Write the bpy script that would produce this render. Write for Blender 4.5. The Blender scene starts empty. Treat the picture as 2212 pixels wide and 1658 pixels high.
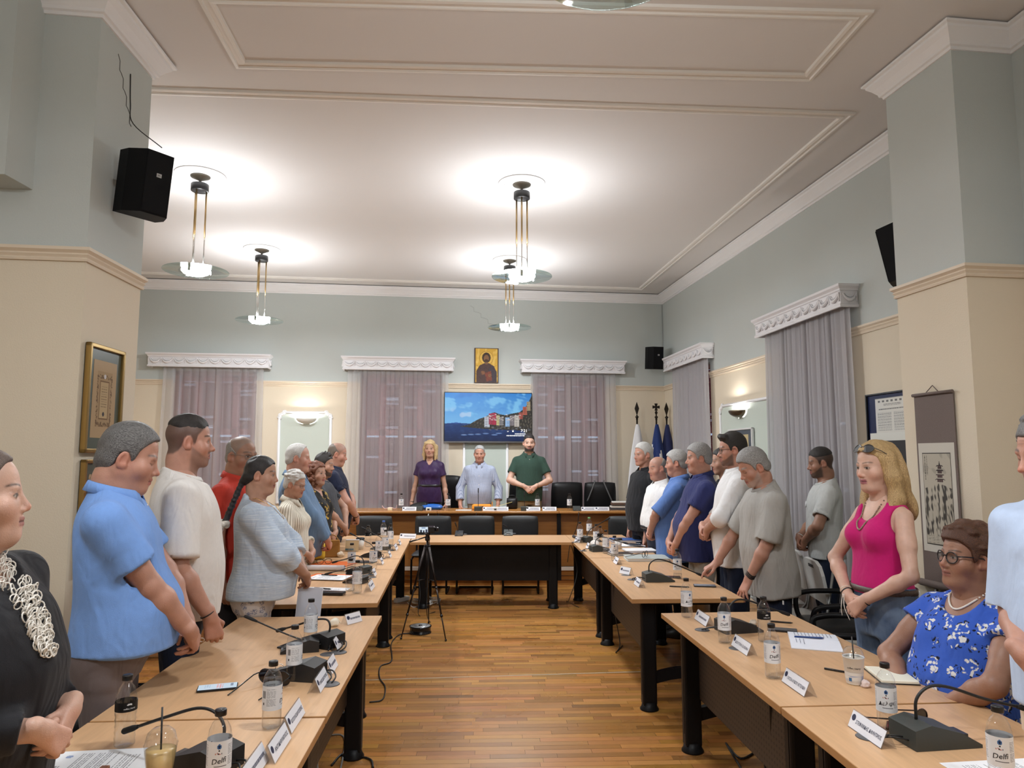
import bpy, bmesh, math, random
import numpy as np
from mathutils import Vector, Matrix, Euler
SC = bpy.context.scene
COL = SC.collection
PI = math.pi

# ------------------------------------------------------------------ camera, world, lights, exposure
CAM_H, FPX, PITCH = 1.655, 1530.0, math.atan(159.0 / 1530.0)
cam_d = bpy.data.cameras.new('camera')
cam_d.sensor_fit = 'HORIZONTAL'; cam_d.sensor_width = 36.0
cam_d.lens = 36.0 * FPX / 2212.0
cam_d.clip_start = 0.05; cam_d.clip_end = 100
cam = bpy.data.objects.new('camera', cam_d); COL.objects.link(cam)
cam.location = (0, 0, CAM_H); cam.rotation_euler = (PI / 2 + PITCH, 0, 0)
SC.camera = cam
world = bpy.data.worlds.new('world'); SC.world = world; world.use_nodes = True
bgn = world.node_tree.nodes['Background']
bgn.inputs[0].default_value = (0.60, 0.74, 1.0, 1); bgn.inputs[1].default_value = 0.6
SC.view_settings.view_transform = 'Standard'; SC.view_settings.look = 'None'
SC.view_settings.exposure = 0.06; SC.view_settings.gamma = 1.0
SC.view_settings.use_curve_mapping = False
LAMP_W = 330.0          # each pendant's bowl, watts
NEAR_W = 245.0          # pendants of the front half of the room
SCONCE_W = 9.0
UPF = .40              # share of a pendant's brightness that leaves upwards
SC.cycles.max_bounces = 5; SC.cycles.diffuse_bounces = 3; SC.cycles.glossy_bounces = 3; SC.cycles.transmission_bounces = 4
SC.cycles.transparent_max_bounces = 24; SC.cycles.caustics_reflective = False; SC.cycles.caustics_refractive = False
SC.cycles.use_adaptive_sampling = True; SC.cycles.adaptive_threshold = .04; SC.cycles.sample_clamp_indirect = 4.0

# ------------------------------------------------------------------ helpers
def srgb(r, g=None, b=None):
    if g is None: r, g, b = [int(r[i:i + 2], 16) for i in (0, 2, 4)]
    f = lambda c: ((c / 255) / 12.92 if c / 255 <= .04045 else ((c / 255 + .055) / 1.055) ** 2.4)
    return (f(r), f(g), f(b))
_M = {}
def nd(nt, t, **kw):
    n = nt.nodes.new(t)
    for k, v in kw.items():
        if k.startswith('i_'): n.inputs[k[2:].replace('_', ' ')].default_value = v
        elif k.startswith('n_'): n.inputs[int(k[2:])].default_value = v
        else: setattr(n, k, v)
    return n
def mat(name, col=(.8, .8, .8), rough=.5, metal=0., var=0., vscale=6., bump=0., bscale=80., stretch=None, **kw):
    """principled material with optional noise colour variation and bump, in object coordinates"""
    if name in _M: return _M[name]
    m = bpy.data.materials.new(name); m.use_nodes = True; nt = m.node_tree
    b = nt.nodes['Principled BSDF']; _M[name] = m
    b.inputs['Base Color'].default_value = (*col, 1); b.inputs['Roughness'].default_value = rough
    b.inputs['Metallic'].default_value = metal
    for k, v in kw.items(): b.inputs[k.replace('_', ' ')].default_value = v
    if var or bump:
        tc = nd(nt, 'ShaderNodeTexCoord'); mp = nd(nt, 'ShaderNodeMapping')
        nt.links.new(tc.outputs['Object'], mp.inputs[0])
        if stretch: mp.inputs['Scale'].default_value = stretch
        if var:
            no = nd(nt, 'ShaderNodeTexNoise', i_Scale=vscale, i_Detail=5.)
            nt.links.new(mp.outputs[0], no.inputs['Vector'])
            mx = nd(nt, 'ShaderNodeMix', data_type='RGBA')
            mx.inputs[6].default_value = (*[c * (1 - var) for c in col], 1)
            mx.inputs[7].default_value = (*[min(1, c * (1 + var)) for c in col], 1)
            nt.links.new(no.outputs[0], mx.inputs[0]); nt.links.new(mx.outputs[2], b.inputs['Base Color'])
        if bump:
            nb = nd(nt, 'ShaderNodeTexNoise', i_Scale=bscale, i_Detail=3.)
            nt.links.new(mp.outputs[0], nb.inputs['Vector'])
            bp = nd(nt, 'ShaderNodeBump', i_Strength=bump, i_Distance=.01)
            nt.links.new(nb.outputs[0], bp.inputs['Height']); nt.links.new(bp.outputs[0], b.inputs['Normal'])
    return m
def emis(name, col, strength):
    if name in _M: return _M[name]
    m = bpy.data.materials.new(name); m.use_nodes = True; nt = m.node_tree; _M[name] = m
    b = nt.nodes['Principled BSDF']; b.inputs['Base Color'].default_value = (*col, 1)
    b.inputs['Emission Color'].default_value = (*col, 1); b.inputs['Emission Strength'].default_value = strength
    b.inputs['Roughness'].default_value = .3
    return m
def link(o, parent=None):
    COL.objects.link(o)
    if parent is not None: o.parent = parent
    return o
def tag(o, label=None, cat=None, group=None, kind=None):
    if label: o['label'] = label
    if cat: o['category'] = cat
    if group: o['group'] = group
    if kind: o['kind'] = kind
    return o
def thing(name, label, cat, loc=(0, 0, 0), rz=0., group=None):
    o = bpy.data.objects.new(name, None); o.empty_display_size = .1
    o.location = loc; o.rotation_euler = (0, 0, rz); COL.objects.link(o)
    return tag(o, label, cat, group)
def dup(o, parent=None):
    c = o.copy(); COL.objects.link(c)
    if parent is not None: c.parent = parent
    for ch in list(o.children): dup(ch, c)
    return c
def V(*a): return Vector(a)

class MB:
    """collects shapes with material slots into one mesh"""
    def __init__(s): s.v = []; s.f = []; s.m = []; s.mats = []; s.sm = []
    def mi(s, m):
        if m not in s.mats: s.mats.append(m)
        return s.mats.index(m)
    def add(s, vs, fs, m=None, smooth=False, M=None):
        n = len(s.v)
        if M is not None: vs = [M @ Vector(v) for v in vs]
        s.v += [tuple(v) for v in vs]; i = s.mi(m) if m is not None else 0
        for f in fs: s.f.append(tuple(n + k for k in f)); s.m.append(i); s.sm.append(smooth)
        return s
    def box(s, x0, x1, y0, y1, z0, z1, m=None, M=None, bev=0.):
        if bev <= 0:
            vs = [(x, y, z) for z in (z0, z1) for y in (y0, y1) for x in (x0, x1)]
            return s.add(vs, [(0, 2, 3, 1), (4, 5, 7, 6), (0, 1, 5, 4), (2, 6, 7, 3), (0, 4, 6, 2), (1, 3, 7, 5)], m, False, M)
        bm = bmesh.new(); bmesh.ops.create_cube(bm, size=1)
        for v in bm.verts: v.co = ((x0 + x1) / 2 + v.co.x * (x1 - x0), (y0 + y1) / 2 + v.co.y * (y1 - y0), (z0 + z1) / 2 + v.co.z * (z1 - z0))
        bmesh.ops.bevel(bm, geom=bm.edges[:], offset=bev, segments=2, profile=.5, affect='EDGES')
        bm.verts.index_update()
        s.add([v.co.copy() for v in bm.verts], [[v.index for v in f.verts] for f in bm.faces], m, False, M); bm.free(); return s
    def cyl(s, p0, p1, r0, r1=None, n=16, m=None, cap=True, smooth=True, M=None):
        return s.tube([p0, p1], [r0, r0 if r1 is None else r1], n, m, cap, smooth, M)
    def tube(s, pts, rs, n=8, m=None, cap=True, smooth=True, M=None):
        pts = [Vector(p) for p in pts]
        if not hasattr(rs, '__len__'): rs = [rs] * len(pts)
        vs = []; fs = []; L = len(pts); up = None
        for i, p in enumerate(pts):
            t = (pts[min(i + 1, L - 1)] - pts[max(i - 1, 0)])
            t = t.normalized() if t.length > 1e-9 else Vector((0, 0, 1))
            if up is None: up = Vector((0, 0, 1)) if abs(t.z) < .9 else Vector((1, 0, 0))
            a = (up - t * up.dot(t)).normalized(); b = t.cross(a); up = a
            for k in range(n):
                c = 2 * PI * k / n; vs.append(p + (a * math.cos(c) + b * math.sin(c)) * rs[i])
        for i in range(L - 1):
            for k in range(n):
                k2 = (k + 1) % n; fs.append((i * n + k, i * n + k2, (i + 1) * n + k2, (i + 1) * n + k))
        s.add(vs, fs, m, smooth, M)
        if cap:
            b0 = [vs[k] for k in range(n)]; b1 = [vs[(L - 1) * n + k] for k in range(n)]
            if rs[0] > 1e-6: s.add(b0, [tuple(reversed(range(n)))], m, False, M)
            if rs[-1] > 1e-6: s.add(b1, [tuple(range(n))], m, False, M)
        return s
    def lathe(s, prof, n=24, m=None, smooth=True, M=None, c=(0, 0, 0)):
        """prof: list of (r, z)"""
        vs = []; fs = []
        for r, z in prof:
            for k in range(n):
                a = 2 * PI * k / n; vs.append((c[0] + r * math.cos(a), c[1] + r * math.sin(a), c[2] + z))
        for i in range(len(prof) - 1):
            for k in range(n):
                k2 = (k + 1) % n; fs.append((i * n + k, i * n + k2, (i + 1) * n + k2, (i + 1) * n + k))
        return s.add(vs, fs, m, smooth, M)
    def prism(s, poly, h0, h1, m=None, M=None, axis='z'):
        """extrude 2d polygon between h0 and h1 along axis"""
        n = len(poly)
        if axis == 'z': T = lambda p, h: (p[0], p[1], h)
        elif axis == 'y': T = lambda p, h: (p[0], h, p[1])
        else: T = lambda p, h: (h, p[0], p[1])
        vs = [T(p, h0) for p in poly] + [T(p, h1) for p in poly]
        fs = [tuple(reversed(range(n))), tuple(range(n, 2 * n))] + [(i, (i + 1) % n, n + (i + 1) % n, n + i) for i in range(n)]
        return s.add(vs, fs, m, False, M)
    def ball(s, c, r, m=None, n=12, sc=(1, 1, 1), M=None):
        prof = [(math.sin(PI * i / (n // 2 + 2)), -math.cos(PI * i / (n // 2 + 2))) for i in range(n // 2 + 3)]
        vs = []; fs = []
        for q, z in prof:
            for k in range(n):
                a = 2 * PI * k / n; vs.append((c[0] + r * sc[0] * q * math.cos(a), c[1] + r * sc[1] * q * math.sin(a), c[2] + r * sc[2] * z))
        for i in range(len(prof) - 1):
            for k in range(n): fs.append((i * n + k, i * n + (k + 1) % n, (i + 1) * n + (k + 1) % n, (i + 1) * n + k))
        return s.add(vs, fs, m, True, M)
    def mesh(s, name):
        me = bpy.data.meshes.new(name); me.from_pydata(s.v, [], s.f)
        for m in s.mats: me.materials.append(m)
        if s.f:
            me.polygons.foreach_set('material_index', s.m); me.polygons.foreach_set('use_smooth', s.sm)
        me.validate(); me.update()
        return me
    def build(s, name, m=None, parent=None, loc=None):
        if m is not None and not s.mats: s.mats = [m]
        me = s.mesh(name); bm = bmesh.new(); bm.from_mesh(me)
        bmesh.ops.remove_doubles(bm, verts=bm.verts, dist=1e-5)
        bmesh.ops.recalc_face_normals(bm, faces=bm.faces); bm.to_mesh(me); bm.free()
        o = bpy.data.objects.new(name, me); link(o, parent)
        if loc is not None: o.location = loc
        return o

def arc3(p0, p1, p2, n=12):
    """quadratic bezier points"""
    p0, p1, p2 = Vector(p0), Vector(p1), Vector(p2)
    return [(1 - t) ** 2 * p0 + 2 * t * (1 - t) * p1 + t * t * p2 for t in [i / n for i in range(n + 1)]]
def spline(pts, k=6):
    """catmull-rom"""
    P = [Vector(p) for p in pts]; P = [2 * P[0] - P[1]] + P + [2 * P[-1] - P[-2]]; out = []
    for i in range(1, len(P) - 2):
        for j in range(k):
            t = j / k; a, b, c, d = P[i - 1], P[i], P[i + 1], P[i + 2]
            out.append(.5 * ((2 * b) + (c - a) * t + (2 * a - 5 * b + 4 * c - d) * t * t + (3 * b - a - 3 * c + d) * t ** 3))
    out.append(P[-2]); return out
_TXT = {}
def text_mesh(txt, size, bold=False):
    """flat lettering as mesh, x to the right, y up, centred"""
    k = (txt, size, bold)
    if k in _TXT: return _TXT[k]
    cu = bpy.data.curves.new('t', 'FONT'); cu.body = txt; cu.size = size; cu.align_x = 'CENTER'; cu.align_y = 'CENTER'
    cu.resolution_u = 2
    if bold: cu.offset = size * .012
    o = bpy.data.objects.new('t', cu); COL.objects.link(o)
    bpy.context.view_layer.update()
    me = bpy.data.meshes.new_from_object(o.evaluated_get(bpy.context.evaluated_depsgraph_get()))
    bpy.data.objects.remove(o); bpy.data.curves.remove(cu); me.name = 'lettering'; _TXT[k] = me
    return me
def lettering(txt, size, m, parent, M, bold=False, width=None, name='lettering'):
    me = text_mesh(txt, size, bold)
    if not me.materials: me = me.copy(); me.materials.append(m)
    o = bpy.data.objects.new(name, me); link(o, parent)
    if width:
        xs = [v.co.x for v in me.vertices]; w = (max(xs) - min(xs)) or 1
        M = M @ Matrix.Diagonal((min(1.6, width / w), 1, 1, 1))
    o.matrix_local = M
    return o
# ------------------------------------------------------------------ people: implicit surfaces meshed by surface nets
class Field:
    def __init__(s, lo, hi, res):
        s.res = res; s.lo = np.array(lo, np.float32) - 2 * res
        n = np.ceil((np.array(hi) - np.array(lo)) / res).astype(int) + 5
        s.n = n; s.f = np.full(tuple(n), 1.0, np.float32)
        s.ax = [s.lo[i] + res * np.arange(n[i], dtype=np.float32) for i in range(3)]
    def sub(s, lo, hi, pad):
        sl = []
        for i in range(3):
            a = int(max(0, math.floor((lo[i] - pad - s.lo[i]) / s.res))); b = int(min(s.n[i], math.ceil((hi[i] + pad - s.lo[i]) / s.res) + 1))
            if b <= a: return None
            sl.append(slice(a, b))
        x = s.ax[0][sl[0]][:, None, None]; y = s.ax[1][sl[1]][None, :, None]; z = s.ax[2][sl[2]][None, None, :]
        return tuple(sl), x, y, z
    def put(s, fn, lo, hi, k=.01, sub=False):
        r = s.sub(lo, hi, k + 2.5 * s.res)
        if r is None: return
        sl, x, y, z = r; d = fn(x, y, z); b = s.f[sl]
        if not sub:
            h = np.clip(.5 + .5 * (b - d) / k, 0, 1); s.f[sl] = b * (1 - h) + d * h - k * h * (1 - h)
        else:
            d = -d; h = np.clip(.5 - .5 * (b - d) / k, 0, 1); s.f[sl] = b * (1 - h) + d * h + k * h * (1 - h)
    def cone(s, a, b, r1, r2=None, k=.01, sub=False):
        r2 = r1 if r2 is None else r2; a = np.array(a, np.float32); b = np.array(b, np.float32); ba = b - a; L = float(ba @ ba) + 1e-9
        def fn(x, y, z):
            px, py, pz = x - a[0], y - a[1], z - a[2]
            t = np.clip((px * ba[0] + py * ba[1] + pz * ba[2]) / L, 0, 1)
            return np.sqrt((px - t * ba[0]) ** 2 + (py - t * ba[1]) ** 2 + (pz - t * ba[2]) ** 2) - (r1 + (r2 - r1) * t)
        R = max(r1, r2); s.put(fn, np.minimum(a, b) - R, np.maximum(a, b) + R, k, sub)
    def ell(s, c, r, k=.01, sub=False, rot=None):
        c = np.array(c, np.float32); r = np.array(r, np.float32); R = float(r.max()) if rot is not None else r
        def fn(x, y, z):
            px, py, pz = x - c[0], y - c[1], z - c[2]
            if rot is not None:
                q = rot; px, py, pz = (q[0][0] * px + q[1][0] * py + q[2][0] * pz, q[0][1] * px + q[1][1] * py + q[2][1] * pz, q[0][2] * px + q[1][2] * py + q[2][2] * pz)
            k0 = np.sqrt((px / r[0]) ** 2 + (py / r[1]) ** 2 + (pz / r[2]) ** 2)
            k1 = np.sqrt((px / r[0] ** 2) ** 2 + (py / r[1] ** 2) ** 2 + (pz / r[2] ** 2) ** 2) + 1e-6
            return k0 * (k0 - 1) / k1
        s.put(fn, c - R, c + R, k, sub)
    def sleeve(s, a, b, r1, r2, k=.02):
        """cone with a flat cut at b"""
        a = np.array(a, np.float32); b = np.array(b, np.float32); ba = b - a; Ln = float(np.linalg.norm(ba)); u = ba / Ln
        def fn(x, y, z):
            px, py, pz = x - a[0], y - a[1], z - a[2]
            t = px * u[0] + py * u[1] + pz * u[2]; tc = np.clip(t, 0, Ln)
            rad = np.sqrt((px - tc * u[0]) ** 2 + (py - tc * u[1]) ** 2 + (pz - tc * u[2]) ** 2) - (r1 + (r2 - r1) * tc / Ln)
            return np.maximum(rad, t - Ln)
        R = max(r1, r2); s.put(fn, np.minimum(a, b) - R, np.maximum(a, b) + R, k)
    def halfspace(s, p, n, k=.006, lo=None, hi=None):
        """remove what lies beyond the plane (in the direction n)"""
        p = np.array(p, np.float32); n = np.array(n, np.float32); n = n / np.linalg.norm(n)
        fn = lambda x, y, z: -((x - p[0]) * n[0] + (y - p[1]) * n[1] + (z - p[2]) * n[2])
        L = s.lo if lo is None else lo; Hh = (s.lo + s.n * s.res) if hi is None else hi
        s.put(fn, L, Hh, k, True)
    def extract(s):
        f = s.f; ins = f < 0; n = s.n
        c = np.zeros(tuple(n - 1), np.uint8)
        for i in (0, 1):
            for j in (0, 1):
                for k in (0, 1): c += ins[i:n[0] - 1 + i, j:n[1] - 1 + j, k:n[2] - 1 + k]
        act = (c > 0) & (c < 8); I, J, K = np.nonzero(act)
        if len(I) == 0: return np.zeros((0, 3), np.float32), np.zeros((0, 4), np.int32)
        off = [(0, 0, 0), (1, 0, 0), (0, 1, 0), (1, 1, 0), (0, 0, 1), (1, 0, 1), (0, 1, 1), (1, 1, 1)]
        val = np.stack([f[I + a, J + b, K + d] for a, b, d in off], 1); offa = np.array(off, np.float32)
        acc = np.zeros((len(I), 3), np.float32); cnt = np.zeros(len(I), np.float32)
        for a, b in ((0, 1), (2, 3), (4, 5), (6, 7), (0, 2), (1, 3), (4, 6), (5, 7), (0, 4), (1, 5), (2, 6), (3, 7)):
            va, vb = val[:, a], val[:, b]; m = (va < 0) != (vb < 0)
            t = np.where(m, va / np.where(m, va - vb, 1), 0)
            t = np.clip(t, 0, 1)
            acc += np.where(m[:, None], offa[a] + t[:, None] * (offa[b] - offa[a]), 0); cnt += m
        pts = (np.stack([I, J, K], 1) + acc / cnt[:, None]) * s.res + s.lo
        idx = np.full(tuple(n - 1), -1, np.int32); idx[I, J, K] = np.arange(len(I), dtype=np.int32)
        qs = []
        for ax in range(3):
            a = [slice(None)] * 3; b = [slice(None)] * 3; a[ax] = slice(0, -1); b[ax] = slice(1, None)
            ia, ib = ins[tuple(a)], ins[tuple(b)]; X = np.nonzero(ia != ib); fl = ia[X]
            u, w = [(1, 2), (2, 0), (0, 1)][ax]
            P = np.stack(X, 1); ok = (P[:, u] > 0) & (P[:, w] > 0) & (P[:, u] < n[u] - 1) & (P[:, w] < n[w] - 1); P = P[ok]; fl = fl[ok]
            def g(du, dw):
                Q = P.copy(); Q[:, u] += du; Q[:, w] += dw; return idx[Q[:, 0], Q[:, 1], Q[:, 2]]
            q = np.stack([g(-1, -1), g(0, -1), g(0, 0), g(-1, 0)], 1)
            q[~fl] = q[~fl][:, ::-1]; qs.append(q)
        q = np.concatenate(qs); q = q[(q >= 0).all(1)]
        return pts.astype(np.float32), q.astype(np.int32)

def np_object(name, parts, m, parent, colors=None, hp=None):
    """parts: list of (verts, quads); joined in one smooth mesh"""
    vs = np.concatenate([p[0] for p in parts]); o = 0; qs = []
    for p in parts: qs.append(p[1] + o); o += len(p[0])
    qs = np.concatenate(qs); me = bpy.data.meshes.new(name)
    me.vertices.add(len(vs)); me.vertices.foreach_set('co', vs.astype(np.float32).ravel())
    me.loops.add(len(qs) * 4); me.loops.foreach_set('vertex_index', qs.ravel().astype(np.int32))
    me.polygons.add(len(qs)); me.polygons.foreach_set('loop_start', np.arange(0, len(qs) * 4, 4, dtype=np.int32))
    try: me.polygons.foreach_set('loop_total', np.full(len(qs), 4, np.int32))
    except Exception: pass
    me.polygons.foreach_set('use_smooth', np.ones(len(qs), bool)); me.update(calc_edges=True); me.validate()
    if colors is not None:
        ca = me.attributes.new('Col', 'FLOAT_COLOR', 'POINT'); ca.data.foreach_set('color', np.concatenate([colors, np.ones((len(colors), 1))], 1).astype(np.float32).ravel())
    if hp is not None:
        ha = me.attributes.new('hp', 'FLOAT_VECTOR', 'POINT'); ha.data.foreach_set('vector', hp.astype(np.float32).ravel())
    me.materials.append(m); ob = bpy.data.objects.new(name, me); return link(ob, parent)

def wav(P, seed, k=(30, 30, 30), n=7):
    r = np.random.RandomState(seed); out = 0
    for i in range(n):
        d = r.normal(size=3); d /= np.linalg.norm(d); d *= np.array(k) * r.uniform(.6, 1.6)
        out = out + np.sin(P[:, 0] * d[0] + P[:, 1] * d[1] + P[:, 2] * d[2] + r.uniform(0, 6.28))
    return out / n ** .5
def vnorm(V_, Q):
    a = V_[Q[:, 1]] - V_[Q[:, 0]]; b = V_[Q[:, 3]] - V_[Q[:, 0]]; nn = np.cross(a, b); N = np.zeros_like(V_)
    for i in range(4): np.add.at(N, Q[:, i], nn)
    return N / (np.linalg.norm(N, axis=1, keepdims=True) + 1e-9)
def sst(a, b, x): t = np.clip((x - a) / (b - a), 0, 1); return t * t * (3 - 2 * t)
def euler_m(pitch, yaw, roll=0.):
    """head frame: yaw about z (positive turns to the own left), pitch positive looks down, roll tilts"""
    return np.array(Matrix.Rotation(yaw, 3, 'Z') @ Matrix.Rotation(-pitch, 3, 'X') @ Matrix.Rotation(roll, 3, 'Y'))

def skin_mat():
    if 'skin' in _M: return _M['skin']
    m = bpy.data.materials.new('skin'); m.use_nodes = True; nt = m.node_tree; b = nt.nodes['Principled BSDF']; _M['skin'] = m
    at = nd(nt, 'ShaderNodeAttribute', attribute_name='Col'); tc = nd(nt, 'ShaderNodeTexCoord')
    no = nd(nt, 'ShaderNodeTexNoise', i_Scale=28., i_Detail=4.); nt.links.new(tc.outputs['Object'], no.inputs['Vector'])
    mr = nd(nt, 'ShaderNodeMapRange', n_1=.3, n_2=.7, n_3=.93, n_4=1.07); nt.links.new(no.outputs[0], mr.inputs[0])
    vm = nd(nt, 'ShaderNodeVectorMath', operation='MULTIPLY'); nt.links.new(at.outputs['Color'], vm.inputs[0]); nt.links.new(mr.outputs[0], vm.inputs[1])
    nt.links.new(vm.outputs[0], b.inputs['Base Color'])
    b.inputs['Roughness'].default_value = .48; b.inputs['Subsurface Weight'].default_value = .12
    b.inputs['Subsurface Radius'].default_value = (.012, .005, .003); b.inputs['Subsurface Scale'].default_value = 1.0
    n2 = nd(nt, 'ShaderNodeTexNoise', i_Scale=260., i_Detail=2.); nt.links.new(tc.outputs['Object'], n2.inputs['Vector'])
    bp = nd(nt, 'ShaderNodeBump', i_Strength=.18, i_Distance=.004); nt.links.new(n2.outputs[0], bp.inputs['Height']); nt.links.new(bp.outputs[0], b.inputs['Normal'])
    return m
def hair_mat(c1, c2, flow, rough=.45):
    k = 'hair%s%s%s' % (c1, c2, flow)
    if k in _M: return _M[k]
    m = bpy.data.materials.new('hair'); m.use_nodes = True; nt = m.node_tree; b = nt.nodes['Principled BSDF']; _M[k] = m
    at = nd(nt, 'ShaderNodeAttribute', attribute_name='hp'); mp = nd(nt, 'ShaderNodeMapping'); nt.links.new(at.outputs['Vector'], mp.inputs[0])
    mp.inputs['Scale'].default_value = {'back': (1, .09, .6), 'down': (1, 1, .035), 'curl': (.25, .25, .25)}[flow]
    no = nd(nt, 'ShaderNodeTexNoise', i_Scale=800., i_Detail=3., i_Roughness=.6); nt.links.new(mp.outputs[0], no.inputs['Vector'])
    cr = nd(nt, 'ShaderNodeMapRange', n_1=.33, n_2=.67); nt.links.new(no.outputs[0], cr.inputs[0])
    mx = nd(nt, 'ShaderNodeMix', data_type='RGBA'); mx.inputs[6].default_value = (*c1, 1); mx.inputs[7].default_value = (*c2, 1)
    nt.links.new(cr.outputs[0], mx.inputs[0]); nt.links.new(mx.outputs[2], b.inputs['Base Color'])
    b.inputs['Roughness'].default_value = rough; b.inputs['Anisotropic'].default_value = .4
    bp = nd(nt, 'ShaderNodeBump', i_Strength=.6, i_Distance=.004); nt.links.new(no.outputs[0], bp.inputs['Height']); nt.links.new(bp.outputs[0], b.inputs['Normal'])
    return m

MALE = dict(z=[.44, .48, .52, .56, .60, .64, .69, .74, .78, .81, .835, .86], a=[.150, .165, .168, .163, .158, .158, .166, .172, .160, .128, .085, .058],
            b=[.095, .112, .115, .110, .106, .106, .114, .120, .112, .092, .070, .056], c=[-.005, -.012, -.010, 0, .006, .006, .004, 0, -.008, -.016, -.020, -.02])
FEM = dict(z=[.44, .48, .52, .56, .60, .64, .69, .74, .78, .81, .835, .86], a=[.155, .172, .178, .168, .148, .140, .146, .150, .138, .108, .070, .048],
           b=[.100, .118, .120, .112, .100, .094, .100, .106, .100, .080, .060, .046], c=[-.008, -.016, -.014, -.004, .004, .004, .004, 0, -.008, -.014, -.018, -.018])
def profile(P, off=0., hang=0.):
    D = FEM if P['fem'] else MALE; h = P['h']; k = h / 1.75
    zf = np.linspace(.42, .88, 60); z = np.array(D['z'])
    def sm(v):
        r = np.interp(zf, z, v); w = np.array([1, 2, 3, 2, 1]) / 9.
        for _ in range(2): r = np.convolve(np.pad(r, 2, mode='edge'), w, mode='valid')
        return r
    a, b, c = sm(D['a']) * k * P['w'], sm(D['b']) * k * (.4 + .6 * P['w']), sm(D['c']) * k
    top = sst(.80, .86, zf); a = a * (1 - top) + sm(D['a']) * k * (.7 + .3 * P['w']) * top
    g = np.exp(-((zf - P['bz']) / .085) ** 2); B = P['belly']
    b = b + B * g / 2; c = c + B * g / 2; a = a + .16 * B * g
    front, back = c + b + off, c - b - off; a = a + off
    if hang > 0:
        def acc(v, s_):
            r = v.copy(); m = -1e9
            for i in range(len(r) - 1, -1, -1):
                if zf[i] > .76: continue
                m = max(m, s_ * v[i]); r[i] = s_ * m
            return v + (r - v) * hang
        front = acc(front, 1); a = acc(a, 1); back = back + (acc(back, -1) - back) * .6
    return zf * h, a, (front - back) / 2, (front + back) / 2

def rot_x(lean): c, s = math.cos(lean), math.sin(lean); return np.array([[1, 0, 0], [0, c, s], [0, -s, c]])   # lean forward: z -> +y
def torso_put(F, P, off, hang, z0, z1, k=.03, n=2.35):
    zz, a, b, c = profile(P, off, hang); hip = P['hip']; L = P['lean']; cl, sl = math.cos(L), math.sin(L)
    def fn(x, y, z):
        if L:
            yy = y * cl - (z - hip) * sl; zt = y * sl + (z - hip) * cl + hip; y, z = yy, zt
        A = np.interp(z, zz, a).astype(np.float32); B = np.interp(z, zz, b).astype(np.float32); Cc = np.interp(z, zz, c).astype(np.float32)
        y2 = y - Cc; q = ((np.abs(x) / A) ** n + (np.abs(y2) / B) ** n) ** (1 / n) + 1e-5
        rho = np.sqrt(x * x + y2 * y2) + 1e-6
        return np.maximum(rho * (1 - 1 / q), np.maximum(z0 - z, z - z1))
    F.put(fn, (-.6, -.6, .3 * P['h']), (.6, .8, P['h']), k)

def hand_put(F, w, d, n, side, curl=.5, spread=.0, sc=1., point=False):
    d = np.array(d, float); d /= np.linalg.norm(d); n = np.array(n, float); n = n - d * (n @ d); n /= np.linalg.norm(n)
    t = np.cross(n, d) * side; w = np.array(w, float)
    Q = lambda x, y, z: w + (d * x + t * y + n * z) * sc
    F.cone(Q(-.03, 0, 0), Q(.012, 0, 0), .027 * sc, .025 * sc, .012)
    ky = [.029, .010, -.010, -.028]; kx = [.088, .092, .088, .080]; ln = [.070, .079, .073, .056]
    for y, x in zip(ky, kx): F.cone(Q(.008, y * .55, 0), Q(x, y, .002), .0150 * sc, .0115 * sc, .012)
    F.cone(Q(.02, -.012, -.008), Q(.06, -.02, -.008), .014 * sc, .012 * sc, .012)
    for i, (y, x, L) in enumerate(zip(ky, kx, ln)):
        p = Q(x, y, .002); ang = 0.; cr = curl if not (point and i > 0) else min(1.3, curl + .9)
        for j, (fr, rr) in enumerate(((.45, .0092), (.30, .0083), (.25, .0074))):
            ang += cr * (.75, 1.05, .6)[j] * (1 + .08 * i)
            dd = d * math.cos(ang) - n * math.sin(ang) + t * spread * (1.5 - i) * .3
            q = p + dd / np.linalg.norm(dd) * L * fr * sc
            F.cone(p, q, rr * sc, rr * sc * .9, .0035); p = q
    p = Q(.022, .022, -.010); q = Q(.055, .048, -.020 - .012 * curl); F.cone(Q(.012, .012, -.004), p, .014 * sc, .0145 * sc, .01); F.cone(p, q, .0135 * sc, .0108 * sc, .006)
    r = Q(.082, .050 - .012 * curl, -.026 - .02 * curl); F.cone(q, r, .0105 * sc, .009 * sc, .004)
    s_ = Q(.104, .046 - .02 * curl, -.028 - .03 * curl); F.cone(r, s_, .009 * sc, .0075 * sc, .004)

def ik(S, W, l1, l2, hint):
    S = np.array(S, float); W = np.array(W, float); v = W - S; D = np.linalg.norm(v)
    if D > (l1 + l2) * .995: W = S + v / D * (l1 + l2) * .995; v = W - S; D = np.linalg.norm(v)
    u = v / D; x = (l1 * l1 - l2 * l2 + D * D) / (2 * D); y = math.sqrt(max(0, l1 * l1 - x * x))
    hn = np.array(hint, float); hn = hn - u * (hn @ u); hn /= np.linalg.norm(hn) + 1e-9
    return S + u * x + hn * y, W

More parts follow.
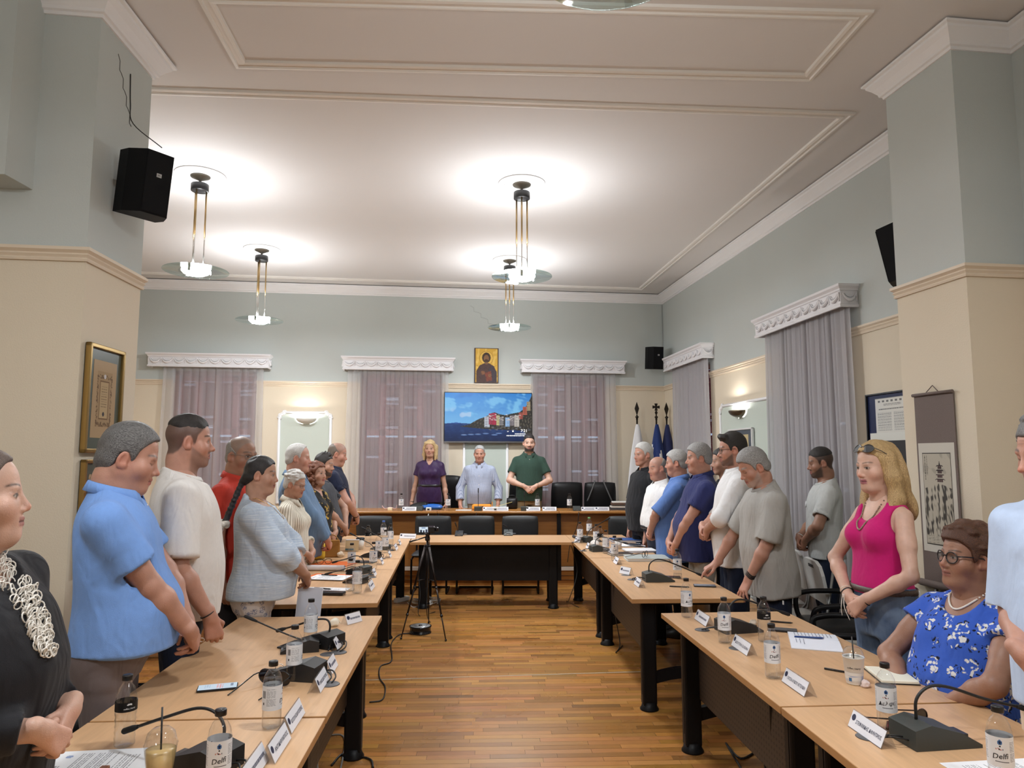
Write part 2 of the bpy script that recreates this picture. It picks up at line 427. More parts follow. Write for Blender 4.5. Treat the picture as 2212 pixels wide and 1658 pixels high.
HL_Y = np.array([-.14, -.065, -.045, -.034, -.026, .0, .010, .016, .024, .032, .052, .072, .12])
HL_Z = np.array([-.072, -.064, -.048, -.030, .010, .020, .004, -.020, -.014, .024, .050, .068, .074])
def head_field(H, q, neckb):
    f = Field((-.105, -.135, -.30), (.105, .14, .135), .0036 * q); ft = H['fat']; jw = H['jaw']; ns = H['nose']; br = H['brow']; fm = H.get('fem', False)
    if fm: jw, ns, br = jw * .90, ns - .35, -.6
    f.ell((0, -.008, .032), (.077, .095, .087), .02)
    f.ell((0, .030, -.035), (.062 + .008 * ft, .062, .083), .022)
    for s in (-1, 1):
        f.cone((s * .051 * jw, -.006, -.052), (s * .020 * jw, .064, -.101), .020 + .006 * ft, .0165 + .003 * ft, .022)
        f.ell((s * (.043 + .004 * ft), .050, -.033), (.025 + .006 * ft,) * 3, .022)
    f.cone((-.012, .070, -.101), (.012, .070, -.101), .019, .019, .014)
    f.ell((0, .070, -.070), (.032, .023, .026), .016)
    f.cone((-.034, .076, .015), (.034, .076, .015), .0105 + .003 * br, .0105 + .003 * br, .014)
    if ft > .3: f.ell((0, .022, -.112), (.050, .050, .022 + .016 * ft), .03)
    for s in (-1, 1):
        f.ell((s * .033, .101, -.002), (.019, .019, .0115), .012, True)
        f.ell((s * .0325, .0705, -.002), (.0145, .0140, .0128), .004)
        f.cone((s * .018, .081, .0035), (s * .047, .072, .002), .0035, .0035, .004)
    f.cone((0, .080, .008), (0, .100 * (1 + .0 * ns), -.030), .0085, .0095 + .001 * ns, .010)
    f.ell((0, .101 + .006 * ns, -.036), (.0115, .0125, .0105), .007)
    for s in (-1, 1): f.ell((s * .0125, .092 + .002 * ns, -.0415), (.0080, .0100, .0075), .006)
    f.cone((-.019, .0815, -.0660), (0, .0905, -.0625), .0045, .0062, .005); f.cone((.019, .0815, -.0660), (0, .0905, -.0625), .0045, .0062, .005)
    f.cone((-.017, .0810, -.0735), (0, .0885, -.0760), .0045, .0070, .005); f.cone((.017, .0810, -.0735), (0, .0885, -.0760), .0045, .0070, .005)
    f.cone((-.022, .088, -.0693), (0, .1000, -.0690), .0018, .0022, .003, True); f.cone((.022, .088, -.0693), (0, .1000, -.0690), .0018, .0022, .003, True)
    for s in (-1, 1):
        rm = np.array(Matrix.Rotation(s * .42, 3, 'Z') @ Matrix.Rotation(-.20, 3, 'X'))
        f.ell((s * .0800, -.012, -.010), (.0075, .0195, .0320), .006, rot=rm)
        f.ell((s * .0770, -.002, -.030), (.0080, .0100, .0120), .006)
        f.ell((s * .0870, -.008, -.008), (.0065, .0105, .0200), .004, True, rot=rm)
    nb = np.array(neckb); nr = H['neck']
    f.cone((0, -.024, -.045), (0, -.030, -.095), .054 * nr, .053 * nr, .028)
    f.cone((0, -.030, -.085), nb, .0525 * nr, .060 * nr, .025)
    f.cone((0, .012, -.095), nb + np.array([0, .012, .0]), .028 * nr, .042 * nr, .03)
    for s in (-1, 1): f.cone((s * .050, -.02, -.055), nb + np.array([s * .018, .045, -.012]), .014, .012, .02)
    return f

def head_colors(p, H, base):
    x, y, z = np.abs(p[:, 0]), p[:, 1], p[:, 2]; n = len(p); C = np.tile(np.array(base, float), (n, 1))
    def mix(m, col, a=1.):
        nonlocal C
        m = (np.clip(m, 0, 1) * a)[:, None]; C = C * (1 - m) + np.array(col) * m
    red = np.array(base) * np.array([1.08, .84, .80])
    G = lambda cx, cy, cz, r: np.exp(-(((x - cx) ** 2 + (y - cy) ** 2 + (z - cz) ** 2) / r ** 2))
    mix(G(.045, .06, -.035, .028), red, .6 * H['red']); mix(G(0, .112, -.036, .018), red, .9 * H['red']); mix(G(.083, -.01, -.012, .035), red, .8)
    mix(G(0, .09, .06, .045), np.array(base) * 1.06, .6)
    mix(G(.034, .078, -.020, .012), np.array(base) * .80, .55)
    sk = H['stub']
    if sk > 0:
        bm = sst(-.030, -.055, z) * sst(-.02, .02, y) * (1 - sst(-.135, -.15, z)) * (1 - sst(-.118, -.126, z) * .7)
        lim = -.030 - .045 * sst(.0, .08, y); ch = sst(lim + .010, lim - .006, z) * sst(.0, .018, y)
        mou = np.exp(-((z + .053) / .0075) ** 2) * sst(.040, .028, x) * (y > .06)
        gote = np.exp(-((x / .040) ** 2)) * sst(-.060, -.085, z) * sst(.03, .06, y)
        m = {'full': np.maximum(ch * sst(-.126, -.112, z), mou), 'goatee': np.maximum(np.maximum(gote, mou), ch * .6), 'mou': mou}[H['beard']]
        mix(m, H['bcol'], sk)
    lip = sst(.029, .020, x) * sst(-.0845, -.080, z) * sst(-.0555, -.0600, z) * sst(.072, .078, y)
    mix(lip, H['lip'], .75); mix(np.exp(-((z + .0692) / .0022) ** 2) * sst(.028, .022, x) * (y > .074), np.array(H['lip']) * .25, .85)
    bz = .0205 + .0055 * np.sin(np.clip((x - .012) / .042, 0, 1) * PI * .8) - .10 * np.clip(x - .042, 0, 1)
    brow = np.exp(-((z - bz) / H['browt']) ** 2) * sst(.009, .015, x) * sst(.058, .050, x) * (y > .045)
    mix(brow, H['browc'], .9)
    ey = (y > .064) & (x < .055) & (x > .012)
    ex, ez = (x - .0325), (z + .0022)
    if H['eyes'] == 'open':
        eo = ey * sst(1.15, .9, np.sqrt((ex / .0135) ** 2 + (ez / .0058) ** 2)); mix(eo, (.50, .45, .41), .85)
        ir = ey * sst(1.2, .85, np.sqrt((ex / .0068) ** 2 + (ez / .0064) ** 2)); mix(ir, H['iris'], 1.)
        up = ey * np.exp(-((ez - .0055 + 22 * ex ** 2) / .0020) ** 2) * (np.abs(ex) < .015); mix(up, (.03, .02, .015), .85)
        lo = ey * np.exp(-((ez + .0060 - 18 * ex ** 2) / .0016) ** 2) * (np.abs(ex) < .014); mix(lo, np.array(base) * .45, .6)
    else:
        up = ey * np.exp(-((ez + .0055 - 16 * ex ** 2) / .0022) ** 2) * (np.abs(ex) < .016); mix(up, (.05, .03, .02), .85)
        mix(ey * sst(1.2, .7, np.sqrt((ex / .014) ** 2 + ((ez - .001) / .007) ** 2)), np.array(base) * .86, .6)
    mix(ey * np.exp(-((ez - .0105 + 12 * ex ** 2) / .0016) ** 2) * (np.abs(ex) < .016), np.array(base) * .55, .5)
    if H['buzz'] is not None:
        zl = np.interp(y, HL_Y, HL_Z) + H['rec'] * sst(.02, .07, y)
        mix(sst(-.006, .010, z - zl) * ((x < .079) | (z > .03)), H['buzz'], H['buzza'])
    if H['wrinkle'] > 0:
        w = (np.sin(z * 620 + 40 * x ** 2 * 60) > .55) * sst(.032, .040, z) * sst(.075, .065, z) * (y > .05) * sst(.05, .03, x)
        mix(w.astype(float), np.array(base) * .66, .55 * H['wrinkle'])
        nl = np.exp(-((x - (.020 + .45 * (-.040 - z))) / .0030) ** 2) * sst(-.074, -.066, z) * sst(-.036, -.042, z) * (y > .05); mix(nl, np.array(base) * .55, .6 * H['wrinkle'])
    return np.clip(C, 0, 1)

def hair_field(style, t, q, rec=0., seed=0, zmin=None):
    """hair volume in head space"""
    ts, tb, tt = t; long_ = style in ('long', 'bob', 'curly')
    lo = (-.16, -.20, -.42) if long_ else ((-.11, -.30, -.48) if style == 'braid' else (-.12, -.15, -.11)); hi = (.16, .16, .16) if long_ else (.12, .14, .17)
    f = Field(lo, hi, .0042 * q)
    f.ell((0, -.010, .034), (.077 + ts, .095 + tb, .087 + tt), .015)
    f.ell((0, -.034, -.025), (.066 + ts, .070 + tb, .058), .02)
    def cut(x, y, z):
        zl = np.interp(y, HL_Y, HL_Z).astype(np.float32) + rec * np.asarray(sst(.015, .065, y), np.float32) * (1 if style != 'peak' else np.abs(x) / .05)
        if style in ('sides',): return -(np.maximum(zl - z, (z - .075 - .25 * np.minimum(0, y))) * .8 )
        return -((zl - z) * .75)
    # keep only what lies above the hair line
    def cutfn(x, y, z): return -((np.interp(y, HL_Y, HL_Z).astype(np.float32) + rec * np.asarray(sst(.015, .065, y), np.float32) - z) * .75)
    if style == 'sides':
        f.put(lambda x, y, z: -(np.maximum((np.interp(y, HL_Y, HL_Z).astype(np.float32) + .05 * np.asarray(sst(.0, .04, y), np.float32) - z) * .75 + 0 * x, (z - .060 + .9 * (y + .02) ) * .6 + 0 * x)), lo, hi, .008, True)
    else:
        f.put(lambda x, y, z: cutfn(x, y, z) + 0 * x, lo, hi, .008, True)
    if zmin is not None: f.put(lambda x, y, z: -(zmin - .22 * np.minimum(0, y) - z) * .6 + 0 * x, lo, hi, .022, True)
    r = np.random.RandomState(seed + 5)
    if style == 'quiff':
        for i in range(9):
            x0 = -.05 + .1 * i / 8; f.cone((x0, .05, .092), (x0 * 1.02 + r.uniform(-.004, .004), .078 + r.uniform(-.005, .005) - 4 * x0 * x0, .104 + r.uniform(-.003, .006) - 5 * x0 * x0), .020, .015, .016)
    if style == 'spiky':
        for i in range(40):
            a = r.uniform(-.9, .9); b_ = r.uniform(-.5, 1.1); v = np.array([math.sin(a) * .8, math.sin(b_) * .9, 1.0]); v /= np.linalg.norm(v); c0 = np.array([0, -.01, .03]) + v * np.array([.078, .095, .09])
            f.cone(c0, c0 + v * r.uniform(.012, .028) + np.array([0, .010, 0]), .012, .004, .008)
    if style == 'wavy':
        for i in range(60):
            v = r.normal(size=3); v[2] = abs(v[2]) * .8 + .15; v /= np.linalg.norm(v)
            if v[1] > .75 and v[2] < .6: continue
            c0 = np.array([0, -.012, .034]) + v * np.array([.077 + ts, .095 + tb, .087 + tt]) * .98
            zl = np.interp(c0[1], HL_Y, HL_Z) + rec
            if c0[2] < zl + .015: continue
            f.ell(c0, (.016, .020, .010), .010)
    if style == 'long':
        for s in (-1, 1):
            f.cone((s * .070, -.02, .04), (s * .088, -.012, -.06), .032, .036, .03); f.cone((s * .088, -.020, -.06), (s * .098, -.010, -.17), .036, .036, .03)
            f.cone((s * .098, -.010, -.17), (s * .088, .060, -.27), .034, .026, .03); f.cone((s * .088, .060, -.27), (s * .070, .095, -.33), .024, .010, .03)
        f.ell((0, -.085, -.09), (.105, .045, .20), .03); f.ell((0, -.11, -.22), (.11, .035, .09), .03)
    if style == 'bob':
        for s in (-1, 1):
            f.cone((s * .060, .045, .085), (s * .082, .030, .0), .022, .020, .02)
            f.cone((s * .082, .026, .0), (s * .088, .018, -.09), .022, .026, .02); f.cone((s * .088, .018, -.09), (s * .082, .040, -.165), .026, .012, .02)
            f.cone((s * .08, -.04, .02), (s * .085, -.03, -.15), .035, .025, .03)
        f.ell((0, -.085, -.06), (.085, .035, .12), .03)
    if style == 'curly':
        for i in range(190):
            v = r.normal(size=3); v /= np.linalg.norm(v); c0 = np.array([0, -.03, -.005]) + v * np.array([.098, .105, .125]) * r.uniform(.88, 1.06)
            if c0[1] > .035 and c0[2] < .07: continue
            if c0[2] < -.02: c0[2] *= 1.35
            f.ell(c0, r.uniform(.014, .024, 3), .006)
        f.ell((0, -.05, -.05), (.088, .075, .11), .02)
    if style == 'braid':
        pts = [(0, -.10, -.02), (0, -.125, -.09), (.0, -.150, -.17), (.0, -.175, -.26), (.0, -.195, -.33)]
        for i in range(26):
            u = i / 25 * (len(pts) - 1.001); j = int(u); p0, p1 = np.array(pts[j]), np.array(pts[j + 1]); c0 = p0 + (p1 - p0) * (u - j)
            f.ell(c0 + np.array([(.010 if i % 2 else -.010), 0, 0]), (.020, .019, .019), .006)
        f.ell((0, -.08, -.03), (.055, .04, .05), .02)
    return f

def collar_mesh(P, drop, gap, col_m, parent, spread=.022, stand=.03, name='collar', r0=None, rib=False):
    h = P['h']; k = h / 1.75; R = (P['neckr'] * .063 + .006) * k if r0 is None else r0; vs = []; fs = []; n = 26; T = P['T']
    for i in range(n + 1):
        u = i / n; ph = gap / 2 + u * (2 * PI - gap); cx, cy = math.sin(ph), math.cos(ph); fr = max(0, math.cos(ph)) ** 2
        zt = (.872 * h) - .032 * k * (cy * .5 + .5) * 1.4
        if rib: zt = .862 * h - .050 * k * (cy * .5 + .5)
        tip = max(0, 1 - abs(u - .0) / .10, 1 - abs(1 - u) / .10)
        for (r_, dz) in ((R + .010, -.022), (R + .001, -.002), (R + .004, 0), (R + .013, -.018)) if rib else ((R, -stand - .012), (R + .001, 0), (R + .006, -.001), (R + spread * (1 + .5 * tip), -drop * (1 + .75 * tip) * k)):
            vs.append(T((cx * r_, -.018 * k + cy * r_ * 1.06, zt + dz)))
    for i in range(n):
        for j in range(3): a = i * 4 + j; fs.append((a, a + 1, a + 5, a + 4))
    me = bpy.data.meshes.new(name); me.from_pydata([tuple(map(float, v)) for v in vs], [], fs); me.materials.append(col_m)
    for p_ in me.polygons: p_.use_smooth = True
    o = bpy.data.objects.new(name, me); link(o, parent); s = o.modifiers.new('s', 'SOLIDIFY'); s.thickness = .004; s.offset = 0
    return o

def frames(parent, Hm, Ho, s, col_m, lens_m, w=.026, hgt=.020, thick=.0017, shape='rect', z0=-.004, y0=.094, up=0., name='glasses'):
    """spectacles in head space; up lifts them on to the hair"""
    mb = MB(); ml = MB()
    def X(p):
        p = np.array(p, float)
        if up: p = np.array([p[0] * 1.12, p[1] * math.cos(up) - p[2] * math.sin(up) - .010, p[1] * math.sin(up) + p[2] * math.cos(up) + .045])
        return Vector(Hm @ (p * s) + Ho)
    for sd in (-1, 1):
        ring = []
        for i in range(20):
            a = 2 * PI * i / 20; e = 2. if shape == 'round' else 3.6
            ca, sa = math.cos(a), math.sin(a); rr = (abs(ca) ** e + abs(sa) ** e) ** (-1 / e)
            px = .034 + ca * rr * w; pz = z0 + sa * rr * hgt; ring.append((sd * px, y0 - .35 * max(0, px - .03), pz))
        pts = [X(p) for p in ring]; mb.tube(pts + [pts[0], pts[1]], thick * s, 6, col_m, False)
        ml.add([X((p[0], p[1] - .0005, p[2])) for p in ring], [tuple(range(20))], lens_m)
        mb.tube([X((sd * (.033 + w), y0 - .010, z0 + .008)), X((sd * .074, .05, z0 + .010)), X((sd * .083, -.01, z0 + .008)), X((sd * .083, -.028, z0 - .012))], thick * s, 6, col_m)
    mb.tube([X((-.009, y0 + .001, z0 + .006)), X((0, y0 + .004, z0 + .008)), X((.009, y0 + .001, z0 + .006))], thick * s, 6, col_m)
    o = mb.build(name, col_m, parent); ml.build('lens', lens_m, o); return o

def band(parent, name, c, ax, r, th, m, n=18, wob=0., sq=(1, 1)):
    """ring round a limb"""
    ax = Vector(ax).normalized(); u = ax.orthogonal().normalized(); v = ax.cross(u); pts = []
    for i in range(n + 1):
        a = 2 * PI * i / n; dd = (u * math.cos(a) + v * math.sin(a)) * r; pts.append(Vector(c) + Vector((dd.x * sq[0], dd.y * sq[1], dd.z)) + ax * wob * math.sin(2 * a))
    return MB().tube(pts, th, 6, m, False).build(name, m, parent)

HEAD0 = dict(fat=.2, jaw=1., nose=0., brow=.5, neck=1., stub=0., beard='full', bcol=(.05, .04, .03), lip=srgb(170, 100, 95), browc=srgb(50, 38, 30), browt=.0042, eyes='open',
             iris=(.04, .025, .015), buzz=None, buzza=.8, rec=0., wrinkle=.4, red=1., yaw=0., pitch=0., roll=0., size=1.)
def person(label, loc, face, h=1.75, w=1., belly=.0, bz=.60, fem=False, bust=0., skin=srgb(196, 148, 122), head={}, hair=None, top={}, bottom={}, armL=None, armR=None,
           lean=0., q=1., seated=False, armr=1., glasses=None, shoes=True, group=None, neckr=1., mats=None, stance=.095):
    P = dict(h=h, w=w, belly=belly, bz=bz, fem=fem, lean=math.radians(lean), hip=.52 * h, neckr=neckr); k = h / 1.75
    root = thing('person', label, 'person', loc, math.radians(face), group); sm = skin_mat()
    cl, sl = math.cos(P['lean']), math.sin(P['lean'])
    T = lambda p: np.array([p[0], p[1] * cl + (p[2] - P['hip']) * sl, -p[1] * sl + (p[2] - P['hip']) * cl + P['hip']]); P['T'] = T
    H = dict(HEAD0); H.update(head); H['neck'] = neckr; H['fem'] = fem; s = h / 1.75 * H['size'] * (1.0 if not fem else .985)
    # head frame
    Hm = euler_m(math.radians(H['pitch']), math.radians(H['yaw']), math.radians(H['roll']))
    piv = T((0, -.020 * k, h - .118 * s - .095 * s)); Ho = piv - Hm @ (np.array([0, -.022, -.095]) * s)
    nbw = T((0, -.022 * k, .838 * h)); nb = Hm.T @ (nbw - Ho) / s
    hf = head_field(H, q, nb); hv, hq = hf.extract(); hc = head_colors(hv, H, skin)
    hv2 = (hv * s) @ Hm.T + Ho; parts = [(hv2.astype(np.float32), hq)]; cols = [hc]
    # torso and legs
    tq = .013 * max(1, q * .85); zlow = .30 * h if not seated else .40 * h
    bf = Field((-.45 * w, -.40, (.02 * h if not seated else .30 * h)), (.45 * w, .55 + sl * .7, .90 * h), tq)
    torso_put(bf, P, -.010, 0, .47 * h, .875 * h)
    _pz, _pa, _pb, _pc = profile(P, top.get('off', .014), top.get('hang', .5)); sw = max((.146 if fem else .170) * k * (.45 + .55 * w), float(np.interp(.745 * h, _pz, _pa)) - .012) ; sz = .786 * h; SH = {}
    for sd in (-1, 1):
        SH[sd] = T((sd * sw, -.012 * k, sz)); bf.cone(T((sd * .045 * k, -.022 * k, .822 * h)), SH[sd], .032 * k, .046 * k * armr ** .5, .05)
    if bust:
        for sd in (-1, 1): bf.ell(T((sd * .075 * k, .085 * k, .728 * h)), (.066 * bust, .060 * bust, .066 * bust), .04)
    hipz = .50 * h; LEG = []
    for sd in (-1, 1):
        if not seated: pts = [(sd * .088 * k * w ** .5, -.005, hipz), (sd * stance * k, .012, .285 * h), (sd * stance * k, -.02, .05 * h)]
        else: pts = [(sd * .095 * k * w ** .5, .0, hipz - .02), (sd * .12 * k, .42 * k, hipz - .03), (sd * .12 * k, .44 * k, hipz - .45 * k)]
        LEG.append(pts)
        if not seated:
            bf.cone(np.array(pts[0]) * np.array([1, 1, .95]), pts[1], .070 * k * w ** .6, .050 * k, .02); bf.cone(pts[1], pts[2], .050 * k, .034 * k, .02)
    bv, bq = bf.extract(); parts.append((bv, bq)); cols.append(np.tile(np.array(skin), (len(bv), 1)))
    # arms
    l1, l2 = .168 * h, .150 * h; hsc = k * (1.0 if not fem else .92); ARM = {}
    for sd, A in ((1, armR), (-1, armL)):
        A = dict(A or {}); S = SH[sd]
        W = np.array(A.get('w', (sd * .26, .02, .47 * h))); d = A.get('d', (0, .1, -1)); n_ = A.get('n', (sd, .2, 0)); cu = A.get('curl', .45)
        W = W.astype(float)
        if A.get('front') is not None: W[1] = float(np.interp(W[2], _pz, _pc + _pb)) * cl + max(0, W[2] - P['hip']) * sl + A['front']
        best = None; W0 = W
        for hn in ([A['hint']] if 'hint' in A else [(sd * .4, -1, 0), (sd * .7, -.7, 0), (sd * .9, -.4, 0), (sd, 0, 0), (sd, .35, .1)]):
            E, W = ik(S, W0, l1, l2, hn); cle = 9.
            for t_ in np.linspace(.45, 1.95, 14):
                pt = S + (E - S) * t_ if t_ < 1 else E + (W - E) * (t_ - 1); y_ = pt[1] * cl - (pt[2] - P['hip']) * sl; z_ = pt[1] * sl + (pt[2] - P['hip']) * cl + P['hip']
                a_, b_, c_ = [float(np.interp(z_, _pz, v_)) for v_ in (_pa, _pb, _pc)]; rr = ((abs(pt[0]) / a_) ** 2.35 + (abs(y_ - c_) / b_) ** 2.35) ** (1 / 2.35); rho = math.hypot(pt[0], y_ - c_); cle = min(cle, rho * (1 - 1 / max(rr, .05)) - .034 * armr)
            if best is None or cle > best[0] + .004: best = (cle, E, W)
            if cle > -.016: break
        E, W = best[1], best[2]; ARM[sd] = (S, E, W)
        lo = np.minimum(np.minimum(S, E), W) - .15; hi = np.maximum(np.maximum(S, E), W) + .15; dn = np.array(d, float) / np.linalg.norm(d)
        lo = np.minimum(lo, W + dn * .2 - .05); hi = np.maximum(hi, W + dn * .2 + .05)
        af = Field(lo, hi, .0052 * q); ar = k * armr * (1. if not fem else .90)
        af.cone(S, S + (E - S) * .5, .052 * ar, .047 * ar, .02); af.cone(S + (E - S) * .4, E, .046 * ar, .037 * ar, .02)
        m_ = E + (W - E) * .28; af.cone(E, m_, .037 * ar, .041 * ar, .02); af.cone(m_, W, .040 * ar, .0255 * ar ** .5, .02)
        hand_put(af, W, d, n_, sd, cu, A.get('spread', 0.), hsc, A.get('point', False))
        av, aq = af.extract(); parts.append((av, aq)); c = np.tile(np.array(skin) * .97, (len(av), 1))
        dist = np.linalg.norm(av - (W + dn * .08), axis=1); mm = sst(.11, .05, dist)[:, None] * .5; c = c * (1 - mm) + np.array(skin) * np.array([1.04, .90, .87]) * mm; cols.append(c)
    body = np_object('body', parts, sm, root, np.concatenate(cols))
    # clothing for the upper body
    tp = dict(off=.014, hang=.5, hem=.48, sleeve=.62, sr=1.35, neck='crew', fold=.0055, seed=1, flare=0., cut_lo=None); tp.update(top)
    cf = Field((-.62 * w ** .3, -.42, (tp['hem'] - .04) * h), (.62 * w ** .3, .62 + sl * .7, .90 * h), .0088 * max(1, q * .9))
    torso_put(cf, P, tp['off'], tp['hang'], tp['hem'] * h, .865 * h, .03)
    off = tp['off']
    for sd in (-1, 1): cf.cone(T((sd * .045 * k, -.022 * k, .822 * h)), SH[sd] * np.array([.97, 1, 1]), .034 * k + off * .8, .048 * k * armr ** .5 + off * .8, .045)
    if bust:
        for sd in (-1, 1): cf.ell(T((sd * .072 * k, .088 * k, .728 * h)), (.066 * bust + off, .060 * bust + off, .066 * bust + off), .045)
    sl_ = tp['sleeve']
    for sd in (-1, 1):
        S, E, W = ARM[sd]; ar = k * armr * (1. if not fem else .90)
        if sl_ <= 0: continue
        if sl_ <= 1: cf.sleeve(S, S + (E - S) * sl_, .047 * ar + off, .046 * ar * tp['sr'], .03)
        else:
            cf.cone(S, E, .055 * ar + off, .043 * ar + off, .03); cf.sleeve(E, E + (W - E) * (sl_ - 1), .045 * ar + off, (.040 - .012 * (sl_ - 1)) * ar * tp['sr'] + off * .3, .02)
    nk = tp['neck']
    if nk != 'none': cf.halfspace(T((0, -.02 * k, tp.get('nz', .853 if tp.get('collar') in ('polo', 'shirt') else .846) * h)), (0, .45 * cl + sl, cl - .45 * sl), .006)
    if nk == 'v': cf.cone(T((0, .05 * k, .858 * h)), T((0, .15 * k, tp.get('vz', .755) * h)), tp.get('vw', .072) * k, .008, .008, True)
    if nk in ('scoop', 'tank', 'wide'):
        rr = {'scoop': (.092, .13, .085), 'tank': (.098, .13, .125), 'wide': (.150, .10, .062)}[nk]
        cf.ell(T((0, .09 * k if nk != 'wide' else .03, .842 * h)), np.array(rr) * k, .008, True)
        if nk == 'tank':
            cf.ell(T((0, -.12 * k, .85 * h)), (.07 * k, .08 * k, .09 * k), .008, True)
            for sd in (-1, 1): cf.ell(SH[sd] + np.array([sd * .055 * k, 0, -.02 * k]), np.array((.085, .12, .105)) * k, .008, True)
    if sl_ > 0:
        for sd in (-1, 1):
            S, E, W = ARM[sd]; ar = k * armr * (1. if not fem else .90)
            if sl_ <= 1: u = (E - S); e = S + u * sl_; cf.cone(e - u * .12, e + u * .1, .046 * ar * 1.08, .046 * ar * 1.1, .003, True)
    cv, cq = cf.extract(); N = vnorm(cv, cq); fo = tp['fold']
    dl = wav(cv, tp['seed'], (16, 16, 5)) * fo + wav(cv, tp['seed'] + 7, (42, 30, 16)) * fo * .45
    dl = np.clip(dl, -.0045, .014); low = sst(.80 * h, .70 * h, cv[:, 2])[:, None]
    cv = cv + N * (dl[:, None]) * (.25 + .75 * low)
    shirt = np_object(tp.get('name', 'shirt'), [(cv.astype(np.float32), cq)], tp['m'], root)
    col = tp.get('collar')
    if col == 'polo': collar_mesh(P, .036, .75, tp.get('cm', tp['m']), root)
    elif col == 'shirt': collar_mesh(P, .042, .55, tp.get('cm', tp['m']), root, .026)
    elif col == 'rib': collar_mesh(P, .010, .02, tp.get('cm', tp['m']), root, .012, .01, 'neckband', None, True)
    # trousers
    bt = dict(off=.002, m=None, kind='trousers', top=.57, flare=1.); bt.update(bottom)
    if bt['m'] is not None:
        z0 = .03 * h if not seated else .02; tf = Field((-.42 * w, -.36, z0), (.42 * w, .40 if not seated else .70, (bt['top'] + .01) * h), .0125 * max(1, q * .8))
        torso_put(tf, dict(P, lean=0.), bt['off'], 0., .445 * h, bt['top'] * h, .03)
        for sd, pts in zip((-1, 1), LEG):
            if bt['kind'] == 'skirt': continue
            a, b_, c_ = [np.array(p) for p in pts]
            tf.cone(a, b_, .092 * k * w ** .6 + bt['off'] * .4, .066 * k * w ** .3, .025); tf.sleeve(b_, c_, .066 * k * w ** .3, .056 * k * bt['flare'], .02)
        if bt['kind'] == 'skirt':
            if not seated: tf.sleeve((0, -.01, .50 * h), (0, 0, .27 * h), .165 * k * w, .19 * k * w, .05)
            else: tf.cone((0, 0, hipz - .02), (0, .38 * k, hipz - .03), .16 * k * w, .14 * k * w, .05)
        tv, tqd = tf.extract(); N = vnorm(tv, tqd); tv = tv + N * (wav(tv, 31 + int(h * 100), (30, 30, 12)) * .0035)[:, None]
        np_object(bt['kind'], [(tv.astype(np.float32), tqd)], bt['m'], root)
    if shoes:
        for sd, pts in zip((-1, 1), LEG):
            a = np.array(pts[2]); a[2] = a[2] if seated else .05 * h; g0 = 0.
            sf = Field((a[0] - .07, a[1] - .12, 0), (a[0] + .07, a[1] + .24, .15), .012)
            sf.cone((a[0], a[1] - .04, .045), (a[0] * 1.03, a[1] + .06, .045), .042, .045, .02); sf.cone((a[0] * 1.03, a[1] + .05, .04), (a[0] * 1.08, a[1] + .155, .032), .045, .032, .03)
            sf.cone((a[0], a[1] - .02, .05), (a[0], a[1] - .01, .12), .040, .042, .02); sf.halfspace((0, 0, .004), (0, 0, -1))
            sv, sq = sf.extract(); np_object('shoe', [(sv, sq)], mat('shoe_leather', (.02, .018, .016), .45), root)
    # hair
    if hair:
        hh = dict(style='short', t=(.006, .010, .014), c1=(.02, .015, .012), c2=(.05, .04, .03), flow='back', rec=0., seed=3, rough=.5, amp=.0009); hh.update(hair)
        f = hair_field(hh['style'], hh['t'], q, hh['rec'], hh['seed'], hh.get('zmin')); v, qd = f.extract()
        if len(v):
            N = vnorm(v, qd); fl = hh['flow']; kk = {'back': (170, 45, 120), 'down': (260, 260, 14), 'curl': (110, 110, 110)}[fl]
            az = np.arctan2(v[:, 0], -v[:, 1] + .02); dsp = wav(v, hh['seed'], kk, 9) * hh['amp'] + wav(np.stack([az * .1, v[:, 2] * .15, 0 * az], 1), hh['seed'] + 2, (260, 30, 1), 6) * hh['amp'] * (.5 if fl != 'down' else 1.)
            v2 = v + N * dsp[:, None]; v3 = (v2 * s) @ Hm.T + Ho
            np_object('hair', [(v3.astype(np.float32), qd)], hair_mat(hh['c1'], hh['c2'], fl, hh['rough']), root, None, v)
    P.update(shell=[(cv, cq), (bv, bq), (hv2, hq)], root=root, Hm=Hm, Ho=Ho, s=s, ARM=ARM, k=k, SH=SH)
    if glasses:
        g = dict(m=mat('frame_black', (.012, .012, .014), .3), l=lens_mat()); g.update(glasses); gm = g.pop('m'); gl = g.pop('l'); frames(root, Hm, Ho, s, gm, gl, **g)
    return P
def lens_mat():
    return mat('lens_glass', (.95, .97, .97), .03, 0., Transmission_Weight=.92, IOR=1.02, Alpha=.25)
def hpt(P, p): return Vector(P['Hm'] @ (np.array(p) * P['s']) + P['Ho'])
def clasp(h, y=.20, z=.50, k=1., rtop=True, x=0., cl=.75):
    """both hands folded in front"""
    R = dict(w=(x + .075, 0, z * h + .045), front=.052 if rtop else .026, d=(-.72, .18, -.62), n=(.25, .95, .15), curl=cl)
    L = dict(w=(x - .075, 0, z * h + .045), front=.026 if rtop else .052, d=(.72, .18, -.62), n=(-.25, .95, .15), curl=cl)
    return dict(armR=R, armL=L)

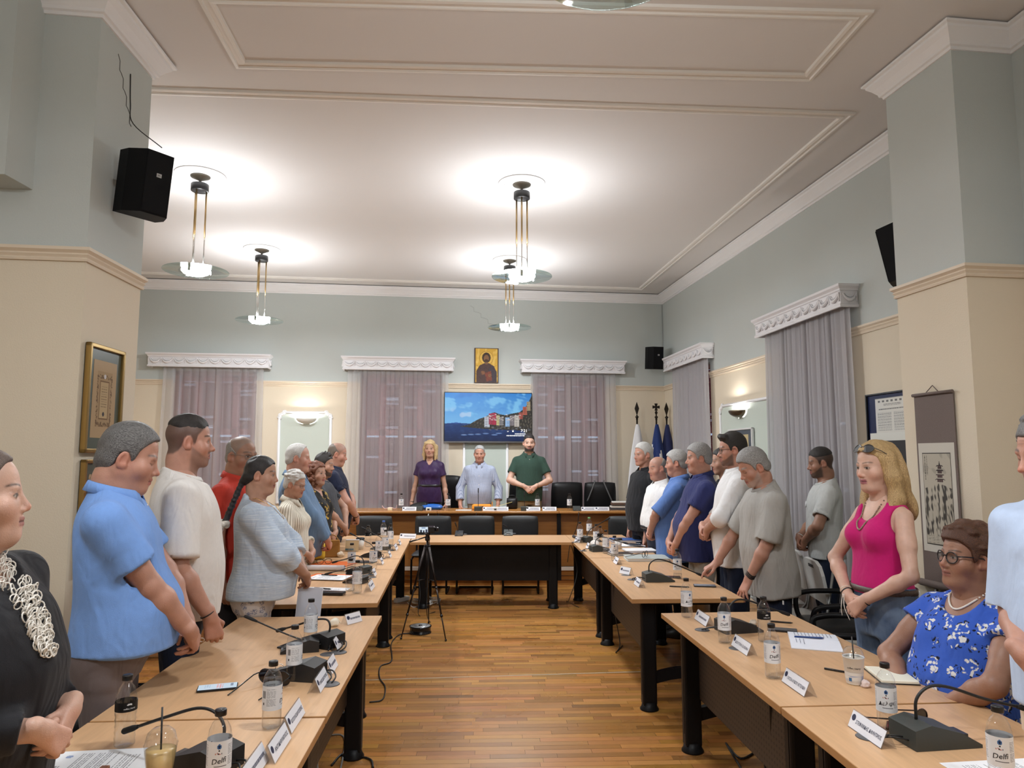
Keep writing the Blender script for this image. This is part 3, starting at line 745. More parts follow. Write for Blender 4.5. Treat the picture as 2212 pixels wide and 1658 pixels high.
def belt(P, z, m, th=.013, off=.006, name='belt'):
    """ring that follows the waist"""
    zz, a, b, c = profile(P, off, 0.); h = P['h']; A, B, C_ = [float(np.interp(z * h, zz, v)) for v in (a, b, c)]; vs = []; fs = []; n = 40
    for i in range(n):
        t = 2 * PI * i / n; ct, st = math.cos(t), math.sin(t); r = (abs(ct) ** 2.35 + abs(st) ** 2.35) ** (-1 / 2.35)
        for e, dz in ((0, -th), (.004, -th), (.004, th), (0, th)): vs.append(((A + e) * ct * r, C_ + (B + e) * st * r, z * h + dz))
    for i in range(n):
        for j in range(4): fs.append((i * 4 + j, ((i + 1) % n) * 4 + j, ((i + 1) % n) * 4 + (j + 1) % 4, i * 4 + (j + 1) % 4))
    return MB().add(vs, fs, m, True).build(name, m, P['root'])

from mathutils.bvhtree import BVHTree
def surf(P, x, z, gap=.003):
    """front of the dressed figure at (x, z), as a point"""
    if 'bvh' not in P: P['bvh'] = [BVHTree.FromPolygons(v.tolist(), q.tolist()) for v, q in P['shell']]
    ys = [h[0].y for h in (b.ray_cast(Vector((x, 1.5, z)), Vector((0, -1, 0))) for b in P['bvh']) if h[0] is not None]
    return Vector((x, (max(ys) if ys else .1) + gap, z))
# ------------------------------------------------------------------ the room
ZC, RAIL0, RAIL1 = 4.255, 2.71, 2.785
A0 = V(2.427, 11.218, 0); UX = V(.9914, .1310, 0).normalized(); UR = V(-.1117, .9937, 0).normalized()
def frame_m(o, x, y): m = Matrix.Identity(4); m.col[0][:3] = x; m.col[1][:3] = y; m.col[2][:3] = (0, 0, 1); m.col[3][:3] = o; return m
M_BACK = frame_m(A0, UX, V(-UX.y, UX.x, 0))            # local x along the back wall (0 at the right corner), -y into the room
M_RIGHT = frame_m(A0, -UR, V(UR.y, -UR.x, 0))          # local x from the corner towards the camera, -y into the room
def on_back(o, s, z, off=0.): o.matrix_world = M_BACK @ Matrix.Translation((s, -off, z)); return o
def on_right(o, s, z, off=0.): o.matrix_world = M_RIGHT @ Matrix.Translation((s, -off, z)); return o
def xy(v): return (v.x, v.y)
BL = A0 + UX * -8.6                                      # back wall, far left end
PR_FAR, PR_NEAR = V(2.575, 4.65, 0), V(2.66, 4.06, 0)    # pier on the right
PR_IN = V(3.165, 4.72, 0); PR_FRONT = V(3.06, 4.11, 0); FR = V(3.70, -2.5, 0)
PL_NEAR, PL_FAR = V(-2.31, 3.75, 0), V(-2.345, 4.385, 0) # stub wall on the left
PL_OUT = V(-3.75, 3.56, 0); FL = V(-3.2, -3.2, 0)

def wall_paint(name, c):
    m = mat(name, c, .82, var=.035, vscale=1.3, bump=.12, bscale=140.); return m
CREAM = wall_paint('cream_paint', srgb(226, 213, 191)); SAGE = wall_paint('sage_paint', srgb(199, 205, 202))
WHITE = mat('white_plaster', srgb(244, 243, 244), .55, bump=.1, bscale=60.)
RAILM = mat('rail_paint', srgb(228, 212, 190), .5)
CEIL = mat('ceiling_paint', srgb(224, 221, 219), .9, var=.04, vscale=.8, bump=.05, bscale=30.)
PANELM = wall_paint('panel_sage_paint', srgb(204, 213, 203))

def wall_seg(mb, M, s0, s1, th=.25, holes=()):
    """two-colour wall slab in a wall frame, with window holes (s0, s1, z0, z1)"""
    cuts = sorted(set([s0, s1] + [h[0] for h in holes] + [h[1] for h in holes]))
    for a, b in zip(cuts[:-1], cuts[1:]):
        hh = [h for h in holes if h[0] <= a and h[1] >= b]
        spans = [(0, hh[0][2]), (hh[0][3], ZC)] if hh else [(0, ZC)]
        for z0, z1 in spans:
            zm = (RAIL0 + RAIL1) / 2
            if z0 < zm: mb.box(a, b, 0, th, z0, min(z1, zm), CREAM, M)
            if z1 > zm: mb.box(a, b, 0, th, max(z0, zm), z1, SAGE, M)
def struct(o, label): return tag(o, label, None, None, 'structure')
WB = [(-7.42, -6.25, .9, 2.92), (-4.75, -3.52, .9, 2.92), (-2.12, -.95, .9, 2.92)]
WR = [(.72, 1.88, .9, 2.92), (3.88, 5.02, .9, 2.92)]
mb = MB(); wall_seg(mb, M_BACK, -8.6, .0, .25, WB); struct(mb.build('wall_back'), 'back wall, cream below and pale sage above, behind the long desk')
mb = MB(); wall_seg(mb, M_RIGHT, -.25, 6.55, .25, WR); struct(mb.build('wall_right'), 'long side wall with two curtained windows, cream and sage')
def poly_wall(name, poly, label):
    mb = MB(); zm = (RAIL0 + RAIL1) / 2
    mb.prism([xy(p) for p in poly], 0, zm, CREAM); mb.prism([xy(p) for p in poly], zm, ZC, SAGE); return struct(mb.build(name), label)
def out(p, d): return p + d
poly_wall('wall_right_pier', [PR_FAR, PR_NEAR, PR_FRONT, PR_FRONT + V(.45, .05, 0), PR_IN + V(.45, .05, 0), PR_IN], 'cream and sage pier holding the hanging scroll')
poly_wall('wall_left_pier', [PL_FAR, PL_NEAR, PL_OUT, PL_OUT + V(-.3, -.04, 0), PL_OUT + V(-.3, .62, 0), PL_OUT + V(-.08, .64, 0)], 'cream and sage stub wall holding two gilt frames')
poly_wall('wall_right_front', [PR_FRONT, FR, FR + V(.3, 0, 0), PR_FRONT + V(.3, .04, 0)], 'side wall of the front half of the room')
poly_wall('wall_left_front', [PL_OUT, FL, FL + V(-.3, 0, 0), PL_OUT + V(-.3, 0, 0)], 'side wall left of the camera')
poly_wall('wall_front', [FL, FR, FR + V(0, -.3, 0), FL + V(0, -.3, 0)], 'wall behind the camera')
poly_wall('wall_left', [BL, BL + V(-.3, 0, 0), PL_OUT + V(-2.65, .6, 0), PL_OUT + V(-2.35, .6, 0)], 'side wall hidden behind the stub wall')
poly_wall('wall_left_return', [PL_OUT + V(-.3, .0, 0), PL_OUT + V(-2.65, -.3, 0), PL_OUT + V(-2.65, .6, 0), PL_OUT + V(-.3, .62, 0)], 'hidden return of the stub wall')
mb = MB(); mb.box(PL_OUT.x + .1, -2.60, 3.50, 3.735, 3.10, ZC, SAGE); struct(mb.build('trim_1'), 'boxed-in duct under the ceiling at the left edge')
mb = MB(); mb.box(-7.5, 4.8, -4, 12.2, ZC, ZC + .12, CEIL); struct(mb.build('ceiling'), 'off-white plaster ceiling with moulded panels')

# ---- swept mouldings
def sweep(mb, pts, prof, m, closed=False, flip=1):
    """pts: plan polyline with the room on its left side (flip=1); prof: (distance from the wall, z)"""
    P = [V(p.x, p.y, 0) for p in pts]; n = len(P); rows = []
    for i in range(n):
        d0 = (P[i] - P[i - 1]).normalized() if (i > 0 or closed) else None
        d1 = (P[(i + 1) % n] - P[i]).normalized() if (i < n - 1 or closed) else None
        d0 = d0 or d1; d1 = d1 or d0
        n0, n1 = V(-d0.y, d0.x, 0) * flip, V(-d1.y, d1.x, 0) * flip; b = (n0 + n1).normalized(); k = 1 / max(.25, b.dot(n0))
        rows.append([P[i] + b * (k * d) + V(0, 0, z) for d, z in prof])
    m_ = len(prof); vs = [v for r in rows for v in r]; fs = []
    for i in range(n if closed else n - 1):
        j = (i + 1) % n
        for q in range(m_): fs.append((i * m_ + q, j * m_ + q, j * m_ + (q + 1) % m_, i * m_ + (q + 1) % m_))
    if not closed: fs += [tuple(range(m_)), tuple((n - 1) * m_ + q for q in reversed(range(m_)))]
    mb.add(vs, fs, m)
CORN = [(0, ZC - .145), (.012, ZC - .145), (.016, ZC - .128), (.030, ZC - .122), (.034, ZC - .105), (.060, ZC - .070), (.085, ZC - .045), (.088, ZC - .030), (.105, ZC - .024), (.108, ZC - .012), (0, ZC - .012)]
RAILP = [(0, RAIL0), (.012, RAIL0), (.016, RAIL0 + .012), (.010, RAIL0 + .020), (.020, RAIL0 + .034), (.014, RAIL0 + .044), (.030, RAIL0 + .058), (.030, RAIL1), (0, RAIL1)]
ln1 = [FR, PR_FRONT, PR_NEAR, PR_FAR, PR_IN, A0, BL]; ln2 = [PL_OUT + V(-.1, .63, 0), PL_FAR, PL_NEAR, PL_OUT, FL]
for i, (ln, pr, m_, lb) in enumerate([(ln1, CORN, WHITE, 'white plaster cornice along the back, right wall and pier'), (ln2, CORN, WHITE, 'white plaster cornice round the left stub wall')]):
    mb = MB(); sweep(mb, ln, pr, m_); struct(mb.build('trim_%d' % (2 + i)), lb)
def wall_pt(M, s): return M @ V(s, 0, 0)
def rail_runs(): 
    B = lambda s: V(*(M_BACK @ V(s, 0, 0))); R = lambda s: V(*(M_RIGHT @ V(s, 0, 0)))
    return [[B(-6.25), B(-7.42)], [R(-.0), B(0), B(-.95)], [B(-2.12), B(-3.52)], [B(-4.75), B(-6.25)], [B(-7.42), B(-8.6)], [R(.72), A0], [R(3.88), R(1.88)], [PR_FRONT - V(-.2, 2, 0), PR_FRONT, PR_NEAR, PR_FAR, PR_IN, R(5.02)], [PL_OUT + V(-.1, .63, 0), PL_FAR, PL_NEAR, PL_OUT]]
mb = MB()
for k_, run in enumerate(rail_runs()):
    if k_ in (0, 1): continue
    sweep(mb, run, RAILP, RAILM)
B_ = lambda s: V(*(M_BACK @ V(s, 0, 0)))
sweep(mb, [A0, B_(-.95)], RAILP, RAILM)
struct(mb.build('trim_4'), 'cream picture rail dividing cream from sage paint')
MOULD = [(-.045, ZC), (-.040, ZC - .016), (-.020, ZC - .020), (-.014, ZC - .010), (.014, ZC - .010), (.020, ZC - .020), (.040, ZC - .016), (.045, ZC)]
CM = mat('ceiling_moulding', srgb(236, 232, 226), .6)
mb = MB(); sweep(mb, [V(2.554, 5.156, 0), V(1.99, 10.74, 0), V(-5.6, 9.73, 0), V(-5.05, 4.62, 0)], MOULD, CM, True); struct(mb.build('trim_5'), 'large raised ceiling frame round the four lit pendants')
mb = MB(); sweep(mb, [V(2.07, 3.93, 0), V(2.03, 4.616, 0), V(-1.80, 4.455, 0), V(-1.745, 3.77, 0)], MOULD, CM, True); struct(mb.build('trim_6'), 'narrow raised ceiling frame between the two piers')
mb = MB(); sweep(mb, [V(2.25, 2.9, 0), V(2.12, 3.2, 0), V(-1.70, 3.05, 0), V(-1.2, -2.0, 0), V(2.9, -2.0, 0)], MOULD, CM, True); struct(mb.build('trim_7'), 'raised ceiling frame over the camera')

# ---- floor of oak strips
def attr_mat(name, rough=.4, spec=.5, emit=0., grain=None, bump=0.):
    if name in _M: return _M[name]
    m = bpy.data.materials.new(name); m.use_nodes = True; nt = m.node_tree; b = nt.nodes['Principled BSDF']; _M[name] = m
    at = nd(nt, 'ShaderNodeAttribute', attribute_name='Col'); src = at.outputs['Color']
    if grain:
        tc = nd(nt, 'ShaderNodeTexCoord'); mp = nd(nt, 'ShaderNodeMapping'); mp.inputs['Scale'].default_value = grain; nt.links.new(tc.outputs['Object'], mp.inputs[0])
        no = nd(nt, 'ShaderNodeTexNoise', i_Scale=9., i_Detail=6., i_Roughness=.65); nt.links.new(mp.outputs[0], no.inputs['Vector'])
        mr = nd(nt, 'ShaderNodeMapRange', n_1=.25, n_2=.75, n_3=.80, n_4=1.16); nt.links.new(no.outputs[0], mr.inputs[0])
        vm = nd(nt, 'ShaderNodeVectorMath', operation='MULTIPLY'); nt.links.new(src, vm.inputs[0]); nt.links.new(mr.outputs[0], vm.inputs[1]); src = vm.outputs[0]
        r2 = nd(nt, 'ShaderNodeMapRange', n_1=.3, n_2=.7, n_3=rough * .75, n_4=rough * 1.3)
        n2 = nd(nt, 'ShaderNodeTexNoise', i_Scale=1.7, i_Detail=4.); nt.links.new(tc.outputs['Object'], n2.inputs['Vector']); nt.links.new(n2.outputs[0], r2.inputs[0]); nt.links.new(r2.outputs[0], b.inputs['Roughness'])
    nt.links.new(src, b.inputs['Base Color']); b.inputs['Specular IOR Level'].default_value = spec
    if not grain: b.inputs['Roughness'].default_value = rough
    if emit: nt.links.new(src, b.inputs['Emission Color']); b.inputs['Emission Strength'].default_value = emit; b.inputs['Base Color'].default_value = (.01, .01, .01, 1); nt.links.remove(b.inputs['Base Color'].links[0])
    return m
OAKF = attr_mat('oak_strip_floor', .30, .5, grain=(1.2, 16, 1))
fl = struct(MB().box(-7.5, 4.8, -4, 12.2, -.12, -.004, mat('floor_joint', (.10, .055, .022), .6)).build('floor'), 'honey-coloured oak strip floor between the tables')
def planks():
    r = np.random.RandomState(11); vs = []; cs = []; SWd = .056; ang = math.radians(2.2); ca, sa = math.cos(ang), math.sin(ang)
    for j in range(int(12.6 / SWd)):
        y = -1.6 + j * SWd; x = -7.2 + r.uniform(-.4, 0)
        while x < 4.6:
            L = r.uniform(.28, .52); g = .0009; zt = r.uniform(-.0006, 0)
            t = r.uniform(0, 1); c = np.array(srgb(172, 120, 62)) * (.76 + .50 * t) * np.array([1, 1 + .05 * r.normal(), 1 + .10 * r.normal()])
            if r.rand() < .07: c *= .66
            for (px, py) in ((x + g, y + g), (x + L - g, y + g), (x + L - g, y + SWd - g), (x + g, y + SWd - g)): vs.append((px * ca - py * sa, px * sa + py * ca, zt)); cs.append(c)
            x += L
    vs = np.array(vs, np.float32); cs = np.array(cs); q = np.arange(len(vs)).reshape(-1, 4)
    o = np_object('oak_strip', [(vs, q)], OAKF, fl, cs); me = o.data; me.polygons.foreach_set('use_smooth', np.zeros(len(q), bool)); o['kind'] = 'stuff'
planks()
tag(MB().prism([(-1.35, 5.470), (1.15, 5.720), (1.15, 5.732), (-1.35, 5.482)], -.001, .0012, mat('floor_seam', (.42, .36, .27), .7)).build('threshold_strip', None, fl), 'pale worn joint line across the floor')

# ---- painted panels: numpy pictures as face colours
class Pic:
    def __init__(s, nx, ny, base): s.a = np.tile(np.array(base, float), (ny, nx, 1)); s.nx, s.ny = nx, ny; s.Y, s.X = np.mgrid[0:ny, 0:nx]; s.u = (s.X + .5) / nx; s.v = (s.Y + .5) / ny   # v = 0 at the top
    def mix(s, m, c, al=1.): m = (np.clip(m, 0, 1) * al)[..., None]; s.a = s.a * (1 - m) + np.array(c) * m; return s
    def rect(s, u0, v0, u1, v1, c, al=1.): return s.mix(((s.u >= u0) & (s.u < u1) & (s.v >= v0) & (s.v < v1)).astype(float), c, al)
    def ell(s, u, v, ru, rv, c, al=1., soft=.0):
        d = np.sqrt(((s.u - u) / ru) ** 2 + ((s.v - v) / rv) ** 2); return s.mix((d < 1).astype(float) if not soft else sst(1 + soft, 1 - soft, d), c, al)
    def poly(s, P, c, al=1.):
        ins = np.zeros(s.u.shape, bool); n = len(P)
        for i in range(n):
            (x0, y0), (x1, y1) = P[i], P[(i + 1) % n]; cond = ((y0 > s.v) != (y1 > s.v)); ins ^= cond & (s.u < (x1 - x0) * (s.v - y0) / ((y1 - y0) or 1e-9) + x0)
        return s.mix(ins.astype(float), c, al)
    def noise(s, ku, kv, seed, n=8):
        p = np.stack([s.u.ravel() * ku, s.v.ravel() * kv, 0 * s.u.ravel()], 1); return wav(p, seed, (6.28, 6.28, 0), n).reshape(s.u.shape)
    def lines(s, u0, v0, u1, v1, n, c, fill=.5, seed=0, al=.8):
        r = np.random.RandomState(seed); dv = (v1 - v0) / n
        for i in range(n):
            a = u0
            while a < u1 - .01:
                b = min(u1, a + r.uniform(.02, .07)); s.rect(a, v0 + i * dv, b, v0 + i * dv + dv * fill, c, al); a = b + .008
            if r.rand() < .12: pass
        return s
    def obj(s, name, w, h, m, parent, M=None):
        """plane in local xz, facing -y, centred"""
        nx, ny = s.nx, s.ny; gx, gz = np.meshgrid(np.linspace(-w / 2, w / 2, nx + 1), np.linspace(h / 2, -h / 2, ny + 1))
        vs = np.stack([gx.ravel(), 0 * gx.ravel(), gz.ravel()], 1); i = np.arange(nx * ny); r_, c_ = i // nx, i % nx; a = r_ * (nx + 1) + c_
        q = np.stack([a, a + nx + 1, a + nx + 2, a + 1], 1); o = np_object(name, [(vs.astype(np.float32), q.astype(np.int32))], m, parent)
        me = o.data; me.polygons.foreach_set('use_smooth', np.zeros(len(q), bool)); ca = me.attributes.new('Col', 'FLOAT_COLOR', 'FACE')
        ca.data.foreach_set('color', np.concatenate([np.clip(s.a.reshape(-1, 3), 0, 1), np.ones((nx * ny, 1))], 1).astype(np.float32).ravel())
        if M is not None: o.matrix_local = M
        return o
PRINT = attr_mat('printed_paper', .55, .3)
PRINT_GLOSS = attr_mat('print_behind_glass', .12, .5)
SCREEN = attr_mat('lit_screen', .2, .3, emit=.85)
T_ = Matrix.Translation
def S3(c): return np.array(srgb(*c))

# ---- windows with shutters
SHUT = mat('shutter_paint', srgb(152, 84, 90), .6, var=.1, vscale=9.); FRAMEW = mat('window_frame_paint', srgb(150, 110, 104), .5)
def window(name, M, s0, s1, z0, z1, label):
    o = thing(name, label, None); o['kind'] = 'structure'; o.matrix_world = M @ T_(((s0 + s1) / 2, .10, 0)); del_ = s1 - s0; w = del_ / 2
    mb = MB(); 
    for x0, x1, a, b in ((-w, -w + .05, z0, z1), (w - .05, w, z0, z1), (-w, w, z0, z0 + .05), (-w, w, z1 - .05, z1), (-.03, .03, z0, z1)): mb.box(x0, x1, -.02, .05, a, b, FRAMEW)
    mb.build('window_frame', FRAMEW, o); n = 4; lw = (2 * w - .10) / n
    for i in range(n):
        x0 = -w + .05 + i * lw; lf = MB()
        for a, b, c, d in ((x0, x0 + .05, z0 + .05, z1 - .05), (x0 + lw - .05, x0 + lw, z0 + .05, z1 - .05), (x0, x0 + lw, z0 + .05, z0 + .14), (x0, x0 + lw, z1 - .14, z1 - .05), (x0, x0 + lw, (z0 + z1) / 2 + .08, (z0 + z1) / 2 + .17)): lf.box(a, b, .06, .095, c, d, SHUT)
        sh = lf.build('shutter_leaf', SHUT, o); sl = MB(); zz = z0 + .15
        while zz < z1 - .16:
            if not ((z0 + z1) / 2 + .05 < zz < (z0 + z1) / 2 + .17):
                sl.box(x0 + .05, x0 + lw - .05, -.019, .019, -.004, .004, SHUT, T_((0, .0775, zz)) @ Matrix.Rotation(math.radians(-38 if random.Random(int(zz * 1000) * 7 + i * 131 + int(s0 * 10)).random() > .05 else -4), 4, 'X'))
            zz += .028
        so = sl.build('slat', SHUT, sh); so['kind'] = 'stuff'
    return o
for i, (a, b, c, d) in enumerate(WB): window('window_%d' % (i + 1), M_BACK, a, b, c, d, ['shuttered window behind the leftmost sheer curtain', 'shuttered window between the wall lamp and the screen', 'shuttered window right of the screen'][i])
for i, (a, b, c, d) in enumerate(WR): window('window_%d' % (i + 4), M_RIGHT, a, b, c, d, ['shuttered window beside the flags', 'shuttered window behind the big grey curtain'][i])

# ---- sheer curtains
def sheer_mat(name, col, alpha):
    if name in _M: return _M[name]
    m = bpy.data.materials.new(name); m.use_nodes = True; nt = m.node_tree; _M[name] = m; nt.nodes.clear()
    o = nd(nt, 'ShaderNodeOutputMaterial'); d = nd(nt, 'ShaderNodeBsdfDiffuse', i_Color=(*col, 1)); t = nd(nt, 'ShaderNodeBsdfTranslucent', i_Color=(*col, 1)); tr = nd(nt, 'ShaderNodeBsdfTransparent')
    m1 = nd(nt, 'ShaderNodeMixShader', n_0=.35); m2 = nd(nt, 'ShaderNodeMixShader')
    nt.links.new(d.outputs[0], m1.inputs[1]); nt.links.new(t.outputs[0], m1.inputs[2]); nt.links.new(tr.outputs[0], m2.inputs[1]); nt.links.new(m1.outputs[0], m2.inputs[2])
    tc = nd(nt, 'ShaderNodeTexCoord'); no = nd(nt, 'ShaderNodeTexNoise', i_Scale=600.); nt.links.new(tc.outputs['Object'], no.inputs['Vector'])
    mr = nd(nt, 'ShaderNodeMapRange', n_1=.3, n_2=.7, n_3=alpha - .08, n_4=alpha + .08); nt.links.new(no.outputs[0], mr.inputs[0]); nt.links.new(mr.outputs[0], m2.inputs[0]); nt.links.new(m2.outputs[0], o.inputs[0])
    return m
def curtain(M, s0, s1, off, label, m, seed, ztop=3.0, folds=15):
    r = random.Random(seed); nx = 170; nz = 14; w = s1 - s0; vs = []; ph = [(r.uniform(.7, 1.5) * folds * 2 * PI, r.uniform(0, 6.28), r.uniform(.4, 1)) for _ in range(4)]
    for j in range(nz + 1):
        v = j / nz; z = ztop - v * (ztop - .06)
        for i in range(nx + 1):
            u = i / nx; y = sum(a * math.sin(f * u + p + .5 * v * math.sin(p)) for f, p, a in ph) / 4 * (.030 + .022 * v); x = (u - .5) * w * (.97 + .05 * v)
            x += .012 * math.sin(ph[0][0] * u + 1.)
            vs.append((x, y, z))
    fs = [(j * (nx + 1) + i, j * (nx + 1) + i + 1, (j + 1) * (nx + 1) + i + 1, (j + 1) * (nx + 1) + i) for j in range(nz) for i in range(nx)]
    me = bpy.data.meshes.new('curtain'); me.from_pydata(vs, [], fs); me.materials.append(m)
    for p in me.polygons: p.use_smooth = True
    o = bpy.data.objects.new('curtain', me); COL.objects.link(o); tag(o, label, 'curtain', 'grey sheer window curtains'); o.matrix_world = M @ T_(((s0 + s1) / 2, -off, 0)); return o
SH1 = sheer_mat('sheer_back', srgb(220, 219, 222), .50); SH2 = sheer_mat('sheer_side', srgb(205, 203, 206), .88)
curtain(M_BACK, -7.56, -6.13, .085, 'grey sheer curtain at the leftmost window of the back wall', SH1, 1)
curtain(M_BACK, -4.96, -3.42, .085, 'grey sheer curtain between the wall lamp and the screen', SH1, 2)
curtain(M_BACK, -2.20, -.80, .085, 'grey sheer curtain between the screen and the flags', SH1, 3)
curtain(M_RIGHT, .60, 2.02, .085, 'grey curtain hanging right beside the flags', SH2, 4)
curtain(M_RIGHT, 3.62, 5.22, .085, 'large grey curtain behind the man in the pale grey t-shirt', SH2, 5)

# ---- pelmets with garlands
PELM = mat('pelmet_plaster', srgb(238, 237, 240), .5, bump=.15, bscale=90.)
SWAG = None
def pelmet(M, s0, s1, label):
    global SWAG
    w = s1 - s0; o = thing('pelmet', label, 'pelmet', group='white plaster pelmets'); o.matrix_world = M @ T_(((s0 + s1) / 2, 0, 0)); D = .16
    mb = MB(); pts = [V(-w / 2 + .02, 0, 0), V(-w / 2 + .02, -D, 0), V(w / 2 - .02, -D, 0), V(w / 2 - .02, 0, 0)]
    prof = [(0, 2.955), (.010, 2.955), (.012, 2.975), (.002, 2.985), (.002, 3.095), (.012, 3.102), (.014, 3.115), (.034, 3.135), (.036, 3.155), (-.15, 3.155), (-.15, 3.14), (-.012, 3.13), (-.012, 2.955)]
    sweep(mb, pts, prof, PELM, False, -1); mb.box(-w / 2, w / 2, -D - .0, 0, 3.141, 3.156, PELM); mb.build('box', PELM, o)
    if SWAG is None:
        q = MB(); a = [(-.072, -.004, .100), (-.05, -.008, .064), (-.02, -.012, .045), (0, -.013, .041), (.02, -.012, .045), (.05, -.008, .064), (.072, -.004, .100)]
        q.tube(spline(a, 3), [.006 + .011 * math.sin(PI * i / 18) for i in range(19)], 6, PELM)
        a2 = [(p[0] * .7, p[1] * .8, p[2] * .55 + .045) for p in a]; q.tube(spline(a2, 2), .006, 5, PELM)
        q.tube([(.078, -.006, .104), (.078, -.008, .07), (.078, -.006, .040)], [.008, .006, .003], 6, PELM); q.ball((.078, -.006, .104), .009, PELM, 8); q.ball((.078, -.006, .035), .006, PELM, 6)
        SWAG = q.mesh('swag')
    n = max(6, int(round(w / .172))); st = (w - .06) / n
    for i in range(n):
        g = bpy.data.objects.new('swag', SWAG); link(g, o); g.location = (-w / 2 + .03 + st * (i + .5), -D - .002, 2.976); g.scale = (st / .16, 1, 1)
    for sd in (-1, 1):
        g = bpy.data.objects.new('swag', SWAG); link(g, o); g.location = (sd * (w / 2 - .018), -D / 2, 2.976); g.rotation_euler = (0, 0, sd * PI / 2); g.scale = (.85, 1, 1)
    return o
pelmet(M_BACK, -7.74, -6.04, 'white garland pelmet over the leftmost curtain of the back wall')
pelmet(M_BACK, -5.01, -3.35, 'white garland pelmet over the curtain left of the icon')
pelmet(M_BACK, -2.33, -.68, 'white garland pelmet over the curtain right of the icon')
pelmet(M_RIGHT, .46, 2.03, 'white garland pelmet over the curtain beside the flags')
pelmet(M_RIGHT, 3.55, 5.22, 'biggest white garland pelmet, over the large grey curtain')

# ---- moulded wall panels and wall lamps
def wall_panel(M, s, w, z0, z1, label, scroll=True):
    o = thing('wall_panel', label, 'wall panel', group='moulded sage wall panels'); o.matrix_world = M @ T_((s, 0, 0)); c = .075; h = w / 2
    pts = [V(-h, z0, 0), V(h, z0, 0), V(h, z1 - c, 0), V(h - .02, z1 - c * .55, 0), V(h - .045, z1 - c * .38, 0), V(h - c, z1, 0), V(-h + c, z1, 0), V(-h + .045, z1 - c * .38, 0), V(-h + .02, z1 - c * .55, 0), V(-h, z1 - c, 0)]
    MB().prism([(p.x, p.y) for p in pts], -.004, 0, PANELM, None, 'y').build('field', PANELM, o)
    mb = MB(); n = len(pts)
    for i in range(n):
        a, b = pts[i], pts[(i + 1) % n]; mb.tube([(a.x, -.008, a.y), (b.x, -.008, b.y)], .020, 8, WHITE); mb.ball((a.x, -.008, a.y), .020, WHITE, 8)
    mb.build('moulding', WHITE, o)
    if scroll:
        for sd in (-1, 1):
            q = MB()
            for cx, cz, rr in ((h - .005, z1 - c * 1.15, .030), (h - c * 1.0, z1 - .0, .030)):
                pl = [(sd * (cx + math.cos(t) * rr * (1 - t / 9)), -.014, cz + math.sin(t) * rr * (1 - t / 9)) for t in [i * .45 for i in range(14)]]; q.tube(pl, .010, 6, WHITE)
            q.tube(spline([(sd * (h + .012), -.012, z1 - c * .9), (sd * (h + .004), -.014, z1 - c * .4), (sd * (h - c * .5), -.014, z1 - .012), (sd * (h - c * .8), -.012, z1 + .02)], 4), .012, 6, WHITE); q.build('corner_scroll', WHITE, o)
    return o
wall_panel(M_BACK, -5.537, .74, 1.0, 2.32, 'white-edged sage panel under the lit wall lamp on the back wall')
wall_panel(M_BACK, -2.853, .66, .9, 2.50, 'white-edged sage panel behind the screen')
wall_panel(M_RIGHT, 2.95, 1.52, 1.0, 2.305, 'white-edged sage panel behind the framed ink drawing')
GLOW = emis('lamp_glow', (1.0, .96, .88), 1.0)
def light_mat(name, col, st): return emis(name, col, st)
def sconce(M, s, z, w, shade_m, label):
    o = thing('wall_lamp', label, 'wall lamp'); o.matrix_world = M @ T_((s, 0, z)); vs = []; fs = []; n = 20; m_ = 8
    for j in range(m_ + 1):
        b = j / m_ * PI / 2
        for i in range(n + 1):
            a = PI * i / n; r = math.cos(b); vs.append((math.cos(a) * r * w / 2, -.012 - math.sin(a) * r * .13, -math.sin(b) * .085))
    fs = [(j * (n + 1) + i, j * (n + 1) + i + 1, (j + 1) * (n + 1) + i + 1, (j + 1) * (n + 1) + i) for j in range(m_) for i in range(n)]
    sh = MB().add(vs, fs, shade_m, True).build('lamp_shade', shade_m, o); q = sh.modifiers.new('s', 'SOLIDIFY'); q.thickness = .004
    MB().box(-.05, .05, -.02, -.002, -.07, .0, mat('lamp_metal', (.7, .68, .62), .3, .9)).build('wall_plate', None, o)
    MB().tube([(-w * .28, -.055, -.012), (w * .28, -.055, -.012)], .008, 8, light_mat('sconce_tube', (1., .97, .92), SCONCE_W * 60)).build('bulb', None, o)
    return o
sconce(M_BACK, -5.519, 2.235, .30, mat('opal_white', srgb(235, 235, 228), .35), 'white half-bowl wall lamp lit above the sage panel on the back wall')
sconce(M_RIGHT, 2.78, 2.215, .32, mat('antique_brass', srgb(120, 108, 92), .3, .8), 'bronze half-bowl wall lamp between the two side windows')

# ---- pendants
def glassy(name, tint, refl=.9, rough=.02):
    if name in _M: return _M[name]
    m = bpy.data.materials.new(name); m.use_nodes = True; nt = m.node_tree; _M[name] = m; nt.nodes.clear()
    o = nd(nt, 'ShaderNodeOutputMaterial'); t = nd(nt, 'ShaderNodeBsdfTransparent', i_Color=(*tint, 1)); g = nd(nt, 'ShaderNodeBsdfGlossy', i_Roughness=rough, i_Color=(refl, refl, refl, 1)); f = nd(nt, 'ShaderNodeLayerWeight', i_Blend=.5); x = nd(nt, 'ShaderNodeMixShader')
    pw = nd(nt, 'ShaderNodeMath', operation='POWER', n_1=3.); nt.links.new(f.outputs['Facing'], pw.inputs[0]); ma = nd(nt, 'ShaderNodeMath', operation='MULTIPLY_ADD', n_1=.55, n_2=.05); nt.links.new(pw.outputs[0], ma.inputs[0])
    nt.links.new(ma.outputs[0], x.inputs[0]); nt.links.new(t.outputs[0], x.inputs[1]); nt.links.new(g.outputs[0], x.inputs[2]); nt.links.new(x.outputs[0], o.inputs[0]); return m
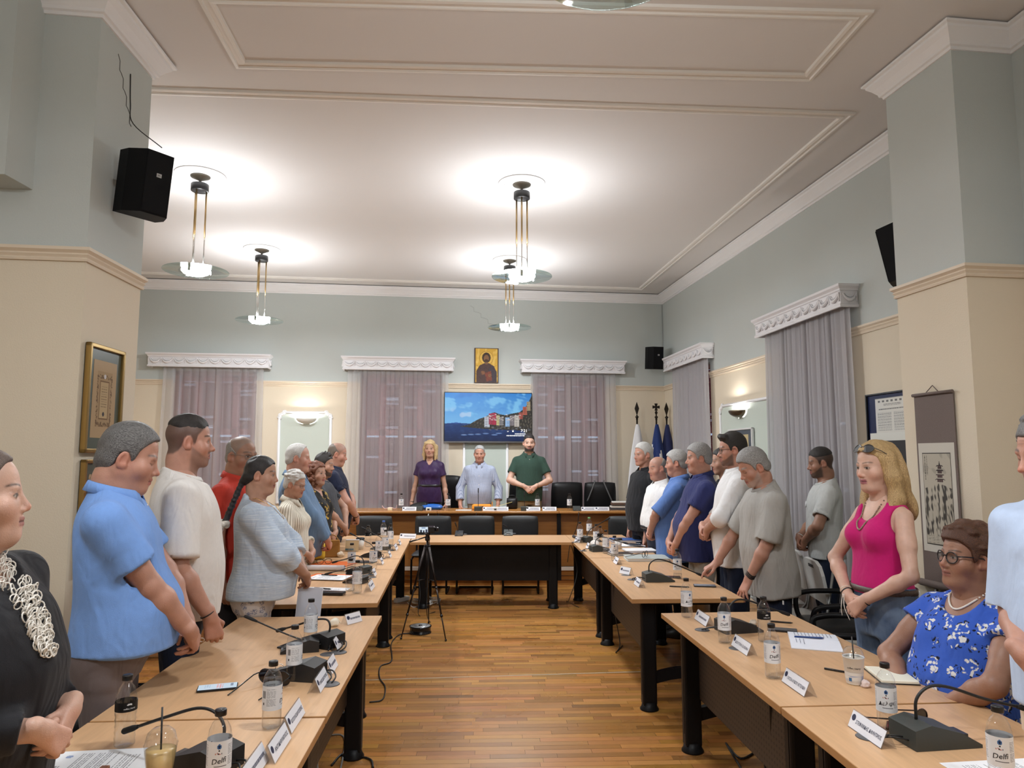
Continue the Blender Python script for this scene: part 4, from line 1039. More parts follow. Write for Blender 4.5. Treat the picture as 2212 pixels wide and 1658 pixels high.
GLASSD = glassy('lamp_disc_glass', (.76, .84, .82)); BRASS = mat('brass_rod', srgb(176, 148, 104), .28, .95); BLK = mat('black_lacquer', (.012, .012, .013), .35); CHROME = mat('steel_rod', (.75, .74, .72), .2, 1.)
def make_pendant(W, name):
    o = thing('pendant_lamp', 'x', 'pendant lamp', group='glass-disc pendant lamps')
    mb = MB(); mb.lathe([(.0, .0), (.225, 0), (.225, -.008), (.212, -.016), (.200, -.012), (.19, -.016), (.14, -.010), (.12, -.014), (.07, -.012), (0, -.012)], 40, WHITE)
    for i in range(24):
        a = 2 * PI * i / 24; mb.ball((math.cos(a) * .165, math.sin(a) * .165, -.014), .012, WHITE, 6, (1, 1, .5))
    mb.build('ceiling_rose', WHITE, o)
    MB().lathe([(.012, -.10), (.012, -.055), (.085, -.022), (.088, -.012), (.012, -.012)], 24, mat('canopy_grey', srgb(128, 124, 114), .4, .4)).build('canopy', None, o)
    MB().lathe([(0, -.088), (.074, -.088), (.078, -.092), (.078, -.152), (.074, -.156), (0, -.156)], 32, BLK).build('hub', BLK, o)
    for i in range(3):
        a = 2 * PI * i / 3 + .5; x, y = math.cos(a) * .058, math.sin(a) * .058; rd = MB(); rd.cyl((x, y, -.15), (x, y, -.58), .008, None, 8, BRASS); rd.cyl((x, y, -.58), (x, y, -.90), .0055, None, 8, CHROME); rd.build('rod', BRASS, o)
    g = MB(); g.lathe([(.125, -.912), (.282, -.912), (.285, -.909), (.282, -.904), (.125, -.904)], 48, GLASSD); g.build('glass_disc', GLASSD, o)
    MB().lathe([(0, -.950), (.070, -.944), (.108, -.928), (.126, -.908)], 18, light_mat(name, (.94, .97, 1.), W)).build('bowl', None, o)
    MB().lathe([(.126, -.908), (.118, -.897), (0, -.894)], 18, light_mat(name + '_top', (.94, .97, 1.), W * UPF)).build('upper_diffuser', None, o)
    for i in range(3):
        a = 2 * PI * i / 3 + .5; x, y = math.cos(a), math.sin(a); MB().box(-.012, .012, -.004, .004, -.03, .03, CHROME, T_((x * .128, y * .128, -.905)) @ Matrix.Rotation(a + PI / 2, 4, 'Z')).build('clip', CHROME, o)
    return o
P0 = make_pendant(LAMP_W, 'pendant_bowl_light')
PEND = [((-2.884, 6.322), 'glass-disc pendant lamp nearest the left stub wall'), ((-3.137, 8.665), 'glass-disc pendant lamp over the leftmost back curtain'), ((.093, 6.522), 'large-looking glass-disc pendant lamp in front of the other central one'), ((-.031, 9.147), 'farther central glass-disc pendant lamp above the icon')]
for i, ((x, y), lb) in enumerate(PEND):
    o = P0 if i == 0 else dup(P0); o.location = (x, y, ZC); o['label'] = lb
P1 = make_pendant(NEAR_W, 'near_bowl_light') if abs(NEAR_W - LAMP_W) > 1e-6 else dup(P0)
for i, ((x, y), lb) in enumerate([((.34, 2.25), 'glass-disc pendant lamp cut off by the top edge of the picture'), ((-1.9, 1.1), 'glass-disc pendant lamp over the near table, out of view'), ((1.95, .55), 'glass-disc pendant lamp beside the camera')]):
    o = P1 if i == 0 else dup(P1); o.location = (x, y, ZC); o['label'] = lb
# ------------------------------------------------------------------ furniture
CF = V(0, math.cos(PITCH), math.sin(PITCH)); CU = V(0, -math.sin(PITCH), math.cos(PITCH)); CAM = V(0, 0, CAM_H)
def at(px, py, z):
    """point of the plane at height z that the picture shows at (px, py): used to read positions off the photograph"""
    d = CF + V(1, 0, 0) * ((px - 1106) / FPX) + CU * ((829 - py) / FPX); return CAM + d * ((z - CAM_H) / d.z)
def aty(px, py, y):
    d = CF + V(1, 0, 0) * ((px - 1106) / FPX) + CU * ((829 - py) / FPX); return CAM + d * (y / d.y)
def wood(name, c, ax='y', rough=.42, var=.28, scale=5.):
    st = {'y': (14, 1.1, 14), 'x': (1.1, 14, 14), 'z': (14, 14, 1.1)}[ax]
    return mat(name, c, rough, var=var, vscale=scale, stretch=st)
BEECH = wood('beech_top', srgb(206, 165, 124), 'y', .38, .17); BEECHX = wood('beech_top_x', srgb(206, 165, 124), 'x', .38, .17); BEECHE = mat('beech_edge', srgb(178, 132, 84), .45, var=.12, vscale=20.)
METAL = mat('black_powder_metal', (.006, .006, .007), .45, bump=.05, bscale=300., Specular_IOR_Level=.22)
def perf_mat():
    m = mat('perforated_panel', srgb(52, 42, 34), .5); nt = m.node_tree; b = nt.nodes['Principled BSDF']
    tc = nd(nt, 'ShaderNodeTexCoord'); mp = nd(nt, 'ShaderNodeMapping'); mp.inputs['Scale'].default_value = (38, 38, 38); nt.links.new(tc.outputs['Object'], mp.inputs[0])
    fr = nd(nt, 'ShaderNodeVectorMath', operation='FRACTION'); nt.links.new(mp.outputs[0], fr.inputs[0]); sb = nd(nt, 'ShaderNodeVectorMath', operation='SUBTRACT'); sb.inputs[1].default_value = (.5, .5, .5); nt.links.new(fr.outputs[0], sb.inputs[0])
    ml = nd(nt, 'ShaderNodeVectorMath', operation='MULTIPLY'); ml.inputs[1].default_value = (0, 1, 1); nt.links.new(sb.outputs[0], ml.inputs[0]); le = nd(nt, 'ShaderNodeVectorMath', operation='LENGTH'); nt.links.new(ml.outputs[0], le.inputs[0])
    lt = nd(nt, 'ShaderNodeMath', operation='LESS_THAN', n_1=.24); nt.links.new(le.outputs['Value'], lt.inputs[0])
    mx = nd(nt, 'ShaderNodeMix', data_type='RGBA'); mx.inputs[6].default_value = (*srgb(58, 48, 40), 1); mx.inputs[7].default_value = (.006, .005, .004, 1); nt.links.new(lt.outputs[0], mx.inputs[0]); nt.links.new(mx.outputs[2], b.inputs['Base Color']); return m
PERF = perf_mat(); TZ = .735; LEGMESH = {}
def leg_mesh():
    if 'leg' not in LEGMESH:
        mb = MB(); mb.box(-.048, .048, -.036, .036, .03, TZ - .03, METAL, None, .012); mb.box(-.050, -.030, -.012, .012, .1, TZ - .05, METAL)
        mb.lathe([(0, 0), (.062, 0), (.062, .008), (.052, .022), (.046, .05), (0, .05)], 20, METAL); LEGMESH['leg'] = mb.mesh('leg')
    return LEGMESH['leg']
def table(near, far, W, side, label, legs=True, panel=True):
    """near, far: ends of the aisle-side edge; side: +1 when the table lies to the right of it"""
    n, f = V(*near, 0), V(*far, 0); d = (f - n); L = d.length; d.normalize(); ang = math.atan2(-d.x, d.y)
    o = thing('conference_table', label, 'table', n, ang, 'beech conference tables'); s = side
    X = lambda a, b: (min(a * s, b * s), max(a * s, b * s))
    mb = MB(); mb.box(*X(0, W), 0, L, TZ - .028, TZ - .0005, BEECHE, None, .002); mb.box(*X(.002, W - .002), .002, L - .002, TZ - .001, TZ, BEECH); mb.build('table_top', BEECH, o)
    for y in (.13, L - .13):
        for x in (.13, W - .13):
            lg = bpy.data.objects.new('leg', leg_mesh()); link(lg, o); lg.location = (x * s, y, 0)
        mb = MB(); pts = [(x * s, y, .19 + .045 * math.sin(PI * (x - .13) / (W - .26))) for x in [.13 + (W - .26) * i / 10 for i in range(11)]]
        vs = [(p[0], p[1] + dy, p[2] + dz) for p in pts for dy, dz in ((-.02, -.035), (.02, -.035), (.02, .035), (-.02, .035))]; fs = [(i * 4 + j, i * 4 + (j + 1) % 4, (i + 1) * 4 + (j + 1) % 4, (i + 1) * 4 + j) for i in range(10) for j in range(4)]
        mb.add(vs, fs, METAL); mb.build('cross_bar', METAL, o); MB().box(*X(.08, W - .08), y - .03, y + .03, TZ - .058, TZ - .029, METAL).build('top_bar', METAL, o)
    if panel:
        MB().box(*X(.16, .172), .19, L - .19, .30, TZ - .04, PERF).build('modesty_panel', PERF, o)
    MB().lathe([(0, .0012), (.038, .0012), (.040, 0), (0, 0)], 24, mat('grommet_grey', (.09, .09, .095), .5), True, T_((.15 * s, L * .5, TZ))).build('cable_grommet', None, o)
    return o
table((-.665, 2.645), (-.763, 4.27), .82, -1, 'table on the left holding the lit phone and sunglasses')
table((-.575, 1.05), (-.664, 2.63), .82, -1, 'nearest table on the left, with papers and an iced coffee')
table((.997, 2.745), (.887, 4.335), .76, 1, 'table on the right holding the open notebook')
table((1.10, 1.15), (.998, 2.735), .76, 1, 'nearest table on the right, under the big microphone')
table((-.857, 4.63), (-1.02, 6.6), .80, -1, 'table on the left beneath the orange folders')
table((-1.022, 6.615), (-1.185, 8.6), .80, -1, 'table on the left beneath the ochre handbag')
table((.784, 4.75), (.715, 6.65), .74, 1, 'table on the right where the man in grey rests his hands')
table((.714, 6.665), (.64, 8.62), .68, 1, 'table on the right beneath the blue folder')
def cross_table():
    o = thing('conference_table', 'cross table linking the two rows, with a camcorder before it', 'table', (0, 0, 0), 0, 'beech conference tables'); x0, x1, y0, y1 = -1.118, .668, 7.88, 8.62
    mb = MB(); mb.prism([(x0, y0), (x1, y0), (x1 - .03, y1), (x0 - .06, y1)], TZ - .028, TZ - .0005, BEECHE); mb.prism([(x0 + .002, y0 + .002), (x1 - .002, y0 + .002), (x1 - .032, y1 - .002), (x0 - .058, y1 - .002)], TZ - .001, TZ, BEECHX); mb.build('table_top', BEECHX, o)
    for x in (x0 + .13, x1 - .21):
        for y in (y0 + .18, y1 - .14): lg = bpy.data.objects.new('leg', leg_mesh()); link(lg, o); lg.location = (x, y, 0)
    MB().box(x0 + .08, x1 - .12, y0 + .16, y0 + .175, .30, TZ - .03, METAL).build('modesty_panel', METAL, o)
    for i in range(3):
        g = MB()
        for a in range(-3, 4):
            for b in range(-2, 3): g.box(a * .018 - .005, a * .018 + .005, -.002, 0, b * .018 - .005, b * .018 + .005, mat('slot_dark', (.002, .002, .002), .8))
        g.build('vent_slot', None, o).location = (x0 + .35 + i * .5, y0 + .159, .52)
cross_table()

# ---- the dais and its long desk
OAKP = wood('oak_panel', srgb(150, 98, 46), 'x', .4, .3, 4.); OAKT = wood('oak_desk_top', srgb(176, 122, 66), 'x', .25, .2, 4.)
pf = struct(MB().prism([(-3.3, 9.50), (2.25, 9.50), (2.3, 11.1), (-3.3, 10.40)], 0, .20, OAKP).build('floor_dais'), 'low oak platform under the long desk')
tag(MB().box(-3.3, 2.25, 9.485, 9.53, .185, .228, mat('dais_edge', srgb(205, 196, 184), .5)).build('edge_strip', None, pf)); tag(MB().box(-3.3, 2.25, 9.488, 9.50, .0, .02, OAKT).build('foot_strip', None, pf))
for zz in (.06, .115): MB().box(-3.3, 2.25, 9.492, 9.50, zz, zz + .006, mat('groove_dark', srgb(84, 52, 24), .6)).build('groove', None, pf)
dk = thing('long_desk', 'long oak desk on the dais in front of the three people', 'desk', (0, 0, .2))
for i, (a, b) in enumerate(((-2.62, -.98), (-.978, .62), (.622, 2.02))):
    mb = MB(); mb.box(a, b, 9.41, 10.02, .725, .755, OAKT, None, .008); mb.build('desk_top', OAKT, dk)
    MB().box(a + .01, b - .01, 9.56, 9.585, .03, .715, OAKP).build('front_panel', OAKP, dk)
    for x in (a + .06, b - .06): MB().box(x - .025, x + .025, 9.60, 9.98, .0, .725, OAKP).build('side_panel', OAKP, dk)
MB().box(.595, .645, 9.50, 9.56, .42, .72, METAL).build('joint_post', METAL, dk)

# ---- chairs
LEATH = mat('black_leather', (.008, .008, .009), .42, bump=.12, bscale=120., Specular_IOR_Level=.3); GREYV = mat('charcoal_vinyl', srgb(44, 47, 50), .5, bump=.1, bscale=200.)
def cushion(name, w, d, t, M, m, parent, crown=.012, bend=0.):
    vs = []; nx, ny = 10, 8
    for sgn in (1, -1):
        for j in range(ny + 1):
            for i in range(nx + 1):
                u, v = i / nx * 2 - 1, j / ny * 2 - 1; e = max(abs(u), abs(v)); rim = max(0, 1 - ((1 - e) / .16)) if e > .84 else 0
                h = (t / 2 + crown * (1 - u * u) * (1 - v * v)) * math.sqrt(max(0, 1 - rim ** 2 * .98)); k = 1 - .06 * (abs(u * v)) ** 3
                vs.append((u * w / 2 * k, v * d / 2 * k, sgn * h + bend * u * u))
    n = (nx + 1) * (ny + 1); fs = []
    for s_, o_ in ((1, 0), (-1, n)):
        for j in range(ny):
            for i in range(nx):
                a = o_ + j * (nx + 1) + i; q = (a, a + 1, a + nx + 2, a + nx + 1); fs.append(q if s_ > 0 else q[::-1])
    ring = [i for i in range(nx + 1)] + [j * (nx + 1) + nx for j in range(1, ny + 1)] + [ny * (nx + 1) + i for i in range(nx - 1, -1, -1)] + [j * (nx + 1) for j in range(ny - 1, 0, -1)]
    for a, b in zip(ring, ring[1:] + ring[:1]): fs.append((a, a + n, b + n, b))
    return MB().add(vs, fs, m, True, M).build(name, m, parent)
def visitor_chair(loc, rz, label):
    o = thing('visitor_chair', label, 'chair', loc, math.radians(rz), 'charcoal cantilever chairs')
    cushion('seat', .46, .44, .05, T_((0, 0, .46)), GREYV, o); cushion('backrest', .47, .36, .04, T_((0, -.23, .735)) @ Matrix.Rotation(math.radians(80), 4, 'X'), GREYV, o, .01, .0)
    for s in (-1, 1):
        MB().tube(spline([(s * .20, -.24, .90), (s * .21, -.235, .55), (s * .215, -.20, .44), (s * .215, .17, .42), (s * .215, .21, .38), (s * .215, .22, .06), (s * .215, .19, .018), (s * .215, -.2, .016)], 5), .0125, 8, METAL).build('frame_tube', METAL, o)
    MB().tube([(-.215, -.2, .016), (.215, -.2, .016)], .0125, 8, METAL).build('floor_bar', METAL, o); return o
visitor_chair((-1.774, 9.05, 0), 180, 'charcoal chair behind the cluster of bottles, leftmost before the desk')
visitor_chair((-1.015, 9.05, 0), 180, 'charcoal chair behind the camcorder')
visitor_chair((-.458, 9.05, 0), 180, 'charcoal chair behind the black microphone box on the cross table')
visitor_chair((.105, 9.05, 0), 180, 'charcoal chair behind the grey microphone base on the cross table')
visitor_chair((1.42, 8.98, 0), 168, 'charcoal chair partly hidden by the man in the black shirt')
def office_chair(loc, rz, label, hgt=1.0, arms=True, wheels=True, top=.60, group='black office armchairs'):
    o = thing('office_chair', label, 'chair', loc, math.radians(rz), group); k = hgt
    cushion('seat', .50, .48, .08, T_((0, 0, .47)), LEATH, o, .02); cushion('backrest', .47, top, .06, T_((0, -.27, .50 + top / 2 + .04)) @ Matrix.Rotation(math.radians(82), 4, 'X'), LEATH, o, .02, .02)
    if arms:
        for s in (-1, 1): MB().tube(spline([(s * .22, -.26, .62), (s * .27, -.22, .67), (s * .28, .0, .675), (s * .28, .14, .66), (s * .275, .19, .62), (s * .25, .18, .50), (s * .22, .10, .44)], 5), [.018] * 31, 8, METAL).build('armrest', METAL, o)
    MB().cyl((0, 0, .10), (0, 0, .43), .028, None, 12, METAL).build('gas_lift', METAL, o); b = MB()
    for i in range(5):
        a = 2 * PI * i / 5; b.tube([(0, 0, .12), (math.cos(a) * .28, math.sin(a) * .28, .075)], [.026, .016], 8, METAL)
    b.build('base', METAL, o)
    for i in range(5):
        a = 2 * PI * i / 5; MB().cyl((math.cos(a) * .28 - .02 * math.sin(a), math.sin(a) * .28 + .02 * math.cos(a), .032), (math.cos(a) * .28 + .02 * math.sin(a), math.sin(a) * .28 - .02 * math.cos(a), .032), .032, None, 12, METAL).build('caster', METAL, o)
    return o
office_chair((-1.02, 10.36, .2), 172, 'black leather chair behind the woman in purple', top=.66, arms=False)
office_chair((.22, 10.40, .2), 186, 'black leather chair behind the man in the green polo', top=.58, arms=False)
c1 = office_chair((.83, 10.30, .2), 184, 'empty black leather chair right of the man in the green polo', top=.56, arms=False)
c2 = office_chair((1.28, 10.30, .2), 176, 'empty black leather chair with grey straps over its back', top=.56, arms=False)
for x0, x1 in ((-.06, -.17), (.08, .19)):
    MB().tube(spline([(x0, -.235, 1.125), (x0, -.225, 1.09), ((x0 + x1) / 2, -.195, .95), (x1, -.20, .82)], 5), .010, 6, mat('strap_grey', srgb(96, 96, 96), .6)).build('strap', None, c2)
office_chair((1.98, 4.28, 0), 70, 'black office armchair pushed back behind the man in the grey t-shirt', top=.50)
office_chair((2.40, 3.80, 0), 62, 'black office armchair at the pink woman\'s elbow, nearest the notebook', top=.50)
office_chair((2.25, 5.10, 0), 80, 'black office armchair by the white folding chair', top=.50)
office_chair((2.36, 2.78, 0), 78, 'black chair on which the seated woman sits', top=.42)
office_chair((-2.05, 2.72, 0), -100, 'black armchair with steel arms behind the man in the blue polo', top=.46)
office_chair((-2.12, 3.22, 0), -95, 'black armchair behind the man in the white t-shirt', top=.40)
office_chair((-2.55, 4.95, 0), -95, 'black armchair behind the man in the red polo', top=.40)
WPL = mat('white_plastic', srgb(222, 222, 218), .45); GRM = mat('grey_tube', srgb(150, 150, 148), .4, .6)
def folding_chair(loc, rz, label):
    o = thing('folding_chair', label, 'chair', loc, math.radians(rz), 'white plastic folding chairs'); cushion('seat', .42, .40, .03, T_((0, .02, .44)), WPL, o, .004)
    pts = [(-.22, .0), (.22, .0), (.225, .22), (.20, .29), (.13, .32), (-.13, .32), (-.20, .29), (-.225, .22)]; M = T_((0, -.20, .55)) @ Matrix.Rotation(math.radians(-10), 4, 'X'); mb = MB(); mb.prism(pts, -.012, .012, WPL, M, 'y'); mb.build('backrest', WPL, o)
    MB().prism([(-.06, .26), (.06, .26), (.06, .285), (-.06, .285)], -.0135, .0135, mat('slot_grey', (.06, .06, .06), .7), M, 'y').build('hand_slot', None, o)
    for s in (-1, 1):
        MB().tube([(s * .225, -.245, .86), (s * .225, -.17, .45), (s * .225, .24, .012)], .011, 8, GRM).build('leg', GRM, o); MB().tube([(s * .205, .16, .43), (s * .205, -.27, .012)], .011, 8, GRM).build('leg', GRM, o)
    return o
folding_chair((2.20, 5.68, 0), 84, 'white folding chair with a hand slot beside the man by the curtain')
folding_chair((2.30, 6.28, 0), 84, 'white folding chair half hidden behind the man in the grey t-shirt')
folding_chair((2.36, 4.66, 0), 84, 'white folding chair behind the woman in pink')
bg = thing('shoulder_bag', 'dark navy bag lying on the office chair beside the woman in pink', 'bag', (2.36, 3.80, .515), math.radians(60)); NAVY = mat('navy_canvas', srgb(24, 27, 38), .6, bump=.2, bscale=300.)
cushion('body', .40, .28, .10, T_((0, 0, .06)), NAVY, bg, .03); MB().tube(spline([(-.18, -.12, .10), (-.08, -.16, .14), (.1, -.15, .14), (.19, -.1, .10)], 6), .010, 6, NAVY).build('strap', NAVY, bg); MB().tube([(-.17, .06, .125), (.17, .06, .125)], .004, 6, CHROME).build('zip', CHROME, bg)

# ---- things on the walls
TVM = mat('tv_bezel', (.01, .01, .011), .3)
tv = thing('television', 'large wall television showing a seaside village at dusk', 'television'); on_back(tv, -2.823, 2.272, .09)
MB().box(-.672, .672, -.02, .03, -.385, .372, TVM, None, .004).build('casing', TVM, tv); MB().box(-.672, .672, -.024, -.018, -.392, -.372, mat('tv_lip', (.16, .16, .17), .35, .6)).build('lower_bezel', None, tv)
MB().box(-.2, .2, .03, .085, -.2, .2, METAL).build('wall_bracket', METAL, tv)
p = Pic(216, 122, (0, 0, 0)); u, v = p.u, p.v; n1 = p.noise(2.6, 3.2, 3); n2 = p.noise(7, 9, 5); n3 = p.noise(18, 22, 7)
sky = np.stack([.03 + .26 * v, .26 + .36 * v, .74 + .14 * v], -1) ; p.a = sky * (1.05 - .2 * u[..., None] * (1 - v[..., None])); cl = sst(.1, 1.2, n1 + .55 * n2 + .3 * n3)
p.mix(cl * sst(.72, .35, v), (.30, .72, 1.), .55); p.mix(sst(.0, 1.1, -n1 + .6 * n2) * sst(.5, .1, v), (.02, .20, .66), .7); p.mix(sst(.4, 1.4, n2 + .5 * n1) * sst(.75, .55, v) * sst(.25, .45, v) * (u < .3), (.55, .68, .88), .6)
hz = .640; p.mix((v > hz).astype(float), (.012, .04, .16)); p.mix((v > hz) * sst(.4, 1.2, p.noise(9, 40, 9)), (.04, .11, .32), .5); p.poly([(0, hz), (.06, .63), (.13, .615), (.2, .63), (.3, hz)], (.05, .13, .42))
p.mix(sst(.7, 1.0, v), (.008, .014, .05), .7)
hill = [(.17, .70), (.28, .66), (.33, .60), (.40, .535), (.46, .50), (.50, .46), (.53, .42), (.57, .40), (.63, .44), (.70, .46), (.76, .43), (.86, .395), (.92, .31), (.955, .22), (1, .05), (1, 1.0), (.9, .78), (.6, .76), (.4, .74)]
p.poly(hill, (.035, .032, .028)); m = (p.a.sum(-1) < .12); p.mix(m * sst(.2, 1.1, p.noise(26, 20, 21)) * (v < .74), (.13, .11, .085), .8)
r = np.random.RandomState(5); hs = [(.485, .49, .06, .26, (.55, .58, .66)), (.525, .43, .045, .27, (.40, .04, .09)), (.565, .42, .045, .29, (.48, .03, .08)), (.612, .47, .035, .24, (.62, .56, .28)), (.65, .50, .05, .2, (.25, .24, .25)), (.72, .51, .055, .22, (.35, .55, .85)), (.775, .47, .05, .25, (.25, .22, .24)), (.83, .47, .055, .27, (.60, .55, .50)), (.875, .40, .05, .17, (.42, .10, .08)), (.925, .28, .05, .2, (.45, .12, .08)), (.965, .17, .04, .22, (.42, .33, .20))]
for hx, hy, hw, hh, hc in hs:
    p.rect(hx - hw / 2, hy, hx + hw / 2, hy + hh * .85, hc)
    for a in np.arange(hx - hw / 2 + .006, hx + hw / 2 - .006, .0125):
        for b in np.arange(hy + .02, hy + hh * .8, .035): p.rect(a, b, a + .006, b + .016, np.array(hc) * .25 + .01)
for i in range(45):
    a, b = r.uniform(.48, .86), r.uniform(.44, .56); p.rect(a, b, a + r.uniform(.01, .03), b + r.uniform(.008, .02), np.array([.75, .68, .66]) * r.uniform(.4, 1.1), .8)
p.mix((v > .70) * (v < .78) * (u > .45) * sst(.3, 1., p.noise(20, 30, 31)), (.16, .17, .20), .7)
for bx, by in ((.22, .875), (.30, .865), (.38, .86), (.47, .845), (.57, .87), (.62, .84)): p.ell(bx, by, .035, .014, (.10, .22, .52), .8, .3); p.ell(bx, by - .006, .028, .006, (.30, .36, .5), .6, .3)
p.a *= 1.0
p.obj('screen', 1.322, .728, SCREEN, tv, T_((0, -.0215, -.004)))
LETW = emis('screen_lettering', (.95, .95, .92), .9)
RX = Matrix.Rotation(PI / 2, 4, 'X')
lettering('7:21', .062, LETW, tv, T_((.545, -.0225, -.212)) @ RX); lettering('20°', .022, LETW, tv, T_((.30, -.0225, -.222)) @ RX)
MB().lathe([(0, 0), (.012, 0), (.012, -.001), (0, -.001)], 12, LETW, True, T_((.375, -.0222, -.218)) @ RX).build('weather_icon', None, tv)
for w, z in ((.17, -.258), (.30, -.285)):
    q = MB(); x = .575 - w
    while x < .575: b_ = min(.575, x + random.Random(int(x * 999)).uniform(.012, .03)); q.box(x, b_ - .006, -.0226, -.0222, z - .006, z + .006, LETW); x = b_
    q.build('caption_line', None, tv)
# icon
ic = thing('icon_painting', 'gold-ground painted icon of a haloed figure on the back wall', 'painting'); on_back(ic, -2.847, 3.066, .02)
MB().box(-.186, .186, -.012, .018, -.27, .27, mat('icon_edge', srgb(70, 40, 24), .5)).build('panel', None, ic)
p = Pic(90, 130, srgb(214, 168, 62)); p.mix(sst(.2, 1.2, p.noise(6, 8, 2)), srgb(240, 206, 110), .6); p.rect(0, 0, .02, 1, srgb(60, 30, 20)); p.rect(.98, 0, 1, 1, srgb(60, 30, 20))
p.ell(.49, .28, .30, .205, srgb(150, 105, 40)); p.ell(.49, .28, .285, .195, srgb(226, 184, 84)); p.poly([(.05, 1), (.06, .66), (.2, .5), (.42, .43), (.6, .43), (.82, .52), (.94, .7), (.95, 1)], srgb(74, 50, 46)); p.poly([(.55, 1), (.6, .6), (.75, .5), (.93, .68), (.95, 1)], srgb(58, 52, 62), .8)
p.ell(.49, .27, .185, .155, srgb(58, 38, 24)); p.ell(.49, .30, .115, .115, srgb(132, 92, 58)); p.ell(.49, .375, .10, .06, srgb(66, 44, 28)); p.rect(.44, .40, .54, .47, srgb(120, 84, 54)); p.ell(.34, .72, .09, .06, srgb(128, 84, 54)); p.poly([(.5, .98), (.42, .72), (.7, .66), (.74, .95)], srgb(120, 58, 40)); p.ell(.64, .80, .07, .05, srgb(130, 88, 58)); p.mix(sst(.3, 1.2, p.noise(12, 14, 8)) * (p.v > .5), (.02, .015, .015), .5)
p.obj('painted_face', .356, .52, PRINT, ic, T_((0, -.0125, 0)))
# loudspeakers
SPKM = mat('speaker_black', (.004, .004, .005), .6, bump=.1, bscale=400., Specular_IOR_Level=.15)
def loudspeaker(M, w, h, d, label, logo_dx=0.):
    o = thing('loudspeaker', label, 'loudspeaker', group='black wall loudspeakers'); o.matrix_world = M; hw = w / 2
    MB().prism([(-hw, 0), (hw, 0), (hw, -d * .45), (hw * .62, -d), (-hw * .62, -d), (-hw, -d * .45)], -h / 2, h / 2, SPKM).build('cabinet', SPKM, o)
    MB().box(-hw * .60, hw * .60, -d - .006, -d, -h * .48, h * .48, SPKM, None, .003).build('grille', SPKM, o)
    MB().box(-.014, .014, -d - .008, -d - .006, h * .10, h * .16, mat('speaker_badge', (.5, .5, .5), .4)).build('badge', None, o); lettering('JBL', .014, mat('badge_ink', (.05, .05, .05), .5), o, T_((0, -d - .0085, h * .13)) @ RX, True)
    mb = MB(); mb.box(-.03, .03, .0, .10, -.02, .02, METAL); mb.box(-.035, .035, .09, .11, -.07, .07, METAL); mb.build('bracket', METAL, o); return o
loudspeaker(M_BACK @ T_((-.275, -.27, 3.19)) @ Matrix.Rotation(math.radians(4), 4, 'Z') @ Matrix.Rotation(math.radians(6), 4, 'X'), .255, .34, .22, 'black loudspeaker on the back wall above the flags')
DL = (PL_FAR - PL_NEAR).normalized(); ML = frame_m(PL_NEAR, -DL, V(-DL.y, DL.x, 0) * 1)
ML = frame_m(PL_NEAR, DL, V(-DL.y, DL.x, 0))       # local x along the stub wall away from the camera, -y into the room
loudspeaker(ML @ T_((.30, -.11, 3.25)) @ Matrix.Rotation(math.radians(-38), 4, 'Z') @ Matrix.Rotation(math.radians(8), 4, 'X'), .25, .36, .22, 'black loudspeaker on the left stub wall, largest in view')
loudspeaker(T_((2.86, 4.86, 3.12)) @ Matrix.Rotation(math.radians(-126), 4, 'Z') @ Matrix.Rotation(math.radians(10), 4, 'X'), .26, .40, .22, 'black loudspeaker peeking out behind the right pier')
CBL = mat('cable_black', (.01, .01, .01), .5)
tag(MB().tube(spline([ML @ V(.38, -.2, 3.53), ML @ V(.385, -.02, 3.68), ML @ V(.37, -.004, 3.80), ML @ V(.35, -.004, 3.98)], 6), .003, 6, CBL).build('speaker_cable'), 'thin black wire above the loudspeaker on the left stub wall', 'wire')
tag(MB().tube(spline([M_BACK @ V(-.22, -.2, 3.36), M_BACK @ V(-.06, -.05, 3.40), M_BACK @ V(-.02, -.012, 3.5), M_BACK @ V(-.018, -.010, 4.09)], 6), .003, 6, mat('cable_grey', (.35, .36, .36), .5)).build('speaker_cable'), 'thin grey wire rising in the corner behind the flags', 'wire')
# plaster cracks in steps
def crack(M, pts, label, m): tag(MB().tube([M @ V(*q) for q in pts], .0022, 4, m, True, False).build('crack', None, None), label, 'crack')
CRK = mat('crack_dark', (.06, .055, .05), .9); CRG = mat('crack_faint', (.33, .35, .34), .9)
def steps(x, z, n, dx, dz): 
    o = [(x, -.001, z)]
    for i in range(n): o += [(x + dx * (i + .5), -.001, z - dz * (i + .35)), (x + dx * (i + .5) + .001, -.001, z - dz * (i + 1)), (x + dx * (i + 1), -.001, z - dz * (i + 1) - .01)]
    return o
crack(ML, steps(.20, 4.02, 4, .05, .085), 'dark stepped plaster crack above the left loudspeaker', CRK); crack(M_BACK, steps(-3.1, 4.0, 4, .11, .09), 'faint stepped plaster crack above the icon', CRG)
